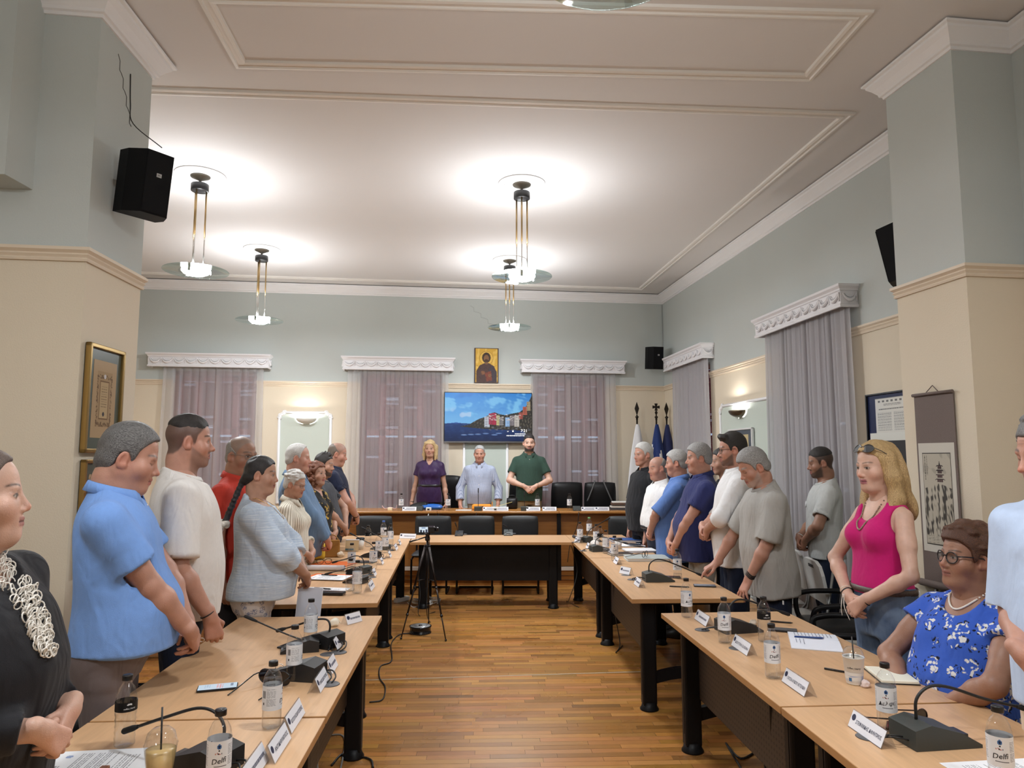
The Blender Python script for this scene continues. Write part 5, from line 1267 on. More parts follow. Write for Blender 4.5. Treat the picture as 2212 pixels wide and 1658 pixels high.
# flags
def flag(s, off, label, c1, finial, white_low=False, h=2.42):
    o = thing('flag_on_pole', label, 'flag', group='flags on poles in the corner'); o.matrix_world = M_BACK @ T_((s, -off, 0)); DK = mat('dark_bronze', srgb(46, 40, 34), .4, .6)
    MB().lathe([(0, .2), (.14, .2), (.14, .215), (.05, .235), (.02, .26), (0, .26)], 20, DK).build('base', DK, o); MB().cyl((0, 0, .25), (0, 0, 2.26), .0135, None, 10, DK).build('pole', DK, o); fm = MB(); fm.ball((0, 0, 2.27), .028, DK, 10, (1, 1, .7)); fm.cyl((0, 0, 2.23), (0, 0, 2.30), .018, .012, 8, DK)
    if finial == 'spear': fm.prism([(0, 2.29), (.034, 2.40), (0, 2.50), (-.034, 2.40)], -.008, .008, DK, None, 'y')
    else:
        fm.prism([(0, 2.29), (.022, 2.34), (0, 2.38), (-.022, 2.34)], -.008, .008, DK, None, 'y')
        for a in range(4): fm.prism([(-.010, 0), (.010, 0), (.024, .055), (-.024, .055)], -.008, .008, DK, T_((0, 0, 2.425)) @ Matrix.Rotation(a * PI / 2, 4, 'Y'), 'y')
    fm.build('finial', DK, o)
    vs = []; nu, nv = 30, 26; w_of = lambda v: .020 + .115 * min(1, v * 1.4) ** .8
    for j in range(nv + 1):
        v = j / nv; z = 2.16 - v * 1.25
        for i in range(nu + 1):
            uu = i / nu; a = uu * PI * 1.7 - .5; rr = w_of(v) * (1 + .22 * math.sin(uu * 21 + v * 2) * min(1, v * 2.5)); vs.append((math.cos(a) * rr * 1.15, -.02 - math.sin(a) * rr * .55, z - .10 * uu * v))
    fs = [(j * (nu + 1) + i, j * (nu + 1) + i + 1, (j + 1) * (nu + 1) + i + 1, (j + 1) * (nu + 1) + i) for j in range(nv) for i in range(nu)]
    mb = MB(); mw = mat('flag_white', srgb(226, 226, 228), .7); mc = mat('flag' + label[:14], c1, .7)
    for k_, f_ in enumerate(fs):
        j, i = divmod(k_, nu); mm = mc
        if white_low and (j > 10 + 5 * math.sin(i * .6)) and ((j + i // 2) // 6) % 2 == 0: mm = mw
        mb.add([vs[q] for q in f_], [(0, 1, 2, 3)], mm, True)
    mb.build('cloth', None, o); return o
flag(-.575, .36, 'white flag on a spear-tipped pole', srgb(228, 228, 230), 'spear'); flag(-.27, .36, 'blue and white flag on a cross-tipped pole', srgb(24, 50, 112), 'cross', True); flag(-.085, .30, 'dark blue flag on a spear-tipped pole beside the curtain', srgb(22, 34, 84), 'spear')

# framed works on the left stub wall
GILT = mat('gilt_frame', srgb(168, 138, 84), .28, .85); GLS = None
def picture(M, w, h, fw, fm, label, pic, mat_c, margin, cat='picture', name='framed_picture', tilt=0., depth=.03):
    o = thing(name, label, cat); o.matrix_world = M @ Matrix.Rotation(tilt, 4, 'X')
    for (a, b, c, d) in ((-w / 2, w / 2, h / 2 - fw, h / 2), (-w / 2, w / 2, -h / 2, -h / 2 + fw), (-w / 2, -w / 2 + fw, -h / 2, h / 2), (w / 2 - fw, w / 2, -h / 2, h / 2)): MB().box(a, b, -depth, 0, c, d, fm, None, fw * .2).build('frame_bar', fm, o)
    MB().box(-w / 2 + fw * .6, w / 2 - fw * .6, -depth * .45, -.002, -h / 2 + fw * .6, h / 2 - fw * .6, mat('mount' + label[:12], mat_c, .25)).build('mount', None, o)
    pic.obj('print', w - 2 * fw - 2 * margin[0], h - 2 * fw - 2 * margin[1], PRINT_GLOSS, o, T_((0, -depth * .45 - .001, 0))); return o
p = Pic(110, 175, srgb(178, 150, 112)); p.rect(.18, .14, .82, .86, srgb(150, 122, 84), .5)
for q in range(220):
    a = r.uniform(0, 1); e = r.randint(4); uu, vv = ((.2 + .6 * a, .18 + .05 * r.rand()) if e == 0 else (.2 + .6 * a, .80 + .05 * r.rand()) if e == 1 else (.19 + .05 * r.rand(), .2 + .62 * a) if e == 2 else (.77 + .05 * r.rand(), .2 + .62 * a)); p.ell(uu, vv, .018, .010, srgb(98, 76, 52), .7)
p.rect(.30, .26, .70, .76, srgb(120, 92, 60)); p.rect(.325, .275, .675, .745, srgb(186, 160, 118)); p.lines(.38, .33, .62, .62, 9, srgb(120, 98, 70), .3, 3); p.ell(.5, .69, .045, .03, srgb(60, 58, 60)); p.ell(.5, .20, .05, .03, srgb(210, 205, 200))
picture(ML @ T_((.235, -.005, 1.98)), .39, .60, .024, GILT, 'gilt-framed illuminated certificate, upper of the two frames on the stub wall', p, srgb(86, 92, 82), (.045, .06))
p = Pic(40, 60, srgb(186, 168, 138)); p.mix(sst(.1, 1.2, p.noise(5, 5, 4)), srgb(128, 104, 70), .8); p.mix(sst(.6, 1.2, p.noise(12, 12, 14)), srgb(92, 74, 48), .8)
picture(ML @ T_((.255, -.005, 1.345)), .39, .60, .020, GILT, 'gilt-framed sketch, lower of the two frames on the stub wall', p, srgb(74, 78, 70), (.045, .06))
# framed works on the side wall
p = Pic(80, 180, srgb(206, 186, 140))
for q in range(26):
    x0 = r.uniform(.25, .6); pts = [(x0, .55)]; 
    for i in range(5): pts.append((pts[-1][0] + r.uniform(-.08, .14), pts[-1][1] - .07))
    for (a, b), (c, d) in zip(pts[:-1], pts[1:]):
        for t_ in np.linspace(0, 1, 8): p.ell(a + (c - a) * t_, b + (d - b) * t_, .012, .006, srgb(60, 52, 46), .7)
p.ell(.52, .62, .26, .10, srgb(96, 88, 80), .8); p.ell(.5, .72, .16, .06, srgb(110, 100, 88), .7); p.rect(.2, .18, .8, .185, srgb(110, 96, 70)); p.lines(.55, .86, .8, .95, 4, srgb(90, 80, 60), .5, 8)
picture(M_RIGHT @ T_((2.80, -.012, 1.62)), .66, .76, .02, mat('white_frame', srgb(228, 228, 226), .4), 'ink drawing of a plant in a white frame with a slate mount', p, srgb(84, 92, 102), (.10, .055))
p = Pic(120, 152, srgb(228, 226, 218)); p.rect(0, 0, 1, .012, srgb(160, 158, 150))
for i in range(7): p.rect(.08 + i * .125, .05, .15 + i * .125, .10, srgb(60, 60, 62), .8)
p.lines(.25, .14, .75, .20, 2, srgb(120, 120, 118), .5, 1); p.lines(.10, .25, .90, .29, 1, srgb(70, 70, 70), .6, 2)
for a in (.06, .53): p.lines(a, .34, a + .41, .78, 20, srgb(120, 120, 120), .45, int(a * 100), .7)
for i in range(5): p.ell(.14 + i * .18, .90, .035, .035, srgb(70, 70, 72), .8)
BLUF = mat('blue_black_frame', srgb(22, 24, 30), .35)
picture(M_RIGHT @ T_((5.62, -.012, 1.965)), .66, .43, .014, BLUF, 'navy-mounted charter with rows of small emblems, upper frame by the air conditioner', p, srgb(28, 38, 74), (.10, .03))
p = Pic(110, 165, srgb(214, 208, 186)); p.poly([(.40, .26), (.42, .16), (.45, .22), (.5, .10), (.55, .22), (.58, .16), (.6, .26)], srgb(84, 80, 72)); p.rect(.38, .26, .62, .30, srgb(84, 80, 72)); p.lines(.2, .36, .8, .40, 1, srgb(96, 92, 84), .6, 5); p.lines(.12, .44, .88, .48, 1, srgb(96, 92, 84), .6, 6); p.lines(.2, .54, .8, .58, 1, srgb(80, 76, 70), .8, 7); p.lines(.12, .66, .9, .92, 10, srgb(120, 116, 106), .5, 9)
picture(M_RIGHT @ T_((5.66, -.012, 1.36)), .62, .70, .014, BLUF, 'navy-mounted certificate with a crown emblem behind the blonde hair', p, srgb(28, 38, 74), (.06, .07))
# air conditioner
ACW = mat('ac_ivory', srgb(222, 222, 214), .45); ac = thing('air_conditioner', 'tall ivory floor-standing air conditioner against the side wall', 'air conditioner'); ac.matrix_world = M_RIGHT @ T_((6.02, 0, 0))
MB().box(-.25, .25, -.30, -.02, .0, 1.84, ACW, None, .012).build('cabinet', ACW, ac); MB().box(-.258, -.25, -.26, -.06, 1.38, 1.80, mat('ac_dark', (.01, .01, .012), .5)).build('outlet', None, ac)
SLW = mat('ac_slat', srgb(206, 206, 198), .45)
for i in range(6): MB().box(-.266, -.252, -.25, -.07, 1.42 + i * .065, 1.435 + i * .065, SLW).build('outlet_slat', SLW, ac)
GRV = mat('ac_groove', srgb(120, 118, 106), .6)
vb = MB().box(-.2535, -.250, -.27, -.05, .10, 1.22, GRV).build('grille', GRV, ac)
for i in range(36): MB().box(-.262, -.252, -.275, -.045, .105 + i * .031, .105 + i * .031 + .019, ACW).build('grille_slat', ACW, vb)
MB().box(-.27, .27, -.31, -.30, .0, 1.84, ACW).build('front_panel', ACW, ac)
for i in range(36): MB().box(-.22, .22, -.322, -.312, .105 + i * .031, .105 + i * .031 + .017, ACW).build('grille_slat', ACW, vb)
MB().box(-.2, .2, -.313, -.31, 1.40, 1.78, mat('ac_dark', (.01, .01, .012), .5)).build('outlet', None, ac)
# hanging scroll on the pier
DR = (PR_FAR - PR_NEAR).normalized(); MRp = frame_m(PR_NEAR, -DR, V(DR.y, -DR.x, 0)); SCB = mat('scroll_brocade', srgb(112, 98, 92), .75, var=.25, vscale=160.)
sc = thing('hanging_scroll', 'brown hanging scroll with an ink pagoda on a cliff', 'scroll'); sc.matrix_world = MRp @ T_((-.31, -.008, 0))
MB().box(-.165, .165, -.006, 0, .90, 2.05, SCB).build('brocade', SCB, sc); MB().box(-.15, .15, -.008, -.005, 1.08, 1.745, mat('scroll_paper', srgb(206, 200, 188), .7)).build('paper_border', None, sc)
p = Pic(90, 192, srgb(184, 176, 160)); nn = p.noise(7, 5, 2) + .8 * p.noise(20, 9, 4); p.mix((p.v > .33 + .12 * np.abs(p.u - .55)) * (p.v < .90) * sst(-.3, .9, nn), srgb(44, 40, 40), .92); p.mix((p.v > .55) * (p.v < .75) * sst(.5, 1.2, p.noise(9, 6, 12)), srgb(150, 142, 126), .6); p.mix((p.v > .9) * sst(.3, 1., p.noise(26, 30, 14)), srgb(90, 84, 78), .6); p.mix((p.v < .3) * sst(.6, 1.2, p.noise(5, 7, 16)), srgb(150, 142, 130), .6); p.rect(0, 0, .015, 1, srgb(60, 56, 52)); p.rect(.985, 0, 1, 1, srgb(60, 56, 52)); p.rect(0, 0, 1, .008, srgb(60, 56, 52)); p.rect(0, .992, 1, 1, srgb(60, 56, 52))
for i in range(4):
    z = .13 + i * .048; w_ = .13 + .016 * i; p.poly([(.60 - w_, z + .022), (.60 - w_ * .7, z + .006), (.60 + w_ * .7, z + .006), (.60 + w_, z + .022), (.60 + w_ * .6, z + .018), (.60 - w_ * .6, z + .018)], srgb(52, 40, 40)); p.rect(.60 - w_ * .55, z + .018, .60 + w_ * .55, z + .046, srgb(104, 82, 78)); 
    for k_ in range(5): p.rect(.60 - w_ * .5 + k_ * w_ * .22, z + .022, .60 - w_ * .5 + k_ * w_ * .22 + .02, z + .044, srgb(60, 48, 48))
p.poly([(.57, .135), (.60, .085), (.63, .135)], srgb(52, 40, 40)); p.lines(.07, .03, .10, .30, 22, srgb(50, 46, 44), .6, 4); p.lines(.14, .03, .17, .24, 16, srgb(50, 46, 44), .6, 5)
p.obj('ink_painting', .235, .56, PRINT, sc, T_((0, -.0095, 1.405))); MB().cyl((-.17, -.012, 2.05), (.17, -.012, 2.05), .010, None, 10, SCB).build('top_rod', SCB, sc)
rl = MB().cyl((-.175, -.022, .885), (.175, -.022, .885), .022, None, 14, SCB).build('bottom_roller', SCB, sc); MB().cyl((-.205, -.022, .885), (-.175, -.022, .885), .018, None, 12, BLK).build('roller_cap', BLK, rl); MB().cyl((.205, -.022, .885), (.175, -.022, .885), .018, None, 12, BLK).build('roller_cap', BLK, rl)
MB().tube([(-.05, -.01, 2.06), (0, -.004, 2.10), (.05, -.01, 2.06)], .003, 6, SCB).build('hanging_cord', SCB, sc)
# small side cabinet glimpsed between the two men
cb = thing('low_cabinet', 'pale wooden cabinet seen behind the man in the white t-shirt', 'cabinet', (-3.05, 6.3, 0), .1); MB().box(-.4, .4, -.2, .2, 0, 1.22, BEECHX, None, .004).build('carcass', BEECHX, cb); MB().box(-.39, -.005, -.212, -.2, .05, 1.17, BEECHX).build('door', BEECHX, cb); MB().box(.005, .39, -.212, -.2, .05, 1.17, BEECHX).build('door', BEECHX, cb)
pr = thing('black_box', 'small black box on the pale cabinet', 'box', (-3.0, 6.3, 1.22), .1); MB().box(-.12, .12, -.09, .09, 0, .09, BLK, None, .006).build('case', BLK, pr); MB().box(-.1, .1, -.095, -.09, .02, .06, GRM).build('front', GRM, pr)
# ------------------------------------------------------------------ people
def cloth(name, c, rough=.85, weave=.25, wscale=420., fold=.5, var=.05):
    if name in _M: return _M[name]
    m = bpy.data.materials.new(name); m.use_nodes = True; nt = m.node_tree; b = nt.nodes['Principled BSDF']; _M[name] = m; L = nt.links.new
    b.inputs['Roughness'].default_value = rough; b.inputs['Specular IOR Level'].default_value = .25; b.inputs['Sheen Weight'].default_value = .08
    tc = nd(nt, 'ShaderNodeTexCoord'); mp = nd(nt, 'ShaderNodeMapping'); L(tc.outputs['Object'], mp.inputs[0]); mp.inputs['Scale'].default_value = (1.3, 1.3, .5); mp.inputs['Rotation'].default_value = (.35, .3, 0)
    n1 = nd(nt, 'ShaderNodeTexNoise', i_Scale=9., i_Detail=2., i_Distortion=.8); L(mp.outputs[0], n1.inputs['Vector']); n2 = nd(nt, 'ShaderNodeTexNoise', i_Scale=wscale, i_Detail=2.); L(tc.outputs['Object'], n2.inputs['Vector'])
    b1 = nd(nt, 'ShaderNodeBump', i_Strength=fold, i_Distance=.035); L(n1.outputs[0], b1.inputs['Height']); b2 = nd(nt, 'ShaderNodeBump', i_Strength=weave, i_Distance=.003); L(n2.outputs[0], b2.inputs['Height']); L(b1.outputs[0], b2.inputs['Normal']); L(b2.outputs[0], b.inputs['Normal'])
    mx = nd(nt, 'ShaderNodeMix', data_type='RGBA'); mx.inputs[6].default_value = (*[k * (1 - var) for k in c], 1); mx.inputs[7].default_value = (*[min(1, k * (1 + var)) for k in c], 1); n3 = nd(nt, 'ShaderNodeTexNoise', i_Scale=60., i_Detail=4.); L(tc.outputs['Object'], n3.inputs['Vector']); L(n3.outputs[0], mx.inputs[0]); L(mx.outputs[2], b.inputs['Base Color'])
    m['colnode'] = mx.name; return m
def patterned(m, kind, c2, c3=None, scale=16.):
    """adds a woven or printed pattern over the base colour"""
    nt = m.node_tree; b = nt.nodes['Principled BSDF']; L = nt.links.new; base = b.inputs['Base Color'].links[0].from_socket; tc = nd(nt, 'ShaderNodeTexCoord')
    def over(mask, col):
        nonlocal base
        mx = nd(nt, 'ShaderNodeMix', data_type='RGBA'); mx.inputs[7].default_value = (*col, 1); L(base, mx.inputs[6]); L(mask, mx.inputs[0]); base = mx.outputs[2]
    def mr(sock, a, b_, inv=False):
        r = nd(nt, 'ShaderNodeMapRange', n_1=a, n_2=b_, n_3=1. if inv else 0., n_4=0. if inv else 1.); L(sock, r.inputs[0]); return r.outputs[0]
    def mul(a, b_): q = nd(nt, 'ShaderNodeMath', operation='MULTIPLY'); L(a, q.inputs[0]); L(b_, q.inputs[1]); return q.outputs[0]
    if kind == 'floral':
        dn = nd(nt, 'ShaderNodeTexNoise', i_Scale=scale * 3, i_Detail=2.); L(tc.outputs['Object'], dn.inputs['Vector']); ad = nd(nt, 'ShaderNodeVectorMath', operation='MULTIPLY_ADD'); ad.inputs[1].default_value = (.035,) * 3; L(dn.outputs['Color'], ad.inputs[0]); L(tc.outputs['Object'], ad.inputs[2])
        vo = nd(nt, 'ShaderNodeTexVoronoi', i_Scale=scale, i_Randomness=.85); L(ad.outputs[0], vo.inputs['Vector']); v2 = nd(nt, 'ShaderNodeTexVoronoi', i_Scale=scale * 4.2); L(ad.outputs[0], v2.inputs['Vector'])
        blob = mr(vo.outputs['Distance'], .40, .44, True); leaf = mul(mr(vo.outputs['Distance'], .50, .55, True), mr(v2.outputs['Distance'], .36, .42, True))
        if c3: over(leaf, c3)
        petal = mul(blob, mr(v2.outputs['Distance'], .40, .52, True)); over(petal, c2)
        if c3: over(mr(vo.outputs['Distance'], .05, .09, True), c3)
    elif kind == 'damask':
        vo = nd(nt, 'ShaderNodeTexVoronoi', i_Scale=scale); L(tc.outputs['Object'], vo.inputs['Vector']); v2 = nd(nt, 'ShaderNodeTexVoronoi', i_Scale=scale * 5, feature='DISTANCE_TO_EDGE'); L(tc.outputs['Object'], v2.inputs['Vector']); over(mul(mr(vo.outputs['Distance'], .42, .46, True), mr(v2.outputs['Distance'], .06, .12, True)), c2)
    else:
        sx = nd(nt, 'ShaderNodeSeparateXYZ'); L(tc.outputs['Object'], sx.inputs[0])
        def stripe(sock, sc, w):
            a = nd(nt, 'ShaderNodeMath', operation='MULTIPLY', n_1=sc); L(sock, a.inputs[0]); f = nd(nt, 'ShaderNodeMath', operation='FRACT'); L(a.outputs[0], f.inputs[0]); l = nd(nt, 'ShaderNodeMath', operation='LESS_THAN', n_1=w); L(f.outputs[0], l.inputs[0]); return l.outputs[0]
        at_ = nd(nt, 'ShaderNodeMath', operation='ARCTAN2'); L(sx.outputs[0], at_.inputs[0]); L(sx.outputs[1], at_.inputs[1])
        if kind == 'vstripe': over(stripe(at_.outputs[0], scale * .15, .35), c2)
        if kind == 'check': over(stripe(at_.outputs[0], scale * .16, .2), c2); over(stripe(sx.outputs[2], scale, .2), c2)
        if kind == 'heather':
            mp = nd(nt, 'ShaderNodeMapping'); mp.inputs['Scale'].default_value = (3, 3, 110); L(tc.outputs['Object'], mp.inputs[0]); no = nd(nt, 'ShaderNodeTexNoise', i_Scale=3., i_Detail=4., i_Roughness=.7); L(mp.outputs[0], no.inputs['Vector']); over(mr(no.outputs[0], .5, .62), c2)
        if kind == 'rib': over(stripe(sx.outputs[0], scale, .4), c2); over(stripe(sx.outputs[1], scale, .4), c2)
        if kind == 'fade':
            no = nd(nt, 'ShaderNodeTexNoise', i_Scale=5., i_Detail=5.); L(tc.outputs['Object'], no.inputs['Vector']); over(mr(no.outputs[0], .42, .66), c2)
    L(base, b.inputs['Base Color']); return m
TAN, OLIVE, FAIR, RUDDY = srgb(184, 142, 120), srgb(158, 116, 94), srgb(206, 166, 146), srgb(188, 140, 120)
GREY1 = dict(c1=srgb(92, 90, 90), c2=srgb(186, 184, 182)); WHT = dict(c1=srgb(160, 158, 154), c2=srgb(226, 224, 220)); DARK = dict(c1=srgb(16, 13, 12), c2=srgb(48, 42, 40)); SALT = dict(c1=srgb(40, 38, 38), c2=srgb(132, 130, 128))
DEN = patterned(cloth('blue_denim', srgb(78, 98, 128)), 'fade', srgb(126, 146, 172)); DDEN = cloth('dark_denim', srgb(26, 34, 54)); BLKT = cloth('black_trousers', (.012, .012, .014)); KHA = cloth('khaki_twill', srgb(150, 128, 96)); TAUPE = cloth('taupe_trousers', srgb(112, 102, 102)); STONE = cloth('stone_trousers', srgb(176, 166, 152)); CREAMT = cloth('cream_trousers', srgb(222, 204, 182))
SIL = mat('silver', (.8, .8, .8), .2, 1.); GOLD = mat('gold', srgb(212, 170, 90), .25, 1.); PEARL = mat('pearl_white', srgb(236, 230, 220), .25); BLKB = mat('bead_black', (.012, .012, .012), .3)
def necklace(P, m, r=.010, drop=.10, w=.075, name='necklace', beads=True, th=.003, z0=.855, y0=.055, n=25):
    h = P['h']; T = P['T']; pts = []
    for i in range(n):
        a = -1.75 + 3.5 * i / (n - 1); x = w * math.sin(a); c = (math.cos(a) + .18) / 1.18
        if abs(a) > 1.25: q_ = V(*T((x, -.02 + .06 * math.cos(a), z0 * h)))
        else: q_ = surf(P, x * (1 - .25 * max(0, c)), z0 * h - drop * max(0, c) ** 1.3, r if beads else th)
        pts.append(q_)
    pts = spline(pts, 3); q = MB()
    if beads:
        for p in pts: q.ball(p, r, m, 8)
    else: q.tube(pts, th, 6, m)
    return q.build(name, m, P['root'])
def wristband(P, sd, m, th=.003, r=.030, f=.90, name='bracelet', wob=0.):
    S, E, W = P['ARM'][sd]; c = E + (W - E) * f; return band(P['root'], name, c, W - E, r * P['k'], th, m, wob=wob)
def watch(P, sd):
    S, E, W = P['ARM'][sd]; ax = Vector(W - E).normalized(); o = wristband(P, sd, SIL, .005, .031, .93, 'wristwatch'); return o
def buttons(P, y_of, zs, m, x=0.):
    for z in zs: q = MB(); q.lathe([(0, .003), (.0055, .002), (.0055, 0), (0, 0)], 10, m, True, T_(surf(P, x, z, .001)) @ Matrix.Rotation(-PI / 2, 4, 'X')); q.build('button', m, P['root'])

# -- left row
a = clasp(1.66, .26, .575, cl=.6); a['armR']['hint'] = (.55, -1, -.3); a['armL']['hint'] = (-.55, -1, -.3)
P = person('woman in black at the left edge wearing a white ring necklace', (-1.41, 1.86, 0), -90, 1.675, 1.30, .10, .66, True, 1.12, FAIR, head=dict(fat=.75, pitch=-3, yaw=30, browt=.0032, lip=srgb(150, 92, 90), eyes='open', wrinkle=.2, size=1.10),
    hair=dict(style='short', t=(.004, .006, .010), c1=srgb(50, 40, 36), c2=srgb(120, 100, 88), rec=.02), top=dict(m=cloth('black_jersey', (.010, .010, .013), .7), off=.02, hang=.7, hem=.42, sleeve=1.82, sr=1.5, neck='scoop', fold=.007, name='blouse'), bottom=dict(m=BLKT), lean=2., q=.95, armr=1.15, neckr=1.05, **a)
mbn = MB(); rn = random.Random(3)
for i in range(170):
    t = rn.random() ** .75; wdt = .060 * (1 - .72 * t) + .012; z = 1.425 - .265 * t; x = rn.uniform(-1, 1) * wdt; c_ = surf(P, x, z, .004 + .008 * rn.random()); rr = rn.uniform(.009, .014); ax = Vector((rn.uniform(-.5, .5), -1, rn.uniform(-.4, .4))).normalized(); u_ = ax.orthogonal().normalized(); v_ = ax.cross(u_)
    mbn.tube([c_ + (u_ * math.cos(b) + v_ * math.sin(b)) * rr for b in [2 * PI * k / 10 for k in range(11)]], .0019, 5, PEARL, False)
NK1 = (P, mbn)
a = clasp(1.79, .25, .505, cl=.65)
P = person('heavyset man in a sky-blue polo shirt with clasped hands', (-1.60, 2.92, 0), -70, 1.795, 1.16, .11, .58, False, 0, RUDDY, head=dict(fat=.95, pitch=14, yaw=2, eyes='closed', browc=srgb(110, 100, 96), nose=.3, size=1.08, wrinkle=.5), hair=dict(style='short', t=(.006, .010, .016), rec=.012, **SALT),
    top=dict(m=cloth('sky_blue_pique', srgb(122, 162, 226), weave=.4), collar='polo', hem=.505, off=.018, hang=.85, sleeve=.66, sr=1.42, fold=.006, seed=5), bottom=dict(m=TAUPE), q=.95, armr=1.22, neckr=1.22, **a)
buttons(P, lambda z: .135, [1.46], mat('shirt_button', (.75, .78, .85), .3)); band(P['root'], 'ring', P['ARM'][1][2] + np.array([-.08, .035, -.05]), (1, 0, -.6), .0105, .0016, SIL)
P = person('man in a plain white t-shirt with a dark goatee', (-1.62, 3.55, 0), -66, 1.865, 1.08, .05, .60, False, 0, RUDDY, head=dict(fat=.25, pitch=2, yaw=4, stub=.75, beard='goatee', bcol=(.045, .035, .03), eyes='open', buzz=srgb(60, 48, 44), buzza=.80, nose=.7), hair=dict(style='short', t=(.001, .003, .011), zmin=.040, **DARK, amp=.0015),
    top=dict(m=cloth('white_cotton', srgb(232, 228, 224)), collar='rib', off=.024, hang=.75, hem=.48, sleeve=.88, sr=1.62, fold=.007, seed=9), bottom=dict(m=DDEN), q=.95, armr=1.1, neckr=1.08,
    armR=dict(w=(.27, .13, .925), d=(-.1, .25, -1), n=(1, .2, 0), curl=.95, hint=(.6, -1, 0)), armL=dict(w=(-.27, .12, .925), d=(.1, .25, -1), n=(-1, .2, 0), curl=.9, hint=(-.6, -1, 0)))
wristband(P, 1, BLKB, .003, .031, .93)
P = person('man in a red polo and thin glasses behind the braided woman', (-1.86, 4.88, 0), -98, 1.80, 1.15, .10, .60, False, 0, OLIVE, head=dict(fat=.8, pitch=4, yaw=-14, buzz=srgb(128, 122, 116), buzza=.55, rec=.015, eyes='open', browc=srgb(90, 76, 66), size=1.05), hair=dict(style='sides', t=(.002, .003, .002), c1=srgb(104, 100, 96), c2=srgb(168, 164, 160), amp=.001), glasses=dict(m=mat('thin_gunmetal', (.2, .19, .18), .3, .8), thick=.0011, w=.025, hgt=.016),
    top=dict(m=cloth('tomato_red_pique', srgb(192, 60, 46)), collar='polo', hem=.44, hang=.7, sleeve=.66, sr=1.4), bottom=dict(m=BLKT), q=1.3, armr=1.12, neckr=1.15, armR=dict(w=(.28, .06, .84), d=(-.1, .2, -1), n=(1, .2, 0), curl=.6), armL=dict(w=(-.28, .06, .84), d=(.1, .2, -1), n=(-1, .2, 0), curl=.6))
a = clasp(1.64, .27, .545, cl=.55)
P = person('woman with a black braid in a pale blue knit top', (-1.56, 4.42, 0), -77, 1.665, 1.28, .12, .62, True, 1.10, TAN, head=dict(fat=.6, pitch=4, yaw=-4, browt=.0036, lip=srgb(160, 92, 84), wrinkle=.1, stub=0), hair=dict(style='braid', t=(.003, .006, .006), c1=(.006, .005, .006), c2=(.03, .027, .03), rough=.3, amp=.0016),
    top=dict(m=patterned(cloth('pale_blue_knit', srgb(186, 202, 222)), 'heather', srgb(222, 230, 240)), neck='wide', off=.022, hang=.75, hem=.495, sleeve=1.42, sr=1.75, fold=.009, seed=12, name='knit_top'), bottom=dict(m=patterned(cloth('white_print_trousers', srgb(214, 208, 206)), 'damask', srgb(108, 118, 148), None, 20.)), q=1.1, armr=1.18, **a)
necklace(P, GOLD, .003, .13, .070, 'necklace', False, .0014, .845); PB = P
q = MB(); e0 = hpt(P, (0, -.200, -.335))
for i in range(9): t = 2 * PI * i / 9; q.ball(e0 + V(.018 * math.cos(t), .018 * math.sin(t), .012 * math.sin(2 * t)), .019, PEARL, 10)
for i in range(7): q.ball(e0 + V(-.01 - .012 * i, -.02 - .006 * i, -.03 - .012 * i), .020 - .001 * i, PEARL, 8)
q.build('scrunchie', PEARL, P['root'])
P = person('elderly woman with white hair and glasses in a striped blouse', (-1.83, 5.98, 0), -96, 1.545, .98, .03, .62, True, .75, TAN, head=dict(fat=.3, pitch=12, yaw=-4, wrinkle=1., browc=srgb(150, 140, 132), eyes='closed'), hair=dict(style='wavy', t=(.008, .012, .016), **WHT, flow='curl'), glasses=dict(m=mat('thin_gunmetal', (.2, .19, .18), .3, .8), thick=.0012, w=.023, hgt=.017),
    top=dict(m=patterned(cloth('cream_stripe', srgb(232, 226, 212)), 'vstripe', srgb(168, 160, 140), None, 60.), collar='shirt', hang=.6, hem=.46, sleeve=1.4, sr=1.5, name='blouse'), bottom=dict(m=BLKT), q=1.6, **clasp(1.545, .19, .53))
a = clasp(1.77, .26, .50)
P = person('ruddy white-haired man in a denim-blue shirt', (-1.90, 6.32, 0), -84, 1.775, 1.15, .12, .60, False, 0, RUDDY, head=dict(fat=.6, pitch=2, yaw=2, red=1.6, browc=srgb(170, 150, 130), eyes='closed', wrinkle=.6), hair=dict(style='short', t=(.004, .010, .008), rec=.035, **WHT), top=dict(m=cloth('denim_shirt', srgb(102, 128, 158)), collar='shirt', hang=.75, hem=.45, sleeve=1.9, sr=1.3), bottom=dict(m=DDEN), q=1.5, armr=1.1, neckr=1.15, **a)
buttons(P, lambda z: .125, [1.47, 1.42], PEARL)
P = person('woman with auburn curls in a black and yellow floral dress', (-1.90, 6.95, 0), -104, 1.61, 1.05, .04, .62, True, .9, TAN, head=dict(fat=.4, pitch=0, yaw=-8, lip=srgb(150, 70, 70), browt=.003), hair=dict(style='curly', t=(.01, .014, .016), c1=srgb(58, 30, 20), c2=srgb(140, 84, 56), flow='curl', amp=.004), top=dict(m=patterned(cloth('black_floral', (.014, .013, .012)), 'floral', srgb(214, 178, 84), srgb(190, 150, 60), 11.), neck='v', hang=.5, hem=.42, sleeve=.8, sr=1.5, name='dress'), bottom=dict(m=BLKT, kind='skirt'), q=1.7, **clasp(1.61, .2, .55))
P = person('bearded man with spiky black hair in a charcoal t-shirt', (-1.95, 7.36, 0), -90, 1.70, 1.1, .08, .60, False, 0, TAN, head=dict(fat=.4, pitch=6, stub=.9, bcol=(.03, .02, .015), eyes='closed'), hair=dict(style='spiky', t=(.003, .006, .012), **DARK), top=dict(m=cloth('charcoal_cotton', srgb(66, 68, 74)), collar='rib', hang=.7, hem=.46), bottom=dict(m=DDEN), q=1.8, armr=1.05, **clasp(1.70, .27, .53))
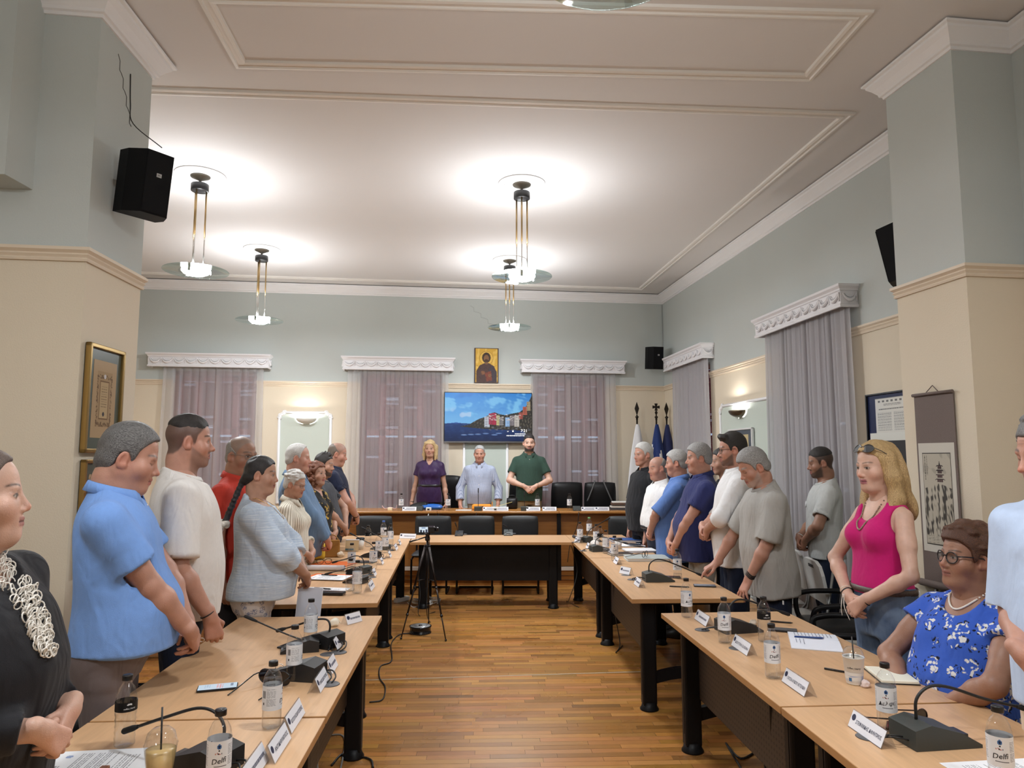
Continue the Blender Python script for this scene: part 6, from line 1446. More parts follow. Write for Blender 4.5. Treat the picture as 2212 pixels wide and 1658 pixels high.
P = person('tall balding man in a navy polo at the far end of the left row', (-1.98, 7.98, 0), -78, 1.825, 1.1, .07, .60, False, 0, RUDDY, head=dict(fat=.6, pitch=12, yaw=0, red=1.5, buzz=srgb(120, 100, 88), buzza=.5, eyes='closed'), hair=dict(style='sides', t=(.002, .004, .002), c1=srgb(82, 72, 62), c2=srgb(130, 116, 104), amp=.001), top=dict(m=cloth('navy_pique', srgb(28, 34, 56)), collar='polo', hang=.6, hem=.47, sleeve=.6), bottom=dict(m=DDEN), q=1.8, armr=1.12, neckr=1.15, **clasp(1.825, .28, .525))
wristband(P, 1, BLKB, .004, .033, .9)
# -- on the dais
side = lambda h, s: dict(w=(s * .25, .04, .475 * h), d=(-s * .05, .15, -1), n=(s, .25, 0), curl=.45)
P = person('blonde woman in a dark purple blouse standing at the desk', (aty(929, 1000, 10.16).x, 10.16, .2), 176, 1.70, 1.0, .03, .60, True, .95, TAN, head=dict(fat=.35, pitch=4, browt=.003, wrinkle=.3), hair=dict(style='bob', t=(.006, .010, .014), c1=srgb(150, 118, 76), c2=srgb(226, 200, 150), flow='down'), top=dict(m=cloth('purple_satin', srgb(52, 30, 68), .5, .1), neck='v', hang=.35, hem=.485, sleeve=.50, sr=1.65, name='blouse', fold=.006), bottom=dict(m=BLKT), q=1.15, armL=side(1.70, -1), armR=side(1.70, 1))
belt(P, .625, mat('belt_black', (.008, .008, .01), .35), .018, .0165); wristband(P, -1, PEARL, .005, .029, .9); wristband(P, 1, BLKB, .004, .029, .9); necklace(P, SIL, .002, .09, .06, 'necklace', False, .0012)
P = person('grey-haired man in a checked shirt leaning on the desk', (aty(1036, 1000, 10.14).x, 10.14, .2), 180, 1.625, 1.02, .06, .60, False, 0, RUDDY, head=dict(fat=.5, pitch=6, browc=srgb(120, 112, 106), wrinkle=.9), hair=dict(style='short', t=(.005, .008, .010), rec=.012, c1=srgb(120, 120, 120), c2=srgb(190, 190, 190)), top=dict(m=patterned(cloth('blue_check_shirt', srgb(178, 186, 204)), 'check', srgb(120, 132, 162), None, 90.), collar='shirt', hang=.5, hem=.50, sleeve=1.72, sr=1.9), bottom=dict(m=STONE), q=1.15, lean=3., neckr=1.05, armL=dict(w=(-.265, .10, .80), d=(-.05, .2, -1), n=(-1, .3, 0), curl=.5, hint=(-1, -.8, 0)), armR=dict(w=(.265, .10, .80), d=(.05, .2, -1), n=(1, .3, 0), curl=.5, hint=(1, -.8, 0)))
buttons(P, lambda z: .15, [1.08, 1.2], PEARL)
P = person('bearded man in a dark green polo with folded hands', (aty(1143, 1000, 10.16).x, 10.16, .2), 182, 1.785, 1.0, .04, .60, False, 0, FAIR, head=dict(fat=.35, pitch=2, stub=.97, bcol=(.014, .010, .009), browc=(.02, .015, .012), browt=.005), hair=dict(style='short', t=(.002, .008, .016), **DARK), top=dict(m=cloth('bottle_green_pique', srgb(46, 68, 58)), collar='polo', hang=.6, hem=.475, sleeve=.64, sr=1.38), bottom=dict(m=KHA), q=1.15, armr=1.05, neckr=1.1, **clasp(1.785, .20, .565, x=.0))
wristband(P, -1, BLKB, .004, .030, .93); buttons(P, lambda z: .128, [1.43], PEARL)
# -- right row, from the far end
P = person('tall man with white hair in a black shirt', (1.47, 7.95, 0), 112, 1.815, 1.06, .06, .60, False, 0, RUDDY, head=dict(fat=.3, pitch=2, browc=srgb(150, 146, 140), wrinkle=.8), hair=dict(style='short', t=(.008, .012, .016), **WHT), top=dict(m=cloth('black_linen', srgb(28, 29, 33)), collar='polo', hang=.7, hem=.47, sleeve=.85, sr=1.5), bottom=dict(m=BLKT), q=1.7, armL=side(1.81, -1), armR=side(1.81, 1))
P = person('bald man in a white shirt with a black belt', (1.51, 7.35, 0), 106, 1.665, 1.08, .06, .60, False, 0, RUDDY, head=dict(fat=.5, pitch=6, wrinkle=.8, buzz=srgb(150, 130, 118), buzza=.25, eyes='closed'), hair=dict(style='sides', t=(.002, .004, .002), c1=srgb(110, 106, 102), c2=srgb(160, 156, 150), amp=.001), top=dict(m=cloth('white_poplin', srgb(236, 235, 234)), collar='shirt', hang=.45, hem=.565, sleeve=.9, sr=1.5), bottom=dict(m=DDEN, top=.585), q=1.7, armL=side(1.665, -1), armR=side(1.665, 1))
belt(P, .572, mat('belt_black', (.008, .008, .01), .35), .017, .014)
P = person('grey-haired man turned away in a cornflower blue shirt', (1.58, 6.82, 0), 72, 1.725, 1.15, .10, .60, False, 0, RUDDY, head=dict(fat=.5, pitch=4, browc=srgb(150, 146, 140)), hair=dict(style='short', t=(.008, .014, .014), c1=srgb(120, 118, 116), c2=srgb(205, 203, 200)), top=dict(m=cloth('cornflower_cotton', srgb(92, 124, 184)), collar='shirt', hang=.8, hem=.40, sleeve=1.0, sr=1.6, fold=.007), bottom=dict(m=BLKT), q=1.5, neckr=1.1, **clasp(1.725, .24, .53))
P = person('man with thick grey hair and a moustache in a navy polo', (1.62, 6.16, 0), 88, 1.775, 1.15, .10, .60, False, 0, RUDDY, head=dict(fat=.55, pitch=4, stub=.6, beard='mou', bcol=srgb(150, 146, 140), browc=srgb(80, 76, 72), nose=.4), hair=dict(style='short', t=(.010, .014, .016), **GREY1), top=dict(m=cloth('indigo_pique', srgb(44, 50, 98)), collar='polo', hang=.7, hem=.445, sleeve=.62, sr=1.4), bottom=dict(m=STONE), q=1.4, armr=1.12, neckr=1.12, **clasp(1.775, .25, .49))
P = person('dark-haired man almost hidden between the navy polo and the white shirt', (1.96, 6.60, 0), 84, 1.74, 1.0, .02, .60, False, 0, TAN, head=dict(pitch=4), hair=dict(style='short', t=(.004, .008, .014), **DARK), top=dict(m=cloth('black_cotton', (.012, .012, .014)), collar='rib'), bottom=dict(m=DDEN), q=2., **clasp(1.74, .2, .5))
P = person('dark-haired man with glasses and beard in a white shirt', (1.74, 5.58, 0), 80, 1.845, 1.10, .06, .60, False, 0, RUDDY, head=dict(fat=.3, pitch=5, stub=.8, bcol=srgb(70, 54, 46), browc=(.03, .022, .018), nose=.5), hair=dict(style='quiff', t=(.003, .008, .018), **DARK), glasses=dict(thick=.0016, w=.025, hgt=.017), top=dict(m=cloth('white_shirt', srgb(235, 235, 236)), collar='shirt', hang=.7, hem=.45, sleeve=1.15, sr=1.55, fold=.007), bottom=dict(m=DDEN), q=1.3, armr=1.08, neckr=1.05, **clasp(1.845, .26, .575, cl=.9))
P = person('stooping grey-haired man in a pale grey t-shirt touching the table', (1.80, 4.98, 0), 92, 1.735, 1.04, .05, .60, False, 0, RUDDY, head=dict(fat=.3, pitch=26, yaw=2, wrinkle=1., stub=.45, bcol=srgb(170, 164, 158), eyes='closed', browc=srgb(130, 126, 120), nose=.3, size=1.04), hair=dict(style='short', t=(.009, .012, .018), **GREY1), top=dict(m=cloth('pale_grey_cotton', srgb(172, 170, 166)), collar='rib', off=.022, hang=.85, hem=.42, sleeve=.90, sr=1.65, fold=.009, seed=21), bottom=dict(m=DDEN), q=1.05, armr=1.05, lean=7.,
    armR=dict(w=(.30, .36, .80), d=(.05, .75, -.42), n=(.0, .45, .9), curl=.30, spread=.5, hint=(1, -.6, .2), point=True), armL=dict(w=(-.12, .22, .85), d=(-.05, .45, -.9), n=(-.3, .9, .4), curl=.25, spread=.9, hint=(-1, -.7, 0)))
for f_ in (.86, .90, .94): wristband(P, -1, BLKB, .004, .031, f_, 'bracelet', .004)
MB().box(-.006, .006, -.003, .003, -.012, .012, mat('tag_white', (.8, .8, .8), .7), T_((-.262, .05, .72))).build('hem_tag', None, P['root'])
P = person('dark-haired bearded man in a pale t-shirt by the big curtain', (2.55, 5.85, 0), 76, 1.735, 1.02, .02, .60, False, 0, OLIVE, head=dict(pitch=8, stub=.8, bcol=(.03, .022, .018), eyes='closed', buzz=srgb(46, 36, 32), buzza=.85), hair=dict(style='short', t=(.002, .005, .014), zmin=.03, **DARK), top=dict(m=cloth('light_grey_cotton', srgb(198, 200, 198)), collar='rib', hang=.6, hem=.49, sleeve=.72, sr=1.4), bottom=dict(m=DDEN), q=1.3, armr=1.08, **clasp(1.735, .20, .545))
watch(P, 1)
e_ = MB()
for t_ in (-.03, -.015, 0, .015, .03): e_.tube([surf(P, .02 + t_ * .6, 1.25, .004), surf(P, .02 + t_, 1.30 - abs(t_) * .5, .004)], .0035, 6, mat('print_white', (.85, .85, .85), .7))
e_.build('chest_emblem', None, P['root'])
a = clasp(1.72, .19, .53, cl=.40, rtop=False)
P = person('blonde woman in a magenta tank top and jeans with clasped hands', (1.88, 3.66, 0), 100, 1.735, 1.0, .02, .60, True, .86, FAIR, head=dict(fat=.32, pitch=6, yaw=2, browt=.0032, browc=srgb(92, 70, 54), lip=srgb(146, 62, 90), wrinkle=.05, eyes='open', size=1.03), hair=dict(style='long', t=(.005, .010, .012), c1=srgb(118, 86, 54), c2=srgb(228, 194, 136), flow='down', amp=.0012, rec=.012), top=dict(m=cloth('magenta_rib', srgb(192, 26, 108), weave=.2, fold=.25), neck='tank', sleeve=0, off=.007, hang=0, hem=.565, fold=.0015, name='tank_top'), bottom=dict(m=DEN, off=.006, top=.59), q=.95, armr=.98, neckr=.98, **a)
PK = P
frames(P['root'], P['Hm'], P['Ho'], P['s'], mat('sun_frame', (.05, .045, .04), .3), mat('sun_lens', srgb(70, 72, 76), .15), .030, .022, .002, 'round', -.004, .094, .62, 'sunglasses')
necklace(P, mat('bead_mixed', srgb(150, 130, 110), .35, var=.9, vscale=160.), .0042, .19, .07, 'bead_necklace', True, z0=.855, n=29); wristband(P, 1, BLKB, .004, .028, .92, 'bracelet', .004); wristband(P, 1, mat('cord_cream', srgb(226, 216, 196), .7), .0022, .029, .86); wristband(P, -1, BLKB, .003, .028, .94)
q = MB(); S, E, W = P['ARM'][1]; q.tube(spline([W + np.array([-.01, .03, .01]), W + np.array([-.03, .045, -.05]), W + np.array([-.055, .035, -.11])], 5), .0018, 5, PEARL); q.tube(spline([W + np.array([.0, .03, .01]), W + np.array([-.005, .045, -.05]), W + np.array([.005, .035, -.10])], 5), .0018, 5, PEARL); q.build('cord_end', PEARL, P['root'])
belt(P, .578, mat('belt_pattern', srgb(90, 76, 70), .5, var=.8, vscale=120.), .014, .009)
a = dict(armR=dict(w=(.07, .30, 1.02), front=.05, d=(-.8, .25, -.35), n=(.2, .75, .6), curl=.7), armL=dict(w=(-.07, .29, 1.02), front=.03, d=(.8, .25, -.35), n=(-.2, .75, .6), curl=.7))
P = person('seated older woman in a blue dress with white flowers', (1.90, 3.02, -.34), 104, 1.70, 1.32, .10, .64, True, 1.2, OLIVE, head=dict(fat=.75, pitch=-4, yaw=-10, wrinkle=.7, browt=.003, lip=srgb(140, 84, 76), eyes='open', size=1.06), hair=dict(style='wavy', t=(.012, .022, .030), c1=srgb(44, 28, 22), c2=srgb(112, 72, 50), seed=8), glasses=dict(thick=.0026, w=.026, hgt=.022, shape='round'), top=dict(m=patterned(cloth('blue_floral', srgb(58, 96, 196), fold=.4), 'floral', srgb(228, 228, 226), srgb(20, 24, 44), 13.), neck='scoop', off=.012, hang=.5, hem=.50, sleeve=.34, sr=1.7, fold=.005, name='dress'), bottom=dict(m=_M['blue_floral'], kind='skirt'), q=1., armr=1.25, neckr=1.12, seated=True, shoes=False, **a)
necklace(P, PEARL, .0042, .07, .075, 'pearl_necklace', True, z0=.85, n=29); 
for f_ in (.86, .90): wristband(P, 1, PEARL, .0045, .031, f_, 'bracelet', .003)
wristband(P, 1, GOLD, .0022, .032, .82)
a = clasp(1.80, .22, .545, cl=.6); a['armR']['hint'] = (.5, -1, -.2)
P = person('man in a pale blue button-up shirt at the right edge', (1.87, 2.42, 0), 124, 1.805, .95, .05, .60, False, 0, RUDDY, head=dict(fat=.3, pitch=10, yaw=-36, wrinkle=.9, browc=srgb(70, 58, 52), browt=.005, stub=.3, bcol=srgb(120, 100, 90), eyes='closed', nose=.5, size=1.05), hair=dict(style='wavy', t=(.004, .008, .014), c1=srgb(60, 58, 58), c2=srgb(140, 138, 136), rec=-.004), top=dict(m=cloth('pale_blue_oxford', srgb(196, 214, 242)), collar='shirt', cm=cloth('grey_blue_collar', srgb(140, 150, 176)), hang=.75, hem=.465, sleeve=.95, sr=1.55, fold=.007, seed=33), bottom=dict(m=CREAMT), q=.95, armr=1.06, neckr=1.05, **a)
buttons(P, lambda z: .175, [1.08, 1.2, 1.32], PEARL)
pl_ = [surf(P, 0, z_, .0025) for z_ in np.linspace(.87, 1.47, 16)]; q = MB(); q.add([p_ + V(sx, 0, 0) for p_ in pl_ for sx in (-.017, .017)], [(2 * i, 2 * i + 1, 2 * i + 3, 2 * i + 2) for i in range(15)], _M['pale_blue_oxford'], True); q.build('placket', None, P['root']).modifiers.new('s', 'SOLIDIFY').thickness = .003
NK1[1].build('ring_necklace', PEARL, NK1[0]['root'])
# ------------------------------------------------------------------ small things
PET = glassy('bottle_plastic', (.98, .985, .99), .95, .03); WATER = glassy('bottle_water', (.97, .98, .985), .6, .02); CAPB = mat('cap_black', (.006, .006, .007), .4); CAPU = mat('cap_blue', srgb(70, 110, 190), .4); CAPG = mat('cap_green', srgb(110, 170, 110), .4)
BOT_P = [(0, .004), (.024, .002), (.031, .006), (.0325, .014), (.0325, .052), (.0318, .056), (.0325, .060), (.0325, .135), (.0322, .150), (.0285, .172), (.020, .188), (.0135, .195), (.0128, .202), (.0150, .204), (.0150, .206), (.0125, .207), (.0125, .214)]
BOT_R = [(0, .004), (.024, .002), (.031, .006)] + [(.0325 - (.0022 if i % 2 else 0), .012 + .009 * i) for i in range(11)] + [(.0325, .112), (.0325, .145), (.0300, .160), (.0235, .182), (.0150, .196), (.0128, .202), (.0150, .204), (.0150, .206), (.0125, .207), (.0125, .214)]
def label_pic(kind):
    if kind == 'black':
        p = Pic(96, 24, srgb(16, 16, 17)); p.ell(.62, .25, .022, .13, srgb(220, 220, 220)); p.ell(.645, .25, .022, .13, srgb(220, 220, 220)); p.ell(.633, .38, .03, .1, srgb(16, 16, 17)); p.rect(.26, .40, .31, .70, srgb(190, 190, 190)); return p
    p = Pic(110, 40, srgb(228, 229, 232)); rr = np.random.RandomState(4)
    p.ell(.50, .17, .028, .085, srgb(70, 110, 160)); p.ell(.50, .17, .014, .05, srgb(20, 34, 70))
    for a, b, c in ((.50, .30, (40, 40, 44)), (.475, .38, (190, 120, 110)), (.49, .40, (70, 60, 60)), (.51, .41, (170, 60, 60)), (.53, .39, (60, 60, 70)), (.455, .40, (200, 160, 150))): p.ell(a, b, .0065, .026, srgb(*c))
    p.rect(.44, .80, .60, .83, srgb(80, 80, 84)); p.lines(.62, .16, .70, .82, 14, srgb(130, 130, 134), .45, 3); p.lines(.74, .12, .88, .86, 18, srgb(120, 120, 124), .5, 6); p.rect(.10, .2, .16, .5, srgb(30, 30, 32)); 
    for i in range(9): p.rect(.10 + i * .007, .2, .103 + i * .007, .5, srgb(228, 229, 232))
    p.lines(.18, .12, .34, .86, 16, srgb(140, 140, 144), .45, 8); p.rect(.11, .68, .14, .78, srgb(20, 20, 22)); return p
def wrap_label(p, r, z0, z1, m):
    nx, ny = p.nx, p.ny; gu, gv = np.meshgrid(np.linspace(0, 1, nx + 1), np.linspace(0, 1, ny + 1)); a = (gu - .5) * 2 * PI - PI / 2
    vs = np.stack([np.cos(a).ravel() * r, np.sin(a).ravel() * r, (z1 + (z0 - z1) * gv).ravel()], 1); i = np.arange(nx * ny); R_, C_ = i // nx, i % nx; b = R_ * (nx + 1) + C_; q = np.stack([b, b + nx + 1, b + nx + 2, b + 1], 1)
    o = np_object('label', [(vs.astype(np.float32), q.astype(np.int32))], m, None); me = o.data; ca = me.attributes.new('Col', 'FLOAT_COLOR', 'FACE'); ca.data.foreach_set('color', np.concatenate([np.clip(p.a.reshape(-1, 3), 0, 1), np.ones((nx * ny, 1))], 1).astype(np.float32).ravel()); bpy.data.objects.remove(o); return me
def wrap_text(txt, size, r, z, tilt, m, ang=0.):
    me = text_mesh(txt, size, True).copy(); ct, st = math.cos(tilt), math.sin(tilt)
    for v in me.vertices:
        x, y = v.co.x * ct - v.co.y * st, v.co.x * st + v.co.y * ct; x += .25 * y; a = -PI / 2 + ang + x / r; v.co = (math.cos(a) * r, math.sin(a) * r, z + y)
    me.materials.clear(); me.materials.append(m); return me
INK = mat('print_ink', (.02, .02, .024), .6); LABW = wrap_label(label_pic('white'), .0329, .066, .146, PRINT); LABK = wrap_label(label_pic('black'), .0329, .114, .143, PRINT)
TX = {'latin': wrap_text('Delfi', .020, .0332, .095, .12, INK), 'greek': wrap_text('Δελφι', .018, .0332, .095, .1, INK)}; TXC = wrap_text('coffee | berry', .0065, .0332, .124, 0., mat('print_white', (.85, .85, .85), .7), .85)
BSH = {}
def bottle(px, py, z, label, kind='white', lvl=.6, cap=CAPB, turn=0., word='latin', loc=None):
    p = at(px, py, z) if loc is None else Vector(loc); o = thing('water_bottle', label, 'bottle', (p.x, p.y, z + .0005), math.radians(turn) + math.atan2(-p.x, p.y), 'plastic water bottles')
    pr = BOT_R if kind == 'black' else BOT_P
    if kind not in BSH: BSH[kind] = MB().lathe(pr, 20, PET).mesh('shell')
    b = bpy.data.objects.new('shell', BSH[kind]); link(b, o)
    k = ('w', kind, lvl)
    if k not in BSH:
        zt = .012 + lvl * .16; rs = [(max(0, r - .0013), z_ + .001) for r, z_ in pr if z_ < zt]; rl = rs[-1][0]; BSH[k] = MB().lathe(rs + [(rl, zt), (0, zt)], 20, WATER).mesh('water')
    if lvl > .02: link(bpy.data.objects.new('water', BSH[k]), o)
    lb = bpy.data.objects.new('label', LABK if kind == 'black' else LABW); link(lb, o)
    t = bpy.data.objects.new('lettering', TXC if kind == 'black' else TX[word]); link(t, lb)
    ck = 'c' + cap.name
    if ck not in BSH: BSH[ck] = MB().lathe([(0, .222), (.0150, .222), (.0158, .220), (.0158, .206), (.0150, .2055), (0, .2055)], 20, cap).mesh('cap')
    link(bpy.data.objects.new('cap', BSH[ck]), o); return o
TT = TZ
bottle(268, 1612, TT, 'water bottle with a black label beside the printed papers', 'black', .75, turn=-30)
bottle(470, 1712, TT, 'water bottle cut by the bottom edge beside the iced coffee', lvl=.55)
bottle(586, 1572, TT, 'full water bottle behind the nameplate nearest the sunglasses', lvl=.95, turn=80)
bottle(634, 1468, TT, 'water bottle right behind the sunglasses', lvl=.12, turn=95)
bottle(670, 1392, TT, 'water bottle between two microphone stems on the left', lvl=.35, turn=75)
bottle(756, 1276, TT, 'bottle with a small black label beside the black case', 'black', .3, turn=10)
bottle(771, 1281, TT, 'white-labelled bottle nearest the black case', lvl=.4, turn=70)
bottle(759, 1232, TT, 'bottle standing among the orange folders', lvl=.3)
bottle(806, 1229, TT, 'tall bottle near the aisle edge opposite the orange folders', lvl=.5, turn=20)
bottle(818, 1203, TT, 'bottle in the middle of the left cluster', lvl=.3)
bottle(832, 1194, TT, 'bottle in the left cluster in front of the blue-capped one', lvl=.6, turn=30)
bottle(828, 1168, TT, 'blue-capped water bottle in the left cluster', lvl=.7, cap=CAPU)
bottle(843, 1177, TT, 'bottle of the left cluster standing nearest the cross table', lvl=.8, turn=40)
bottle(795, 1181, TT, 'ribbed bottle with a black label beside the paper cup', 'black', .2)
bottle(1253, 1172, TT, 'bottle beside the rolled newspaper, nearest the cross table on the right', lvl=.4)
bottle(1273, 1158, TT, 'green-capped water bottle on the right', lvl=.5, cap=CAPG)
bottle(1288, 1178, TT, 'white-labelled bottle touching the black-labelled one on the right', lvl=.2)
bottle(1297, 1183, TT, 'black-labelled bottle in the cluster by the blue folder', 'black', .1)
bottle(1309, 1195, TT, 'bottle between the microphone base and the blue folder', lvl=.25, turn=60)
bottle(1328, 1211, TT, 'bottle at the corner of the stacked papers', lvl=.4)
bottle(1464, 1249, TT, 'bottle by the pointing hand of the man in grey', lvl=.15, word='greek')
bottle(1484, 1333, TT, 'bottle at the far corner of the table with the notebook', lvl=.45, turn=35, word='greek')
bottle(1566, 1388, TT, 'bottle beside the microphone near the open notebook', lvl=.45)
bottle(1652, 1386, TT, 'black-labelled bottle beside the dark phone', 'black', .9, turn=-20)
bottle(1670, 1464, TT, 'bottle between two nameplates on the right', lvl=.35, turn=15)
bottle(1918, 1577, TT, 'bottle in front of the cream notebook', lvl=.85, word='greek')
bottle(2166, 1702, TT, 'bottle cut by the bottom right corner', lvl=.8)
DZ = .955
for px, lb, lv in ((867, 'bottle on the desk left of the woman in purple', .3), (968, 'bottle on the desk before the man in the checked shirt', .5), (1161, 'bottle on the desk before the man in the green polo', .2), (1230, 'bottle on the desk before the empty chair', .3)):
    q = aty(px, 1100, 9.62); bottle(0, 0, DZ, lb, 'white', lv, loc=(q.x, 9.60, DZ))

# ---- nameplates
ACR = glassy('acrylic', (.92, .93, .95), .9, .04); CARD = mat('card_white', srgb(232, 233, 240), .5); EMB = mat('emblem_ink', srgb(38, 44, 74), .6); GREYI = mat('caption_ink', srgb(96, 98, 116), .6)
def nameplate(loc, rz, label, text=None, w=.20, h=.062, lines=1):
    """tent card; the printed side faces local -y"""
    o = thing('nameplate', label, 'nameplate', loc, rz, 'tent nameplates'); t = math.radians(24)
    F = Matrix.Rotation(-t, 4, 'X'); Bk = T_((0, .050, 0)) @ Matrix.Rotation(t, 4, 'X')
    mb = MB(); mb.box(-w / 2, w / 2, -.0012, .0012, 0, h, ACR, F); mb.box(-w / 2, w / 2, -.0012, .0012, 0, h, ACR, Bk); mb.build('holder', ACR, o)
    MB().box(-w / 2 + .003, w / 2 - .003, -.0022, -.0014, .003, h - .003, CARD, F).build('card', CARD, o)
    MB().lathe([(0, .0004), (.011, .0004), (.011, 0), (0, 0)], 14, EMB, False, F @ T_((-w / 2 + .020, -.0024, h * .62)) @ RX).build('emblem', EMB, o)
    if text: lettering(text, .0165, EMB, o, F @ T_((.012, -.0028, h * .46)) @ RX, True, w * .74)
    else:
        r_ = random.Random(label); q = MB()
        for j in range(lines):
            x = -w * .22 - (.02 if j else 0); zz = h * (.5 if lines == 1 else .62 - .28 * j)
            while x < w * .38: e = x + r_.uniform(.006, .012); q.box(x, e - .002, -.0026, -.0023, zz - .005, zz + .005, GREYI, F); x = e
        q.build('printed_line', GREYI, o)
    return o
def plate_l(px, py, label, text=None, turn=0., w=.20): p = at(px, py, TT); return nameplate((p.x, p.y, TT), math.radians(90 + 3.4 + turn), label, text, w)
def plate_r(px, py, label, text=None, turn=0., w=.20): p = at(px, py, TT); return nameplate((p.x, p.y, TT), math.radians(-90 + 3.8 + turn), label, text, w)
plate_l(560, 1672, 'nameplate cut by the bottom edge on the left'); plate_l(612, 1622, 'nameplate reading the deputy mayor title', 'ΑΝΤΙΔΗΜΑΡΧΟΣ'); plate_l(645, 1562, 'nameplate touching the deputy mayor plate', 'ΚΩΤΣΟΥΛΑΣ ΔΗΜΟΣΘΕΝΗΣ')
plate_l(702, 1482, 'nameplate standing behind the grey cable grommet on the left', 'ΓΙΑΝΝΟΣ ΚΩΝΣΤΑΝΤΙΝΟΣ', w=.18); plate_l(724, 1447, 'nameplate joined end to end behind the grommet one', w=.14); plate_l(737, 1396, 'nameplate beside the power plugs of the left microphone', w=.18); plate_l(767, 1346, 'nameplate alone at the far end of the phone table', turn=-35, w=.12)
plate_l(806, 1272, 'pair plate nearest the bottles on the orange folder table'); plate_l(812, 1243, 'small plate second from the near end of the folder table', w=.13); plate_l(828, 1218, 'small plate third along the folder table', w=.12); plate_l(845, 1203, 'small plate before the left bottle cluster', w=.13); plate_l(858, 1187, 'plate at the aisle edge just before the cross table'); plate_l(866, 1176, 'plate next to the cross table corner on the left', w=.15); p_ = at(880, 1163, TT); nameplate((p_.x, p_.y, TT), math.radians(-14), 'plate turned to the camera at the left corner of the cross table')
plate_r(1866, 1592, 'nameplate in front of the bottle nearest the big microphone', 'ΣΤΕΦΑΝΙΔΗΣ ΔΗΜΗΤΡΙΟΣ'); plate_r(1712, 1488, 'nameplate leaning by a bottle, before the table joint', 'ΓΑΤΣΗ-ΛΥΚΟΥ ΑΓΓΕΛΙΚΗ'); plate_r(1596, 1405, 'nameplate before the open notebook', 'ΚΟΥΤΡΑ ΕΛΕΝΗ'); plate_r(1512, 1345, 'nameplate at the far corner of the notebook table')
plate_r(1246, 1171, 'small plate beside the newspaper on the right', w=.12, turn=20); plate_r(1267, 1184, 'small plate before the snack bag', w=.12); plate_r(1316, 1197, 'plate half hidden by bottles before the blue folder', w=.14); plate_r(1328, 1217, 'plate in front of the stacked papers', w=.15); plate_r(1348, 1240, 'clear empty plate before the grey portfolio', w=.12, turn=30); plate_r(1374, 1265, 'plate in front of the microphone with crumpled tissues', w=.15)
for i, (px, lb) in enumerate(((884, 'white plate on the desk before the woman in purple'), (1058, 'white plate on the desk left of the white socket'), (1083, 'white plate on the desk right of the orange box'), (1152, 'white plate on the desk before the man in green, left one'), (1187, 'white plate on the desk before the man in green, right one'), (1271, 'white plate on the desk before the strapped chair, left one'), (1301, 'white plate on the desk before the strapped chair, right one'))):
    q = aty(px, 1100, 9.47); nameplate((q.x, 9.47, DZ), 0, lb, None, .19, .06, 2)

# ---- conference microphones
MICB = mat('mic_black', (.014, .014, .015), .45, bump=.08, bscale=300.); MICG = mat('mic_grey', srgb(58, 62, 60), .5)
def mic(px, py, z, rz, label, goose=None, m=MICB, sc=1., loc=None, grom=True, cable=True):
    p = at(px, py, z) if loc is None else Vector(loc); o = thing('conference_microphone', label, 'microphone', (p.x, p.y, z + .0005), math.radians(rz), 'desk microphones'); s = sc
    w = .062 * s; mb = MB(); mb.prism([(-.11 * s, 0), (.11 * s, 0), (.11 * s, .010), (.045 * s, .045 * s), (-.055 * s, .072 * s), (-.11 * s, .058 * s)], -w, w, m, Matrix.Rotation(PI / 2, 4, 'Z'), 'y'); mb.build('base', m, o)
    MB().box(-.03 * s, .03 * s, .055 * s, .09 * s, .022 * s, .030 * s, mat('mic_key', (.03, .03, .03), .3)).build('talk_button', None, o); MB().box(-.022 * s, .022 * s, .10 * s, .106 * s, .012, .0145, SIL).build('badge', SIL, o)
    if goose:
        g = spline([Vector(q) * s for q in goose], 6); mb = MB(); mb.tube(g, [.0048 * s] * len(g), 8, CBL); o2 = mb.build('gooseneck', CBL, o); e, e2 = g[-1], g[-2]; d = (e - e2).normalized(); MB().tube([e - d * .01, e + d * .012, e + d * .05, e + d * .056], [.006 * s, .0095 * s, .0095 * s, .006 * s], 10, mat('mic_foam', (.016, .016, .017), .9)).build('mic_head', None, o2)
    if cable: MB().tube(spline([(.0, -.10 * s, .02), (.0, -.14 * s, .028), (-.03 * s, -.17 * s, .018), (-.06 * s, -.165 * s, .004)], 5), .0032, 6, CBL).build('cable', CBL, o)
    if cable: MB().tube(spline([(.03, -.10 * s, .02), (.02, -.15 * s, .03), (-.02 * s, -.185 * s, .018), (-.06 * s, -.185 * s, .004)], 5), .0032, 6, CBL).build('cable', CBL, o)
    if grom: MB().lathe([(0, .003), (.036, .003), (.040, 0), (0, 0)], 24, mat('grommet_grey', (.09, .09, .095), .5), True, T_((-.065 * s, -.18 * s, 0))).build('cable_grommet', None, o)
    return o
GN = [(0, -.06, .06), (0, -.055, .11), (0, -.02, .145), (0, .05, .150), (0, .16, .115), (0, .27, .085)]; GN2 = [(0, -.06, .06), (0, -.05, .10), (0, .0, .15), (0, .10, .19), (0, .22, .24)]
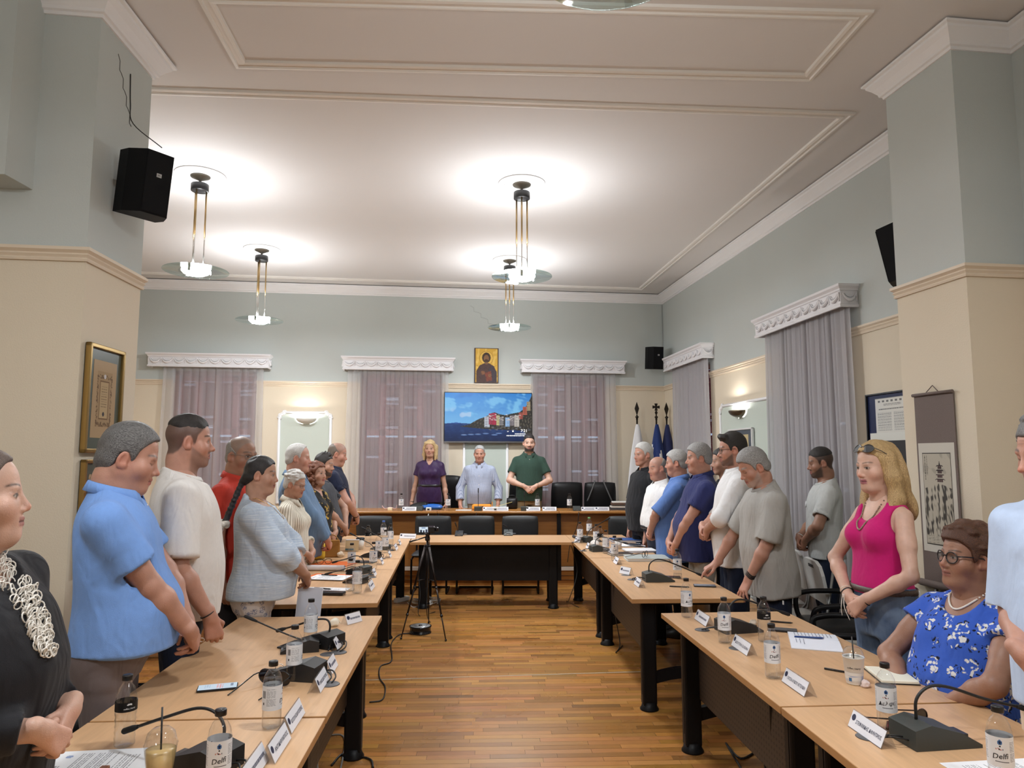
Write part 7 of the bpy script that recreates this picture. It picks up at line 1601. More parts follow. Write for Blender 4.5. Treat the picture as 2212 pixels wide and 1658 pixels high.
# local +y points at the speaker
mic(690, 1392, TT, 62, 'microphone with its stem lying low beside the white pastry on the left', [(0, -.06, .06), (0, -.065, .10), (0, -.04, .125), (0, .04, .115), (0, .16, .075), (0, .24, .05)])
mic(648, 1405, TT, 105, 'microphone with its stem raised towards the printed trousers', [(0, -.06, .05), (0, .02, .075), (0, .12, .12), (0, .26, .19)], sc=.8, grom=False)
mic(640, 1462, TT, 80, 'microphone base without a stem behind the sunglasses', None)
mic(432, 1655, TT, 70, 'microphone with an arched stem behind the iced coffee', [(0, -.07, .06), (0, -.085, .12), (0, -.05, .16), (0, .02, .165), (0, .14, .125), (0, .26, .08)])
mic(775, 1236, TT, 62, 'microphone lying towards the orange folders', GN, sc=.85, m=MICG); mic(768, 1258, TT, 75, 'microphone behind the two bottles by the black case', GN, sc=.75, grom=False); mic(800, 1203, TT, 70, 'microphone with a long stem reaching over the handbag', GN2, sc=.8); mic(822, 1186, TT, 70, 'microphone in the left bottle cluster', GN2, sc=.8, m=MICG)
mic(2020, 1602, TT, -82, 'big near microphone with a long stem crossing the picture edge', [(0, -.06, .07), (0, -.055, .13), (0, -.01, .165), (0, .06, .16), (0, .18, .12), (0, .30, .09)], m=MICG, sc=1.05)
mic(1596, 1362, TT, -76, 'microphone before the open notebook', [(0, -.06, .06), (0, -.055, .12), (0, -.01, .16), (0, .06, .155), (0, .16, .12), (0, .26, .085)]); mic(1422, 1254, TT, -86, 'grey microphone with crumpled tissues before it', [(0, -.07, .06), (0, -.065, .12), (0, -.02, .155), (0, .05, .15), (0, .18, .10), (0, .30, .05)], m=MICG)
mic(1297, 1190, TT, -78, 'grey microphone beside the stacked papers', GN, m=MICG, sc=.9); mic(1277, 1170, TT, -60, 'microphone with a long stem towards the man in black', GN2, m=MICG, sc=.95)
mic(992, 1156, TT, 180, 'black microphone box on the cross table', [(.02, -.03, .06), (.03, .0, .10), (.045, .03, .15)], sc=.75); mic(1098, 1155, TT, 180, 'grey microphone base on the cross table', [(0, -.03, .06), (-.01, .0, .09), (.03, .03, .12)], m=MICG, sc=.85)
for px, lb, gs in ((905, 'grey microphone on the desk before the woman in purple', None), (1033, 'microphone with an upright stem on the desk', [(0, -.03, .05), (0, -.02, .12), (0, -.02, .22), (0, -.015, .30)]), (1133, 'grey microphone on the desk before the man in green', [(0, -.03, .05), (0, -.02, .15), (0, -.01, .24)]), (1246, 'grey microphone on the desk before the empty chairs', None)):
    q = aty(px, 1100, 9.55); mic(0, 0, DZ, 180 if gs is None else 0, lb, gs, MICG, .8, (q.x, 9.57, DZ), False, False)

# ---- phones, glasses, paper, cups, bags
def slab(name, cat, label, px, py, z, rz, w, d, t, m, top=None, tm=None, bev=.004):
    p = at(px, py, z); o = thing(name, label, cat, (p.x, p.y, z + .0006), math.radians(rz)); MB().box(-w / 2, w / 2, -d / 2, d / 2, 0, t, m, None, bev).build('body', m, o)
    if top is not None: top.obj('screen' if tm is SCREEN else 'face', w * .94, d * .95, tm, o, T_((0, 0, t + .0004)) @ Matrix.Rotation(-PI / 2, 4, 'X'))
    return o
PHB = mat('phone_black', (.012, .012, .014), .2)
p = Pic(20, 42, (.60, .74, .86)); p.rect(.1, .1, .6, .16, (.25, .3, .4)); p.lines(.1, .35, .9, .55, 3, (.8, .35, .35), .5, 2); p.lines(.1, .7, .7, .85, 3, (.4, .55, .7), .5, 3)
slab('smartphone', 'phone', 'lit smartphone lying on the left table', 470, 1487, TT, -72, .072, .152, .009, PHB, p, SCREEN)
slab('smartphone', 'phone', 'dark phone under the two crossed microphone stems', 630, 1394, TT, -20, .07, .14, .009, PHB); slab('smartphone', 'phone', 'dark phone beside the black-labelled bottle on the right', 1690, 1362, TT, 70, .072, .15, .009, PHB, Pic(4, 6, (.09, .09, .10)), PRINT_GLOSS); slab('smartphone', 'phone', 'phone with a pale screen near the splayed hand of the man in grey', 1522, 1266, TT, 80, .075, .155, .009, PHB, Pic(4, 6, (.42, .44, .50)), PRINT_GLOSS); slab('smartphone', 'phone', 'black phone beneath the pointing hand', 1450, 1247, TT, 80, .07, .14, .009, PHB); slab('smartphone', 'phone', 'dark red phone under the sunglasses by the big microphone', 1968, 1578, TT, 60, .075, .15, .010, mat('phone_red', srgb(40, 10, 12), .2)); slab('smartphone', 'phone', 'dark phone on top of the papers before the blue shirt', 1372, 1176, TT + .02, 60, .075, .15, .01, mat('phone_blue', srgb(30, 44, 66), .3))
def specs(px, py, z, rz, label, lens, fm, sc=1., name='sunglasses', fold=False):
    p = at(px, py, z); o = thing(name, label, 'glasses', (p.x, p.y, z + .001), math.radians(rz)); mb = MB(); ml = MB()
    for s_ in (-1, 1):
        ring = [(s_ * (.034 + .029 * math.cos(t)) * sc, -.006 - .012 * abs(math.cos(t)) * 0, (.024 + .022 * math.sin(t)) * sc) for t in [2 * PI * i / 18 for i in range(18)]]; mb.tube(ring + ring[:2], .0022 * sc, 6, fm, False); ml.add(ring, [tuple(range(18))], lens)
        mb.tube([(s_ * .064 * sc, -.005, .032 * sc), (s_ * .067 * sc, .02, .030 * sc), (s_ * .062 * sc, .11 * sc, .008), (s_ * .060 * sc, .135 * sc, .003)], .0022 * sc, 6, fm)
    mb.tube([(-.008 * sc, -.006, .030 * sc), (.008 * sc, -.006, .030 * sc)], .0022 * sc, 6, fm); mb.build('frame', fm, o); ml.build('lens', lens, o); return o
specs(590, 1480, TT, 158, 'big dark wraparound sunglasses on the left table', mat('dark_lens', srgb(20, 12, 16), .1), PHB, 1.25); specs(1972, 1572, TT + .01, 30, 'dark sunglasses propped behind the big microphone', mat('dark_lens2', srgb(34, 32, 34), .1), mat('tort_frame', srgb(46, 26, 20), .3), 1.2); specs(1392, 1203, TT + .03, 60, 'thin reading glasses on the grey portfolio', lens_mat(), mat('thin_black', (.03, .03, .03), .3), 1.15, 'reading_glasses'); specs(700, 1218, TT + .012, 20, 'folded black reading glasses on the orange folder', lens_mat(), PHB, 1.0, 'reading_glasses')
ky = thing('key_ring', 'steel key ring with a black fob beside the sunglasses', 'keys', at(603, 1452, TT) + V(0, 0, .001)); MB().tube([(.018 * math.cos(t), .004, .018 + .016 * math.sin(t)) for t in [2 * PI * i / 20 for i in range(21)]], .0016, 6, SIL, False).build('ring', SIL, ky); MB().box(-.075, -.012, -.016, .016, 0, .012, PHB, None, .004).build('fob', PHB, ky)
def sheets(px, py, z, rz, w, d, n, label, lines=True, name='paper_sheet', seed=0, col=(238, 238, 240), t=.0006):
    p = at(px, py, z); o = thing(name, label, 'paper', (p.x, p.y, z + .0006), math.radians(rz)); r_ = random.Random(seed); pm = mat('paper%d%d%d' % col, srgb(*col), .7)
    for i in range(n): MB().box(-w / 2, w / 2, -d / 2, d / 2, 0, t, pm, T_((r_.uniform(-.006, .006), r_.uniform(-.006, .006), i * (t + .0003))) @ Matrix.Rotation(r_.uniform(-.04, .04), 4, 'Z')).build('sheet', pm, o)
    if lines:
        P_ = Pic(60, 84, srgb(*col)); P_.lines(.12, .10, .5, .16, 2, srgb(110, 110, 116), .5, seed); P_.lines(.12, .24, .90, .62, 14, srgb(120, 120, 126), .4, seed + 1); P_.lines(.12, .68, .80, .86, 6, srgb(120, 120, 126), .4, seed + 2); P_.ell(.8, .13, .05, .035, srgb(150, 165, 200)); P_.obj('printed_face', w * .985, d * .985, PRINT, o, T_((0, 0, n * (t + .0003) + .0004)) @ Matrix.Rotation(-PI / 2, 4, 'X'))
    return o
sheets(210, 1652, TT, 96, .21, .297, 3, 'printed pages on the nearest left table under the folded hands', seed=4); sheets(2190, 1676, TT, -84, .21, .297, 1, 'white sheet at the bottom right edge', seed=7); sheets(700, 1275, TT, 82, .21, .297, 2, 'printed page with a pen beside the black case', seed=9); sheets(712, 1247, TT + .006, 80, .21, .297, 3, 'printed page on the near orange folder', seed=11)
bd = thing('notepad_edge', 'tan leather notepad edge lying on the printed pages', 'notepad', at(205, 1682, TT) + V(0, 0, .004), math.radians(92)); MB().box(-.06, .06, -.012, .012, 0, .010, mat('tan_leather', srgb(132, 84, 58), .5), None, .002).build('cover', None, bd)
ORG = mat('orange_card', srgb(226, 108, 40), .6)
def folder(px, py, z, rz, w, d, t, m, label, flap=False, name='folder'):
    p = at(px, py, z); o = thing(name, label, 'folder', (p.x, p.y, z + .0006), math.radians(rz)); MB().box(-w / 2, w / 2, -d / 2, d / 2, 0, .0018, m).build('back_cover', m, o); MB().box(-w / 2 + .006, w / 2 - .006, -d / 2 + .006, d / 2 - .006, .002, t - .0015, mat('paper_block', srgb(225, 225, 222), .7)).build('pages', None, o); MB().box(-w / 2, w / 2, -d / 2, d / 2, t - .0012, t, m, T_((0, 0, 0)) @ Matrix.Rotation(math.radians(.6), 4, 'Y')).build('front_cover', m, o); return o
folder(712, 1246, TT, 80, .24, .33, .006, ORG, 'orange card folder nearest the black case'); folder(722, 1218, TT, 78, .25, .34, .008, ORG, 'orange card folder under the reading glasses'); folder(1352, 1168, TT, -88, .25, .34, .022, mat('blue_folder', srgb(44, 84, 148), .5), 'blue folder in front of the man in the white shirt'); folder(1396, 1208, TT, -90, .27, .38, .026, mat('grey_felt', srgb(172, 178, 174), .8, bump=.2, bscale=200.), 'grey felt portfolio under the reading glasses', name='portfolio')
sheets(1358, 1178, TT + .001, -86, .22, .30, 6, 'loose white papers beside the blue folder', False, seed=3, t=.0012); sheets(1382, 1190, TT + .001, -84, .22, .30, 10, 'thick stack of white papers between folder and portfolio', False, seed=5, t=.0016); folder(1340, 1198, TT, -70, .15, .21, .018, mat('dark_diary', srgb(52, 40, 36), .5), 'dark diary poking out under the white papers', name='diary')
rp_ = thing('rolled_paper', 'rolled white paper on the folder table', 'paper', at(700, 1232, TT) + V(0, 0, .001), math.radians(86)); MB().tube([(0, -.17, .022), (0, .17, .022)], .022, 14, CARD, False).build('roll', CARD, rp_)
cs = slab('black_case', 'case', 'flat black case at the near end of the folder table', 718, 1284, TT, 82, .07, .17, .022, PHB, None, None, .008)
def pen(px, py, z, rz, label, m, L=.14):
    p = at(px, py, z); o = thing('pen', label, 'pen', (p.x, p.y, z + .005), math.radians(rz)); MB().tube([(0, -L / 2, 0), (0, -L / 2 + .012, 0), (0, L / 2, 0)], [.0012, .0045, .0045], 8, m).build('barrel', m, o); MB().box(-.001, .001, L / 2 - .045, L / 2 - .004, .0045, .0065, SIL).build('clip', SIL, o); return o
pen(697, 1272, TT + .003, 70, 'black pen on the page beside the black case', PHB); pen(712, 1243, TT + .012, 74, 'black pen on the near orange folder', PHB); pen(1818, 1452, TT, 52, 'black pen beside the paper coffee cup', PHB); pen(1688, 1345, TT, 70, 'black marker behind the black-labelled bottle', PHB, .12); pen(1748, 1378, TT + .016, 78, 'blue pen in the fold of the open notebook', mat('pen_blue', srgb(40, 70, 130), .4)); pen(1468, 1268, TT, 76, 'thin dark pen beside the pale-screened phone', PHB)
# open notebook
nbk = thing('open_notebook', 'open lined notebook with handwriting before the woman in pink', 'notebook', at(1758, 1386, TT) + V(0, 0, .0008), math.radians(72)); PGM = mat('notebook_page', srgb(226, 230, 240), .7)
for s_ in (-1, 1):
    vs = []; n_ = 12
    for i in range(n_ + 1):
        u_ = i / n_; x = s_ * (.004 + .165 * u_); zt = .004 + .014 * (1 - u_) ** .6 * (1 if u_ > .04 else .3); vs += [(x, -.115, zt), (x, .115, zt), (x, .115, .0), (x, -.115, .0)]
    fs = [(i * 4 + j, i * 4 + (j + 1) % 4, (i + 1) * 4 + (j + 1) % 4, (i + 1) * 4 + j) for i in range(n_) for j in range(4)] + [(n_ * 4, n_ * 4 + 1, n_ * 4 + 2, n_ * 4 + 3)]; pg = MB().add(vs, fs, PGM, False).build('page_block', PGM, nbk)
    wr = MB(); r_ = random.Random(s_ + 4)
    for j in range(11 if s_ > 0 else 3):
        y = .085 - .017 * j; x = .03
        while x < (.145 if s_ > 0 else .10): e = x + r_.uniform(.006, .02); u_ = (x - .004) / .165; wr.box(min(s_ * x, s_ * (e - .004)), max(s_ * x, s_ * (e - .004)), y - .0012, y + .0012, .0052 + .0138 * (1 - u_) ** .6, .0056 + .0140 * (1 - u_) ** .6, mat('hand_ink', srgb(96, 100, 124), .7)); x = e
    wr.build('handwriting', None, pg)
cn = thing('cream_notebook', 'cream-paged notebook beside the paper coffee cup', 'notebook', at(1925, 1462, TT) + V(0, 0, .0008), math.radians(82)); MB().box(-.105, .105, -.075, .075, 0, .003, PHB).build('cover', PHB, cn); MB().box(-.102, .102, -.072, .072, .003, .014, mat('cream_pages', srgb(236, 232, 214), .7), None, .002).build('page_block', None, cn); q = MB()
for j in range(16): q.box(-.09, .09, -.062 + j * .008, -.0614 + j * .008, .0141, .0144, mat('rule_grey', srgb(196, 194, 184), .7))
q.build('ruled_line', None, cn)
# cups
def paper_cup(px, py, z, label):
    o = thing('coffee_cup', label, 'cup', at(px, py, z) + V(0, 0, .0006)); W_ = mat('cup_white', srgb(226, 224, 220), .5)
    MB().lathe([(0, .002), (.029, .002), (.030, 0), (.031, .004), (.041, .105), (.043, .107), (.041, .109), (.038, .105)], 28, W_).build('paper_wall', W_, o); MB().lathe([(.0405, .108), (.044, .110), (.041, .114), (.038, .128), (.028, .142), (.012, .147), (.005, .147)], 28, glassy('lid_clear', (.93, .94, .95), .95, .04)).build('dome_lid', None, o); MB().lathe([(0, .098), (.038, .098)], 24, mat('coffee_foam', srgb(222, 212, 196), .6)).build('coffee', None, o)
    P_ = Pic(90, 24, srgb(226, 224, 220)); P_.mix((P_.v > .35) * sst(-.2, .8, P_.noise(3, 2, 3) + (P_.v - .5)), srgb(150, 164, 200), .8); P_.mix(P_.v > .8, srgb(210, 206, 200), .8); P_.rect(.40, .55, .46, .9, srgb(60, 110, 160)); me = wrap_label(P_, .0348, .012, .050, PRINT); b = bpy.data.objects.new('printed_band', me); link(b, o)
    for v in me.vertices: k_ = (.0312 + (v.co.z - .004) * .099 + .0006) / .0348; v.co.x *= k_; v.co.y *= k_
    t = wrap_text('coffee | berry', .010, .0385, .068, 0., INK); b = bpy.data.objects.new('lettering', t); link(b, o); tt = wrap_text('☕', .014, .0388, .082, 0., INK)
    MB().tube([(.004, -.004, .03), (-.002, .002, .185)], .0028, 8, CBL).build('straw', CBL, o); o.rotation_euler = (0, 0, math.atan2(-o.location.x, o.location.y)); return o
paper_cup(1846, 1476, TT, 'paper coffee cup with a domed lid and black straw')
ic_ = thing('iced_coffee', 'iced coffee in a clear domed cup at the bottom left', 'cup', at(343, 1700, TT) + V(0, 0, .0006)); MB().lathe([(0, .002), (.030, .002), (.044, .115), (.046, .117), (.044, .119), (.043, .124), (.036, .148), (.022, .160), (.006, .163)], 28, glassy('lid_clear', (.93, .94, .95), .95, .04)).build('clear_cup', None, ic_); MB().lathe([(0, .005), (.029, .005), (.0415, .102), (0, .102)], 28, mat('iced_coffee', srgb(206, 172, 112), .3, var=.25, vscale=40.)).build('coffee', None, ic_); MB().tube([(.004, -.004, .03), (-.002, .002, .215)], .0028, 8, CBL).build('straw', CBL, ic_)
c3 = thing('coffee_cup', 'small white cup with a black lid beside the ochre handbag', 'cup', at(778, 1186, TT) + V(0, 0, .0006)); MB().lathe([(0, 0), (.030, 0), (.041, .10), (0, .10)], 24, mat('cup_white', srgb(226, 224, 220), .5)).build('paper_wall', None, c3); MB().lathe([(.043, .098), (.043, .106), (.038, .116), (0, .116)], 24, CAPB).build('lid', CAPB, c3)
c4 = thing('coffee_cup', 'white cup with a black lid behind the stacked papers', 'cup', at(1336, 1185, TT) + V(0, 0, .0006)); MB().lathe([(0, 0), (.028, 0), (.038, .09), (0, .09)], 24, mat('cup_white', srgb(226, 224, 220), .5)).build('paper_wall', None, c4); MB().lathe([(.040, .088), (.040, .096), (.035, .106), (0, .106)], 24, CAPB).build('lid', CAPB, c4)
# crumpled tissues, sweets, pastry
def crumple(px, py, z, r, label, m, seed, cat='tissue', name='crumpled_tissue', jag=.5):
    o = thing(name, label, cat, at(px, py, z) + V(0, 0, .0006)); f = bmesh.new(); bmesh.ops.create_icosphere(f, subdivisions=3, radius=r); R_ = random.Random(seed); dirs = [(Vector((R_.gauss(0, 1), R_.gauss(0, 1), R_.gauss(0, 1))).normalized(), R_.uniform(-jag, jag)) for _ in range(26)]
    for v in f.verts:
        n = v.co.normalized(); k_ = 1 + sum(a * max(0, n.dot(d)) ** 14 for d, a in dirs); v.co = n * r * k_; v.co.z = max(-r * .75, v.co.z * .9)
    me = bpy.data.meshes.new('mass'); f.to_mesh(me); f.free(); me.materials.append(m); b = bpy.data.objects.new('mass', me); link(b, o); b.location = (0, 0, r * .76)
    k = MB().tube(spline([(0, 0, r * 1.3), (r * .5, r * .3, r * 1.5), (r * 1.2, r * .5, r * .5)], 4), [r * .10] * 9, 6, m).build('loose_fold', m, o); return o
TIS = mat('tissue_white', srgb(236, 236, 238), .8); crumple(1410, 1253, TT, .022, 'crumpled tissue before the grey microphone, left one', TIS, 1); crumple(1430, 1254, TT, .020, 'crumpled tissue before the grey microphone, right one', TIS, 2); crumple(1870, 1484, TT, .017, 'sweet in a clear wrapper beside the coffee cup', mat('sweet_pink', srgb(220, 200, 194), .4), 3, 'sweet', 'wrapped_sweet', .35); crumple(722, 1352, TT, .026, 'white pastry ball behind the left microphone', mat('pastry_white', srgb(232, 224, 206), .7), 4, 'pastry', 'pastry_ball', .18); crumple(735, 1203, TT, .032, 'speckled decorative ball beside the ochre handbag', mat('wicker_pale', srgb(206, 190, 168), .7, var=.5, vscale=90.), 5, 'ball', 'decorative_ball', .2); crumple(1285, 1184, TT, .05, 'white snack bag before the bottles on the right', mat('snack_foil', srgb(224, 216, 208), .4, var=.3, vscale=20.), 6, 'bag', 'snack_bag', .35); crumple(1627, 1352, TT, .022, 'small wrapped treat behind the notebook microphone', mat('treat_wrap', srgb(206, 190, 170), .4), 7, 'sweet', 'wrapped_treat', .3); crumple(706, 1262, TT + .001, .001, 'crumb', TIS, 8) if False else None
nw = thing('newspaper', 'folded newspaper beside the green-capped bottle', 'newspaper', at(1266, 1163, TT) + V(0, 0, .001), math.radians(-70)); NWM = mat('newsprint', srgb(190, 190, 188), .8, var=.5, vscale=60.)
MB().box(-.13, .13, -.10, .10, 0, .012, NWM, None, .003).build('folded_sheet', NWM, nw); MB().tube([(-.13, -.10, .016), (.13, -.10, .016)], .016, 12, mat('news_dark', srgb(46, 48, 56), .7)).build('rolled_edge', None, nw)
# handbag, yellow purse, white card box
OCH = mat('ochre_leather', srgb(150, 104, 40), .5, bump=.15, bscale=160.); hb = thing('handbag', 'ochre leather envelope handbag with a twist clasp', 'handbag', at(706, 1205, TT) + V(-.02, .06, .001), math.radians(14)); MB().box(-.12, .12, -.04, .04, 0, .155, OCH, None, .012).build('body', OCH, hb); MB().prism([(-.12, .155), (.12, .155), (.10, .125), (.01, .070), (-.01, .070), (-.10, .125)], -.046, -.040, OCH, None, 'y').build('flap', OCH, hb); MB().lathe([(0, .006), (.008, .006), (.009, 0), (0, 0)], 12, GOLD, True, T_((0, -.046, .082)) @ RX).build('clasp', GOLD, hb); MB().tube(spline([(-.11, 0, .15), (-.06, .0, .20), (.06, .01, .20), (.11, 0, .15)], 5), .005, 6, OCH).build('strap', OCH, hb)
yb = thing('yellow_purse', 'bright yellow purse half hidden behind the ochre handbag', 'purse', at(683, 1212, TT) + V(-.03, .1, .001), .3); cushion('body', .16, .15, .05, T_((0, 0, .075)) @ Matrix.Rotation(PI / 2, 4, 'X'), mat('yellow_leather', srgb(222, 186, 60), .5), yb, .01); MB().tube([(-.06, 0, .146), (.06, 0, .146)], .004, 6, GOLD).build('zip', GOLD, yb)
wb = thing('leaflet_stand', 'white card stand with a blue strip beside the handbag', 'stand', at(757, 1192, TT) + V(0, .05, .001), .0); MB().box(-.065, .065, -.004, .004, 0, .11, mat('stand_kraft', srgb(196, 170, 130), .6), Matrix.Rotation(-.25, 4, 'X')).build('panel', None, wb); MB().box(-.065, .065, .02, .06, .105, .110, CARD).build('top_sheet', CARD, wb); MB().box(-.06, .02, -.012, -.006, .012, .028, mat('strip_teal', srgb(60, 96, 110), .5)).build('strip', None, wb)
dk_ = thing('tablet', 'dark tablet lying beside the orange folders', 'tablet', at(790, 1214, TT) + V(0, 0, .001), math.radians(80)); MB().box(-.06, .06, -.09, .09, 0, .008, mat('tablet_grey', srgb(62, 76, 80), .4), None, .003).build('body', None, dk_); MB().box(-.052, .052, -.08, .08, .008, .0085, PHB).build('screen', PHB, dk_)
sp_ = thing('held_sheet', 'white sheet hanging from the hand of the braided woman', 'paper', (0, 0, 0)); S, E, W = PB['ARM'][1]; Mw = Matrix.Translation((-1.56, 4.42, 0)) @ Matrix.Rotation(math.radians(-77), 4, 'Z'); wpt = Mw @ Vector(W + np.array([-.06, .02, -.16])); sp_.location = wpt; sp_.rotation_euler = (0, 0, math.radians(8)); MB().box(-.075, .075, -.001, .001, -.13, .08, CARD, Matrix.Rotation(.08, 4, 'Y')).build('sheet', CARD, sp_); MB().box(-.072, .072, -.0018, -.001, -.128, .078, mat('paper_grey', srgb(206, 210, 222), .7), Matrix.Rotation(.08, 4, 'Y')).build('second_sheet', None, sp_)

# ---- on the long desk
def desk(px, y=9.7): return aty(px, 1098, y).x
o = thing('blue_bag', 'blue plastic bag with a dark cover before the woman in purple', 'bag', (desk(925), 9.78, DZ)); cushion('body', .30, .20, .05, T_((.04, 0, .03)), mat('blue_plastic', srgb(36, 96, 176), .35), o, .02); cushion('dark_cover', .26, .18, .06, T_((-.14, .02, .045)) @ Matrix.Rotation(-.2, 4, 'Y'), LEATH, o, .02)
o = thing('orange_case', 'orange case on the desk before the man in the checked shirt', 'case', (desk(1040), 9.76, DZ)); ORC = mat('orange_plastic', srgb(236, 150, 34), .4); MB().box(-.13, .13, -.06, .06, 0, .07, ORC, None, .02).build('shell', ORC, o); MB().box(-.03, .03, -.065, -.06, .03, .045, PHB).build('latch', PHB, o)
o = thing('yellow_ruler', 'pale yellow strip leaning out from the orange case', 'ruler', (desk(1085), 9.80, DZ + .002)); MB().box(-.14, .14, -.012, .012, 0, .004, mat('ruler_yellow', srgb(226, 210, 140), .5), T_((0, 0, .055)) @ Matrix.Rotation(-.28, 4, 'Y')).build('strip', None, o); MB().box(-.145, -.135, -.012, .012, 0, .10, ORC).build('support', None, o)
o = thing('black_handbag', 'black quilted bag on the desk beside the man in green', 'bag', (desk(1106), 9.86, DZ)); cushion('body', .15, .15, .07, T_((0, 0, .075)) @ Matrix.Rotation(PI / 2, 4, 'X'), LEATH, o, .02); MB().tube(spline([(-.05, 0, .14), (-.03, 0, .18), (.03, 0, .18), (.05, 0, .14)], 5), .005, 6, LEATH).build('strap', LEATH, o)
o = thing('ribbon_favour', 'cream favour with pink ribbon on the left end of the desk', 'favour', (desk(845), 9.62, DZ)); MB().box(-.03, .03, -.03, .03, 0, .035, mat('favour_cream', srgb(236, 224, 190), .6), None, .004).build('box', None, o); RIB = mat('ribbon_pink', srgb(226, 190, 190), .5); MB().tube(spline([(-.11, 0, .06), (-.07, 0, .02), (0, 0, .038), (.07, 0, .02), (.09, 0, .07)], 5), .004, 6, RIB).build('ribbon', RIB, o)
for px, lb in ((926, 'white socket block on the desk edge before the woman in purple'), (1070, 'white socket block between the plates before the orange case')):
    o = thing('socket_block', lb, 'socket', (desk(px, 9.5), 9.50, DZ)); MB().box(-.035, .035, -.025, .025, 0, .045, WPL, None, .006).build('housing', WPL, o); MB().box(-.015, .015, -.027, -.025, .012, .030, PHB).build('outlet', PHB, o)
o = thing('paper_stack', 'stack of books and papers at the right end of the desk', 'books', (desk(1337), 9.72, DZ))
for i, (c_, t_) in enumerate((((60, 62, 70), .03), ((210, 208, 202), .02), ((90, 70, 60), .03), ((228, 228, 226), .015))): MB().box(-.12 + .01 * i, .12, -.09, .09 - .01 * i, .032 * i, .032 * i + t_, mat('book%d' % i, srgb(*c_), .6)).build('book', None, o)
sheets(0, 0, TT, 0, .21, .14, 1, 'white sheet on the desk left of the orange case', False, seed=1).location = (desk(1003), 9.62, DZ + .001)
for px, lb in ((958, 'white-grey junction box under the desk edge, left one'), (1092, 'white-grey junction box under the desk edge, right one')): pass
for i, (pts, m_, lb) in enumerate((([(927, 9.47, .95), (925, 9.40, .90), (920, 9.42, .80), (915, 9.45, .72)], WPL, 'white flex hanging over the desk edge'), ([(1030, 9.5, .96), (1029, 9.40, .93), (1028, 9.41, .86), (1040, 9.45, .80)], CBL, 'thin black wire hanging over the desk edge below the upright microphone'), ([(1250, 9.5, .96), (1250, 9.40, .93), (1246, 9.41, .75), (1232, 9.42, .55), (1225, 9.44, .30)], CBL, 'black wire hanging from the desk by the empty chair'))):
    tag(MB().tube(spline([V(aty(px, 1100, y).x, y, z) for px, y, z in pts], 5), .005, 6, m_).build('hanging_wire'), lb, 'wire')

# ---- camcorder on a tripod, reel, leads
tx, ty = -.815, 6.95; tr = thing('tripod', 'slim black tripod standing in the aisle', 'tripod', (tx, ty, 0)); TRM = mat('tripod_dark', srgb(52, 46, 44), .35, .7)
for i, (fx, fy) in enumerate(((.215, -.33), (-.20, -.26), (-.02, .36))):
    a0, a1 = V(fx * .10, fy * .10, .80), V(fx, fy, .012); lg = MB(); lg.tube([a0, a0.lerp(a1, .45)], .011, 8, TRM); lg.tube([a0.lerp(a1, .40), a0.lerp(a1, .75)], .0085, 8, TRM); lg.tube([a0.lerp(a1, .70), a1], .006, 8, TRM)
    for k_ in (.45, .75): lg.tube([a0.lerp(a1, k_ - .012), a0.lerp(a1, k_ + .012)], .013, 8, PHB)
    l_ = lg.build('leg', TRM, tr); MB().ball(a1, .011, PHB, 8).build('rubber_foot', PHB, l_); MB().tube([(0, 0, .50), a0.lerp(a1, .38)], .004, 6, PHB).build('brace', PHB, tr)
MB().cyl((0, 0, .42), (0, 0, .86), .012, None, 12, TRM).build('centre_column', TRM, tr); hd = MB(); hd.lathe([(0, .86), (.022, .86), (.026, .88), (.018, .905), (.030, .92), (.030, .935), (0, .935)], 16, PHB); hd.box(-.03, .03, -.03, .03, .78, .82, PHB, None, .006); hd.build('head', PHB, tr); MB().tube([(0, 0, .90), (-.09, -.06, .875), (-.16, -.10, .86)], [.006, .006, .009], 8, PHB).build('pan_handle', PHB, tr)
cc = thing('camcorder', 'small camcorder with its lit screen open on the tripod', 'camera', (tx + .02, ty, .936), math.radians(6)); MB().box(-.01, .05, -.05, .07, 0, .06, PHB, None, .01).build('body', PHB, cc); MB().cyl((.02, .07, .032), (.02, .10, .032), .024, None, 16, PHB).build('lens', PHB, cc); MB().box(.05, .085, -.02, .05, .012, .05, PHB, None, .01).build('grip', PHB, cc); MB().box(-.105, -.012, -.046, -.038, .004, .062, PHB, None, .002).build('screen_hinge', PHB, cc)
p = Pic(18, 11, (.75, .86, .95)); p.rect(.1, .55, .35, 1, (.02, .03, .05)); p.rect(.45, .6, .62, 1, (.03, .03, .05)); p.rect(.75, .5, .95, 1, (.05, .06, .1)); p.rect(.3, .1, .7, .3, (.2, .3, .5)); p.obj('screen', .084, .05, SCREEN, cc, T_((-.0585, -.0465, .033)))
rl_ = thing('cable_reel', 'flat black cable reel with a silver top on the floor', 'cable reel', (*at(908, 1366, 0).xy, 0.)); MB().lathe([(0, 0), (.105, 0), (.105, .010), (.098, .014), (.098, .052), (.105, .056), (.105, .066), (0, .066)], 32, PHB).build('drum', PHB, rl_); MB().lathe([(.02, .0665), (.095, .0665), (.095, .0675), (.02, .0675)], 32, mat('reel_disc', srgb(176, 178, 178), .35, .3, var=.4, vscale=14.)).build('top_disc', None, rl_); MB().lathe([(0, .072), (.018, .072), (.018, .066)], 16, PHB).build('hub', PHB, rl_)
def lead(pts, r, m, label, name='cable'): return tag(MB().tube(spline(pts, 6), r, 6, m).build(name), label, 'cable')
g_ = lambda px, py: V(*at(px, py, 0).xy, .006)
lead([g_(888, 1368), g_(862, 1372), g_(845, 1392), g_(846, 1428), g_(822, 1440), g_(820, 1465), g_(832, 1485), g_(826, 1512), g_(798, 1518)], .005, CBL, 'black lead running from the cable reel along the left tables')
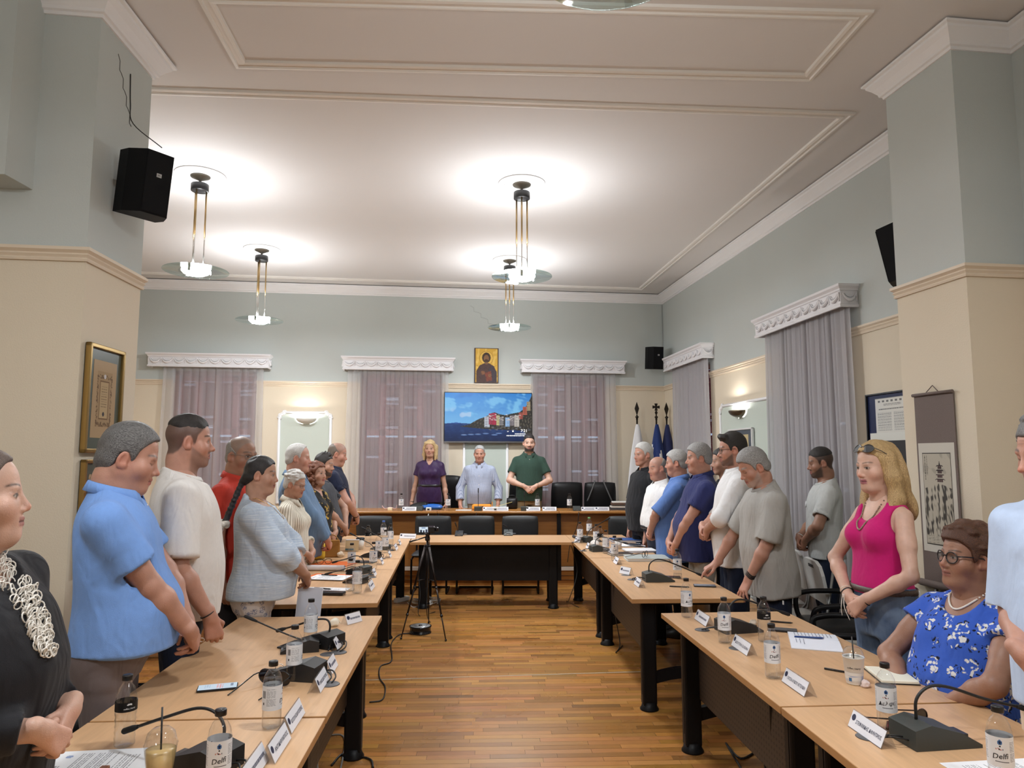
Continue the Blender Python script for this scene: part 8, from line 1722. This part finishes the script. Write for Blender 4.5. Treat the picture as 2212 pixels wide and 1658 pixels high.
lead([g_(930, 1350) + V(0, 0, .02), V(tx + .02, ty - .14, .20), V(tx + .01, ty - .05, .45), V(tx + .02, ty, .90)], .004, CBL, 'black lead climbing from the reel to the camcorder')
WCB = mat('cable_white', srgb(226, 224, 218), .5); cx0, cy0 = at(921, 1305, 0).xy
for i in range(1):
    pts = []
    for k_ in range(70): t_ = k_ * .42; rr = .10 + .035 * math.sin(k_ * 1.7); pts.append(V(cx0 + rr * 1.2 * math.cos(t_), cy0 + rr * 1.6 * math.sin(t_), .008 + .020 * abs(math.sin(k_ * .9)) + .0006 * k_))
    lead(pts, .005, WCB, 'white cable lying in a loose coil under the cross table')
ps = thing('power_strip', 'white power strip on the floor below the left table corner', 'power strip', (*at(868, 1298, 0).xy, 0), 1.0); MB().box(-.11, .11, -.03, .03, 0, .045, WPL, None, .006).build('body', WPL, ps); MB().lathe([(0, .001), (.014, .001), (.014, 0)], 12, PHB, True, T_((.05, 0, .045))).build('socket', PHB, ps); MB().lathe([(0, .001), (.014, .001), (.014, 0)], 12, PHB, True, T_((-.02, 0, .045))).build('socket', PHB, ps)
lead([g_(880, 1302), g_(892, 1312), g_(905, 1308), g_(915, 1300)], .005, WCB, 'white flex from the power strip to the coil')
lead([V(-1.0, 8.1, .70), V(-1.02, 7.9, .45), V(-.98, 7.75, .20), g_(905, 1330), g_(940, 1322)], .004, CBL, 'black lead drooping at the left corner of the cross table')
lead([V(.66, 8.0, .68), V(.72, 8.0, .40), V(.62, 7.9, .12), g_(1225, 1300), g_(1250, 1312)], .004, CBL, 'black lead drooping at the right corner of the cross table')
lead([V(.88, 6.3, .60), V(.90, 6.35, .30), V(.93, 6.3, .06), g_(1330, 1410), g_(1345, 1395)], .004, CBL, 'black lead hanging under the far right tables')
lead([V(1.12, 3.2, .62), V(1.14, 3.25, .30), V(1.16, 3.3, .08), g_(1570, 1610), g_(1600, 1640), g_(1640, 1620)], .006, CBL, 'thick black lead looping under the notebook table')
lead([V(1.18, 3.6, .55), V(1.2, 3.55, .25), V(1.22, 3.45, .02), V(1.3, 3.2, .006), V(1.45, 3.0, .006)], .006, CBL, 'second thick black lead under the notebook table')
lead([g_(716, 1655), g_(740, 1630), g_(772, 1635), g_(800, 1642), g_(806, 1660)], .006, CBL, 'black lead curling on the floor at the lower left')
lead([V(-.86, 3.3, .62), V(-.87, 3.32, .30), V(-.84, 3.4, .05), g_(745, 1600), g_(700, 1590)], .005, mat('cable_pale', srgb(150, 150, 148), .5), 'pale lead hanging under the phone table')
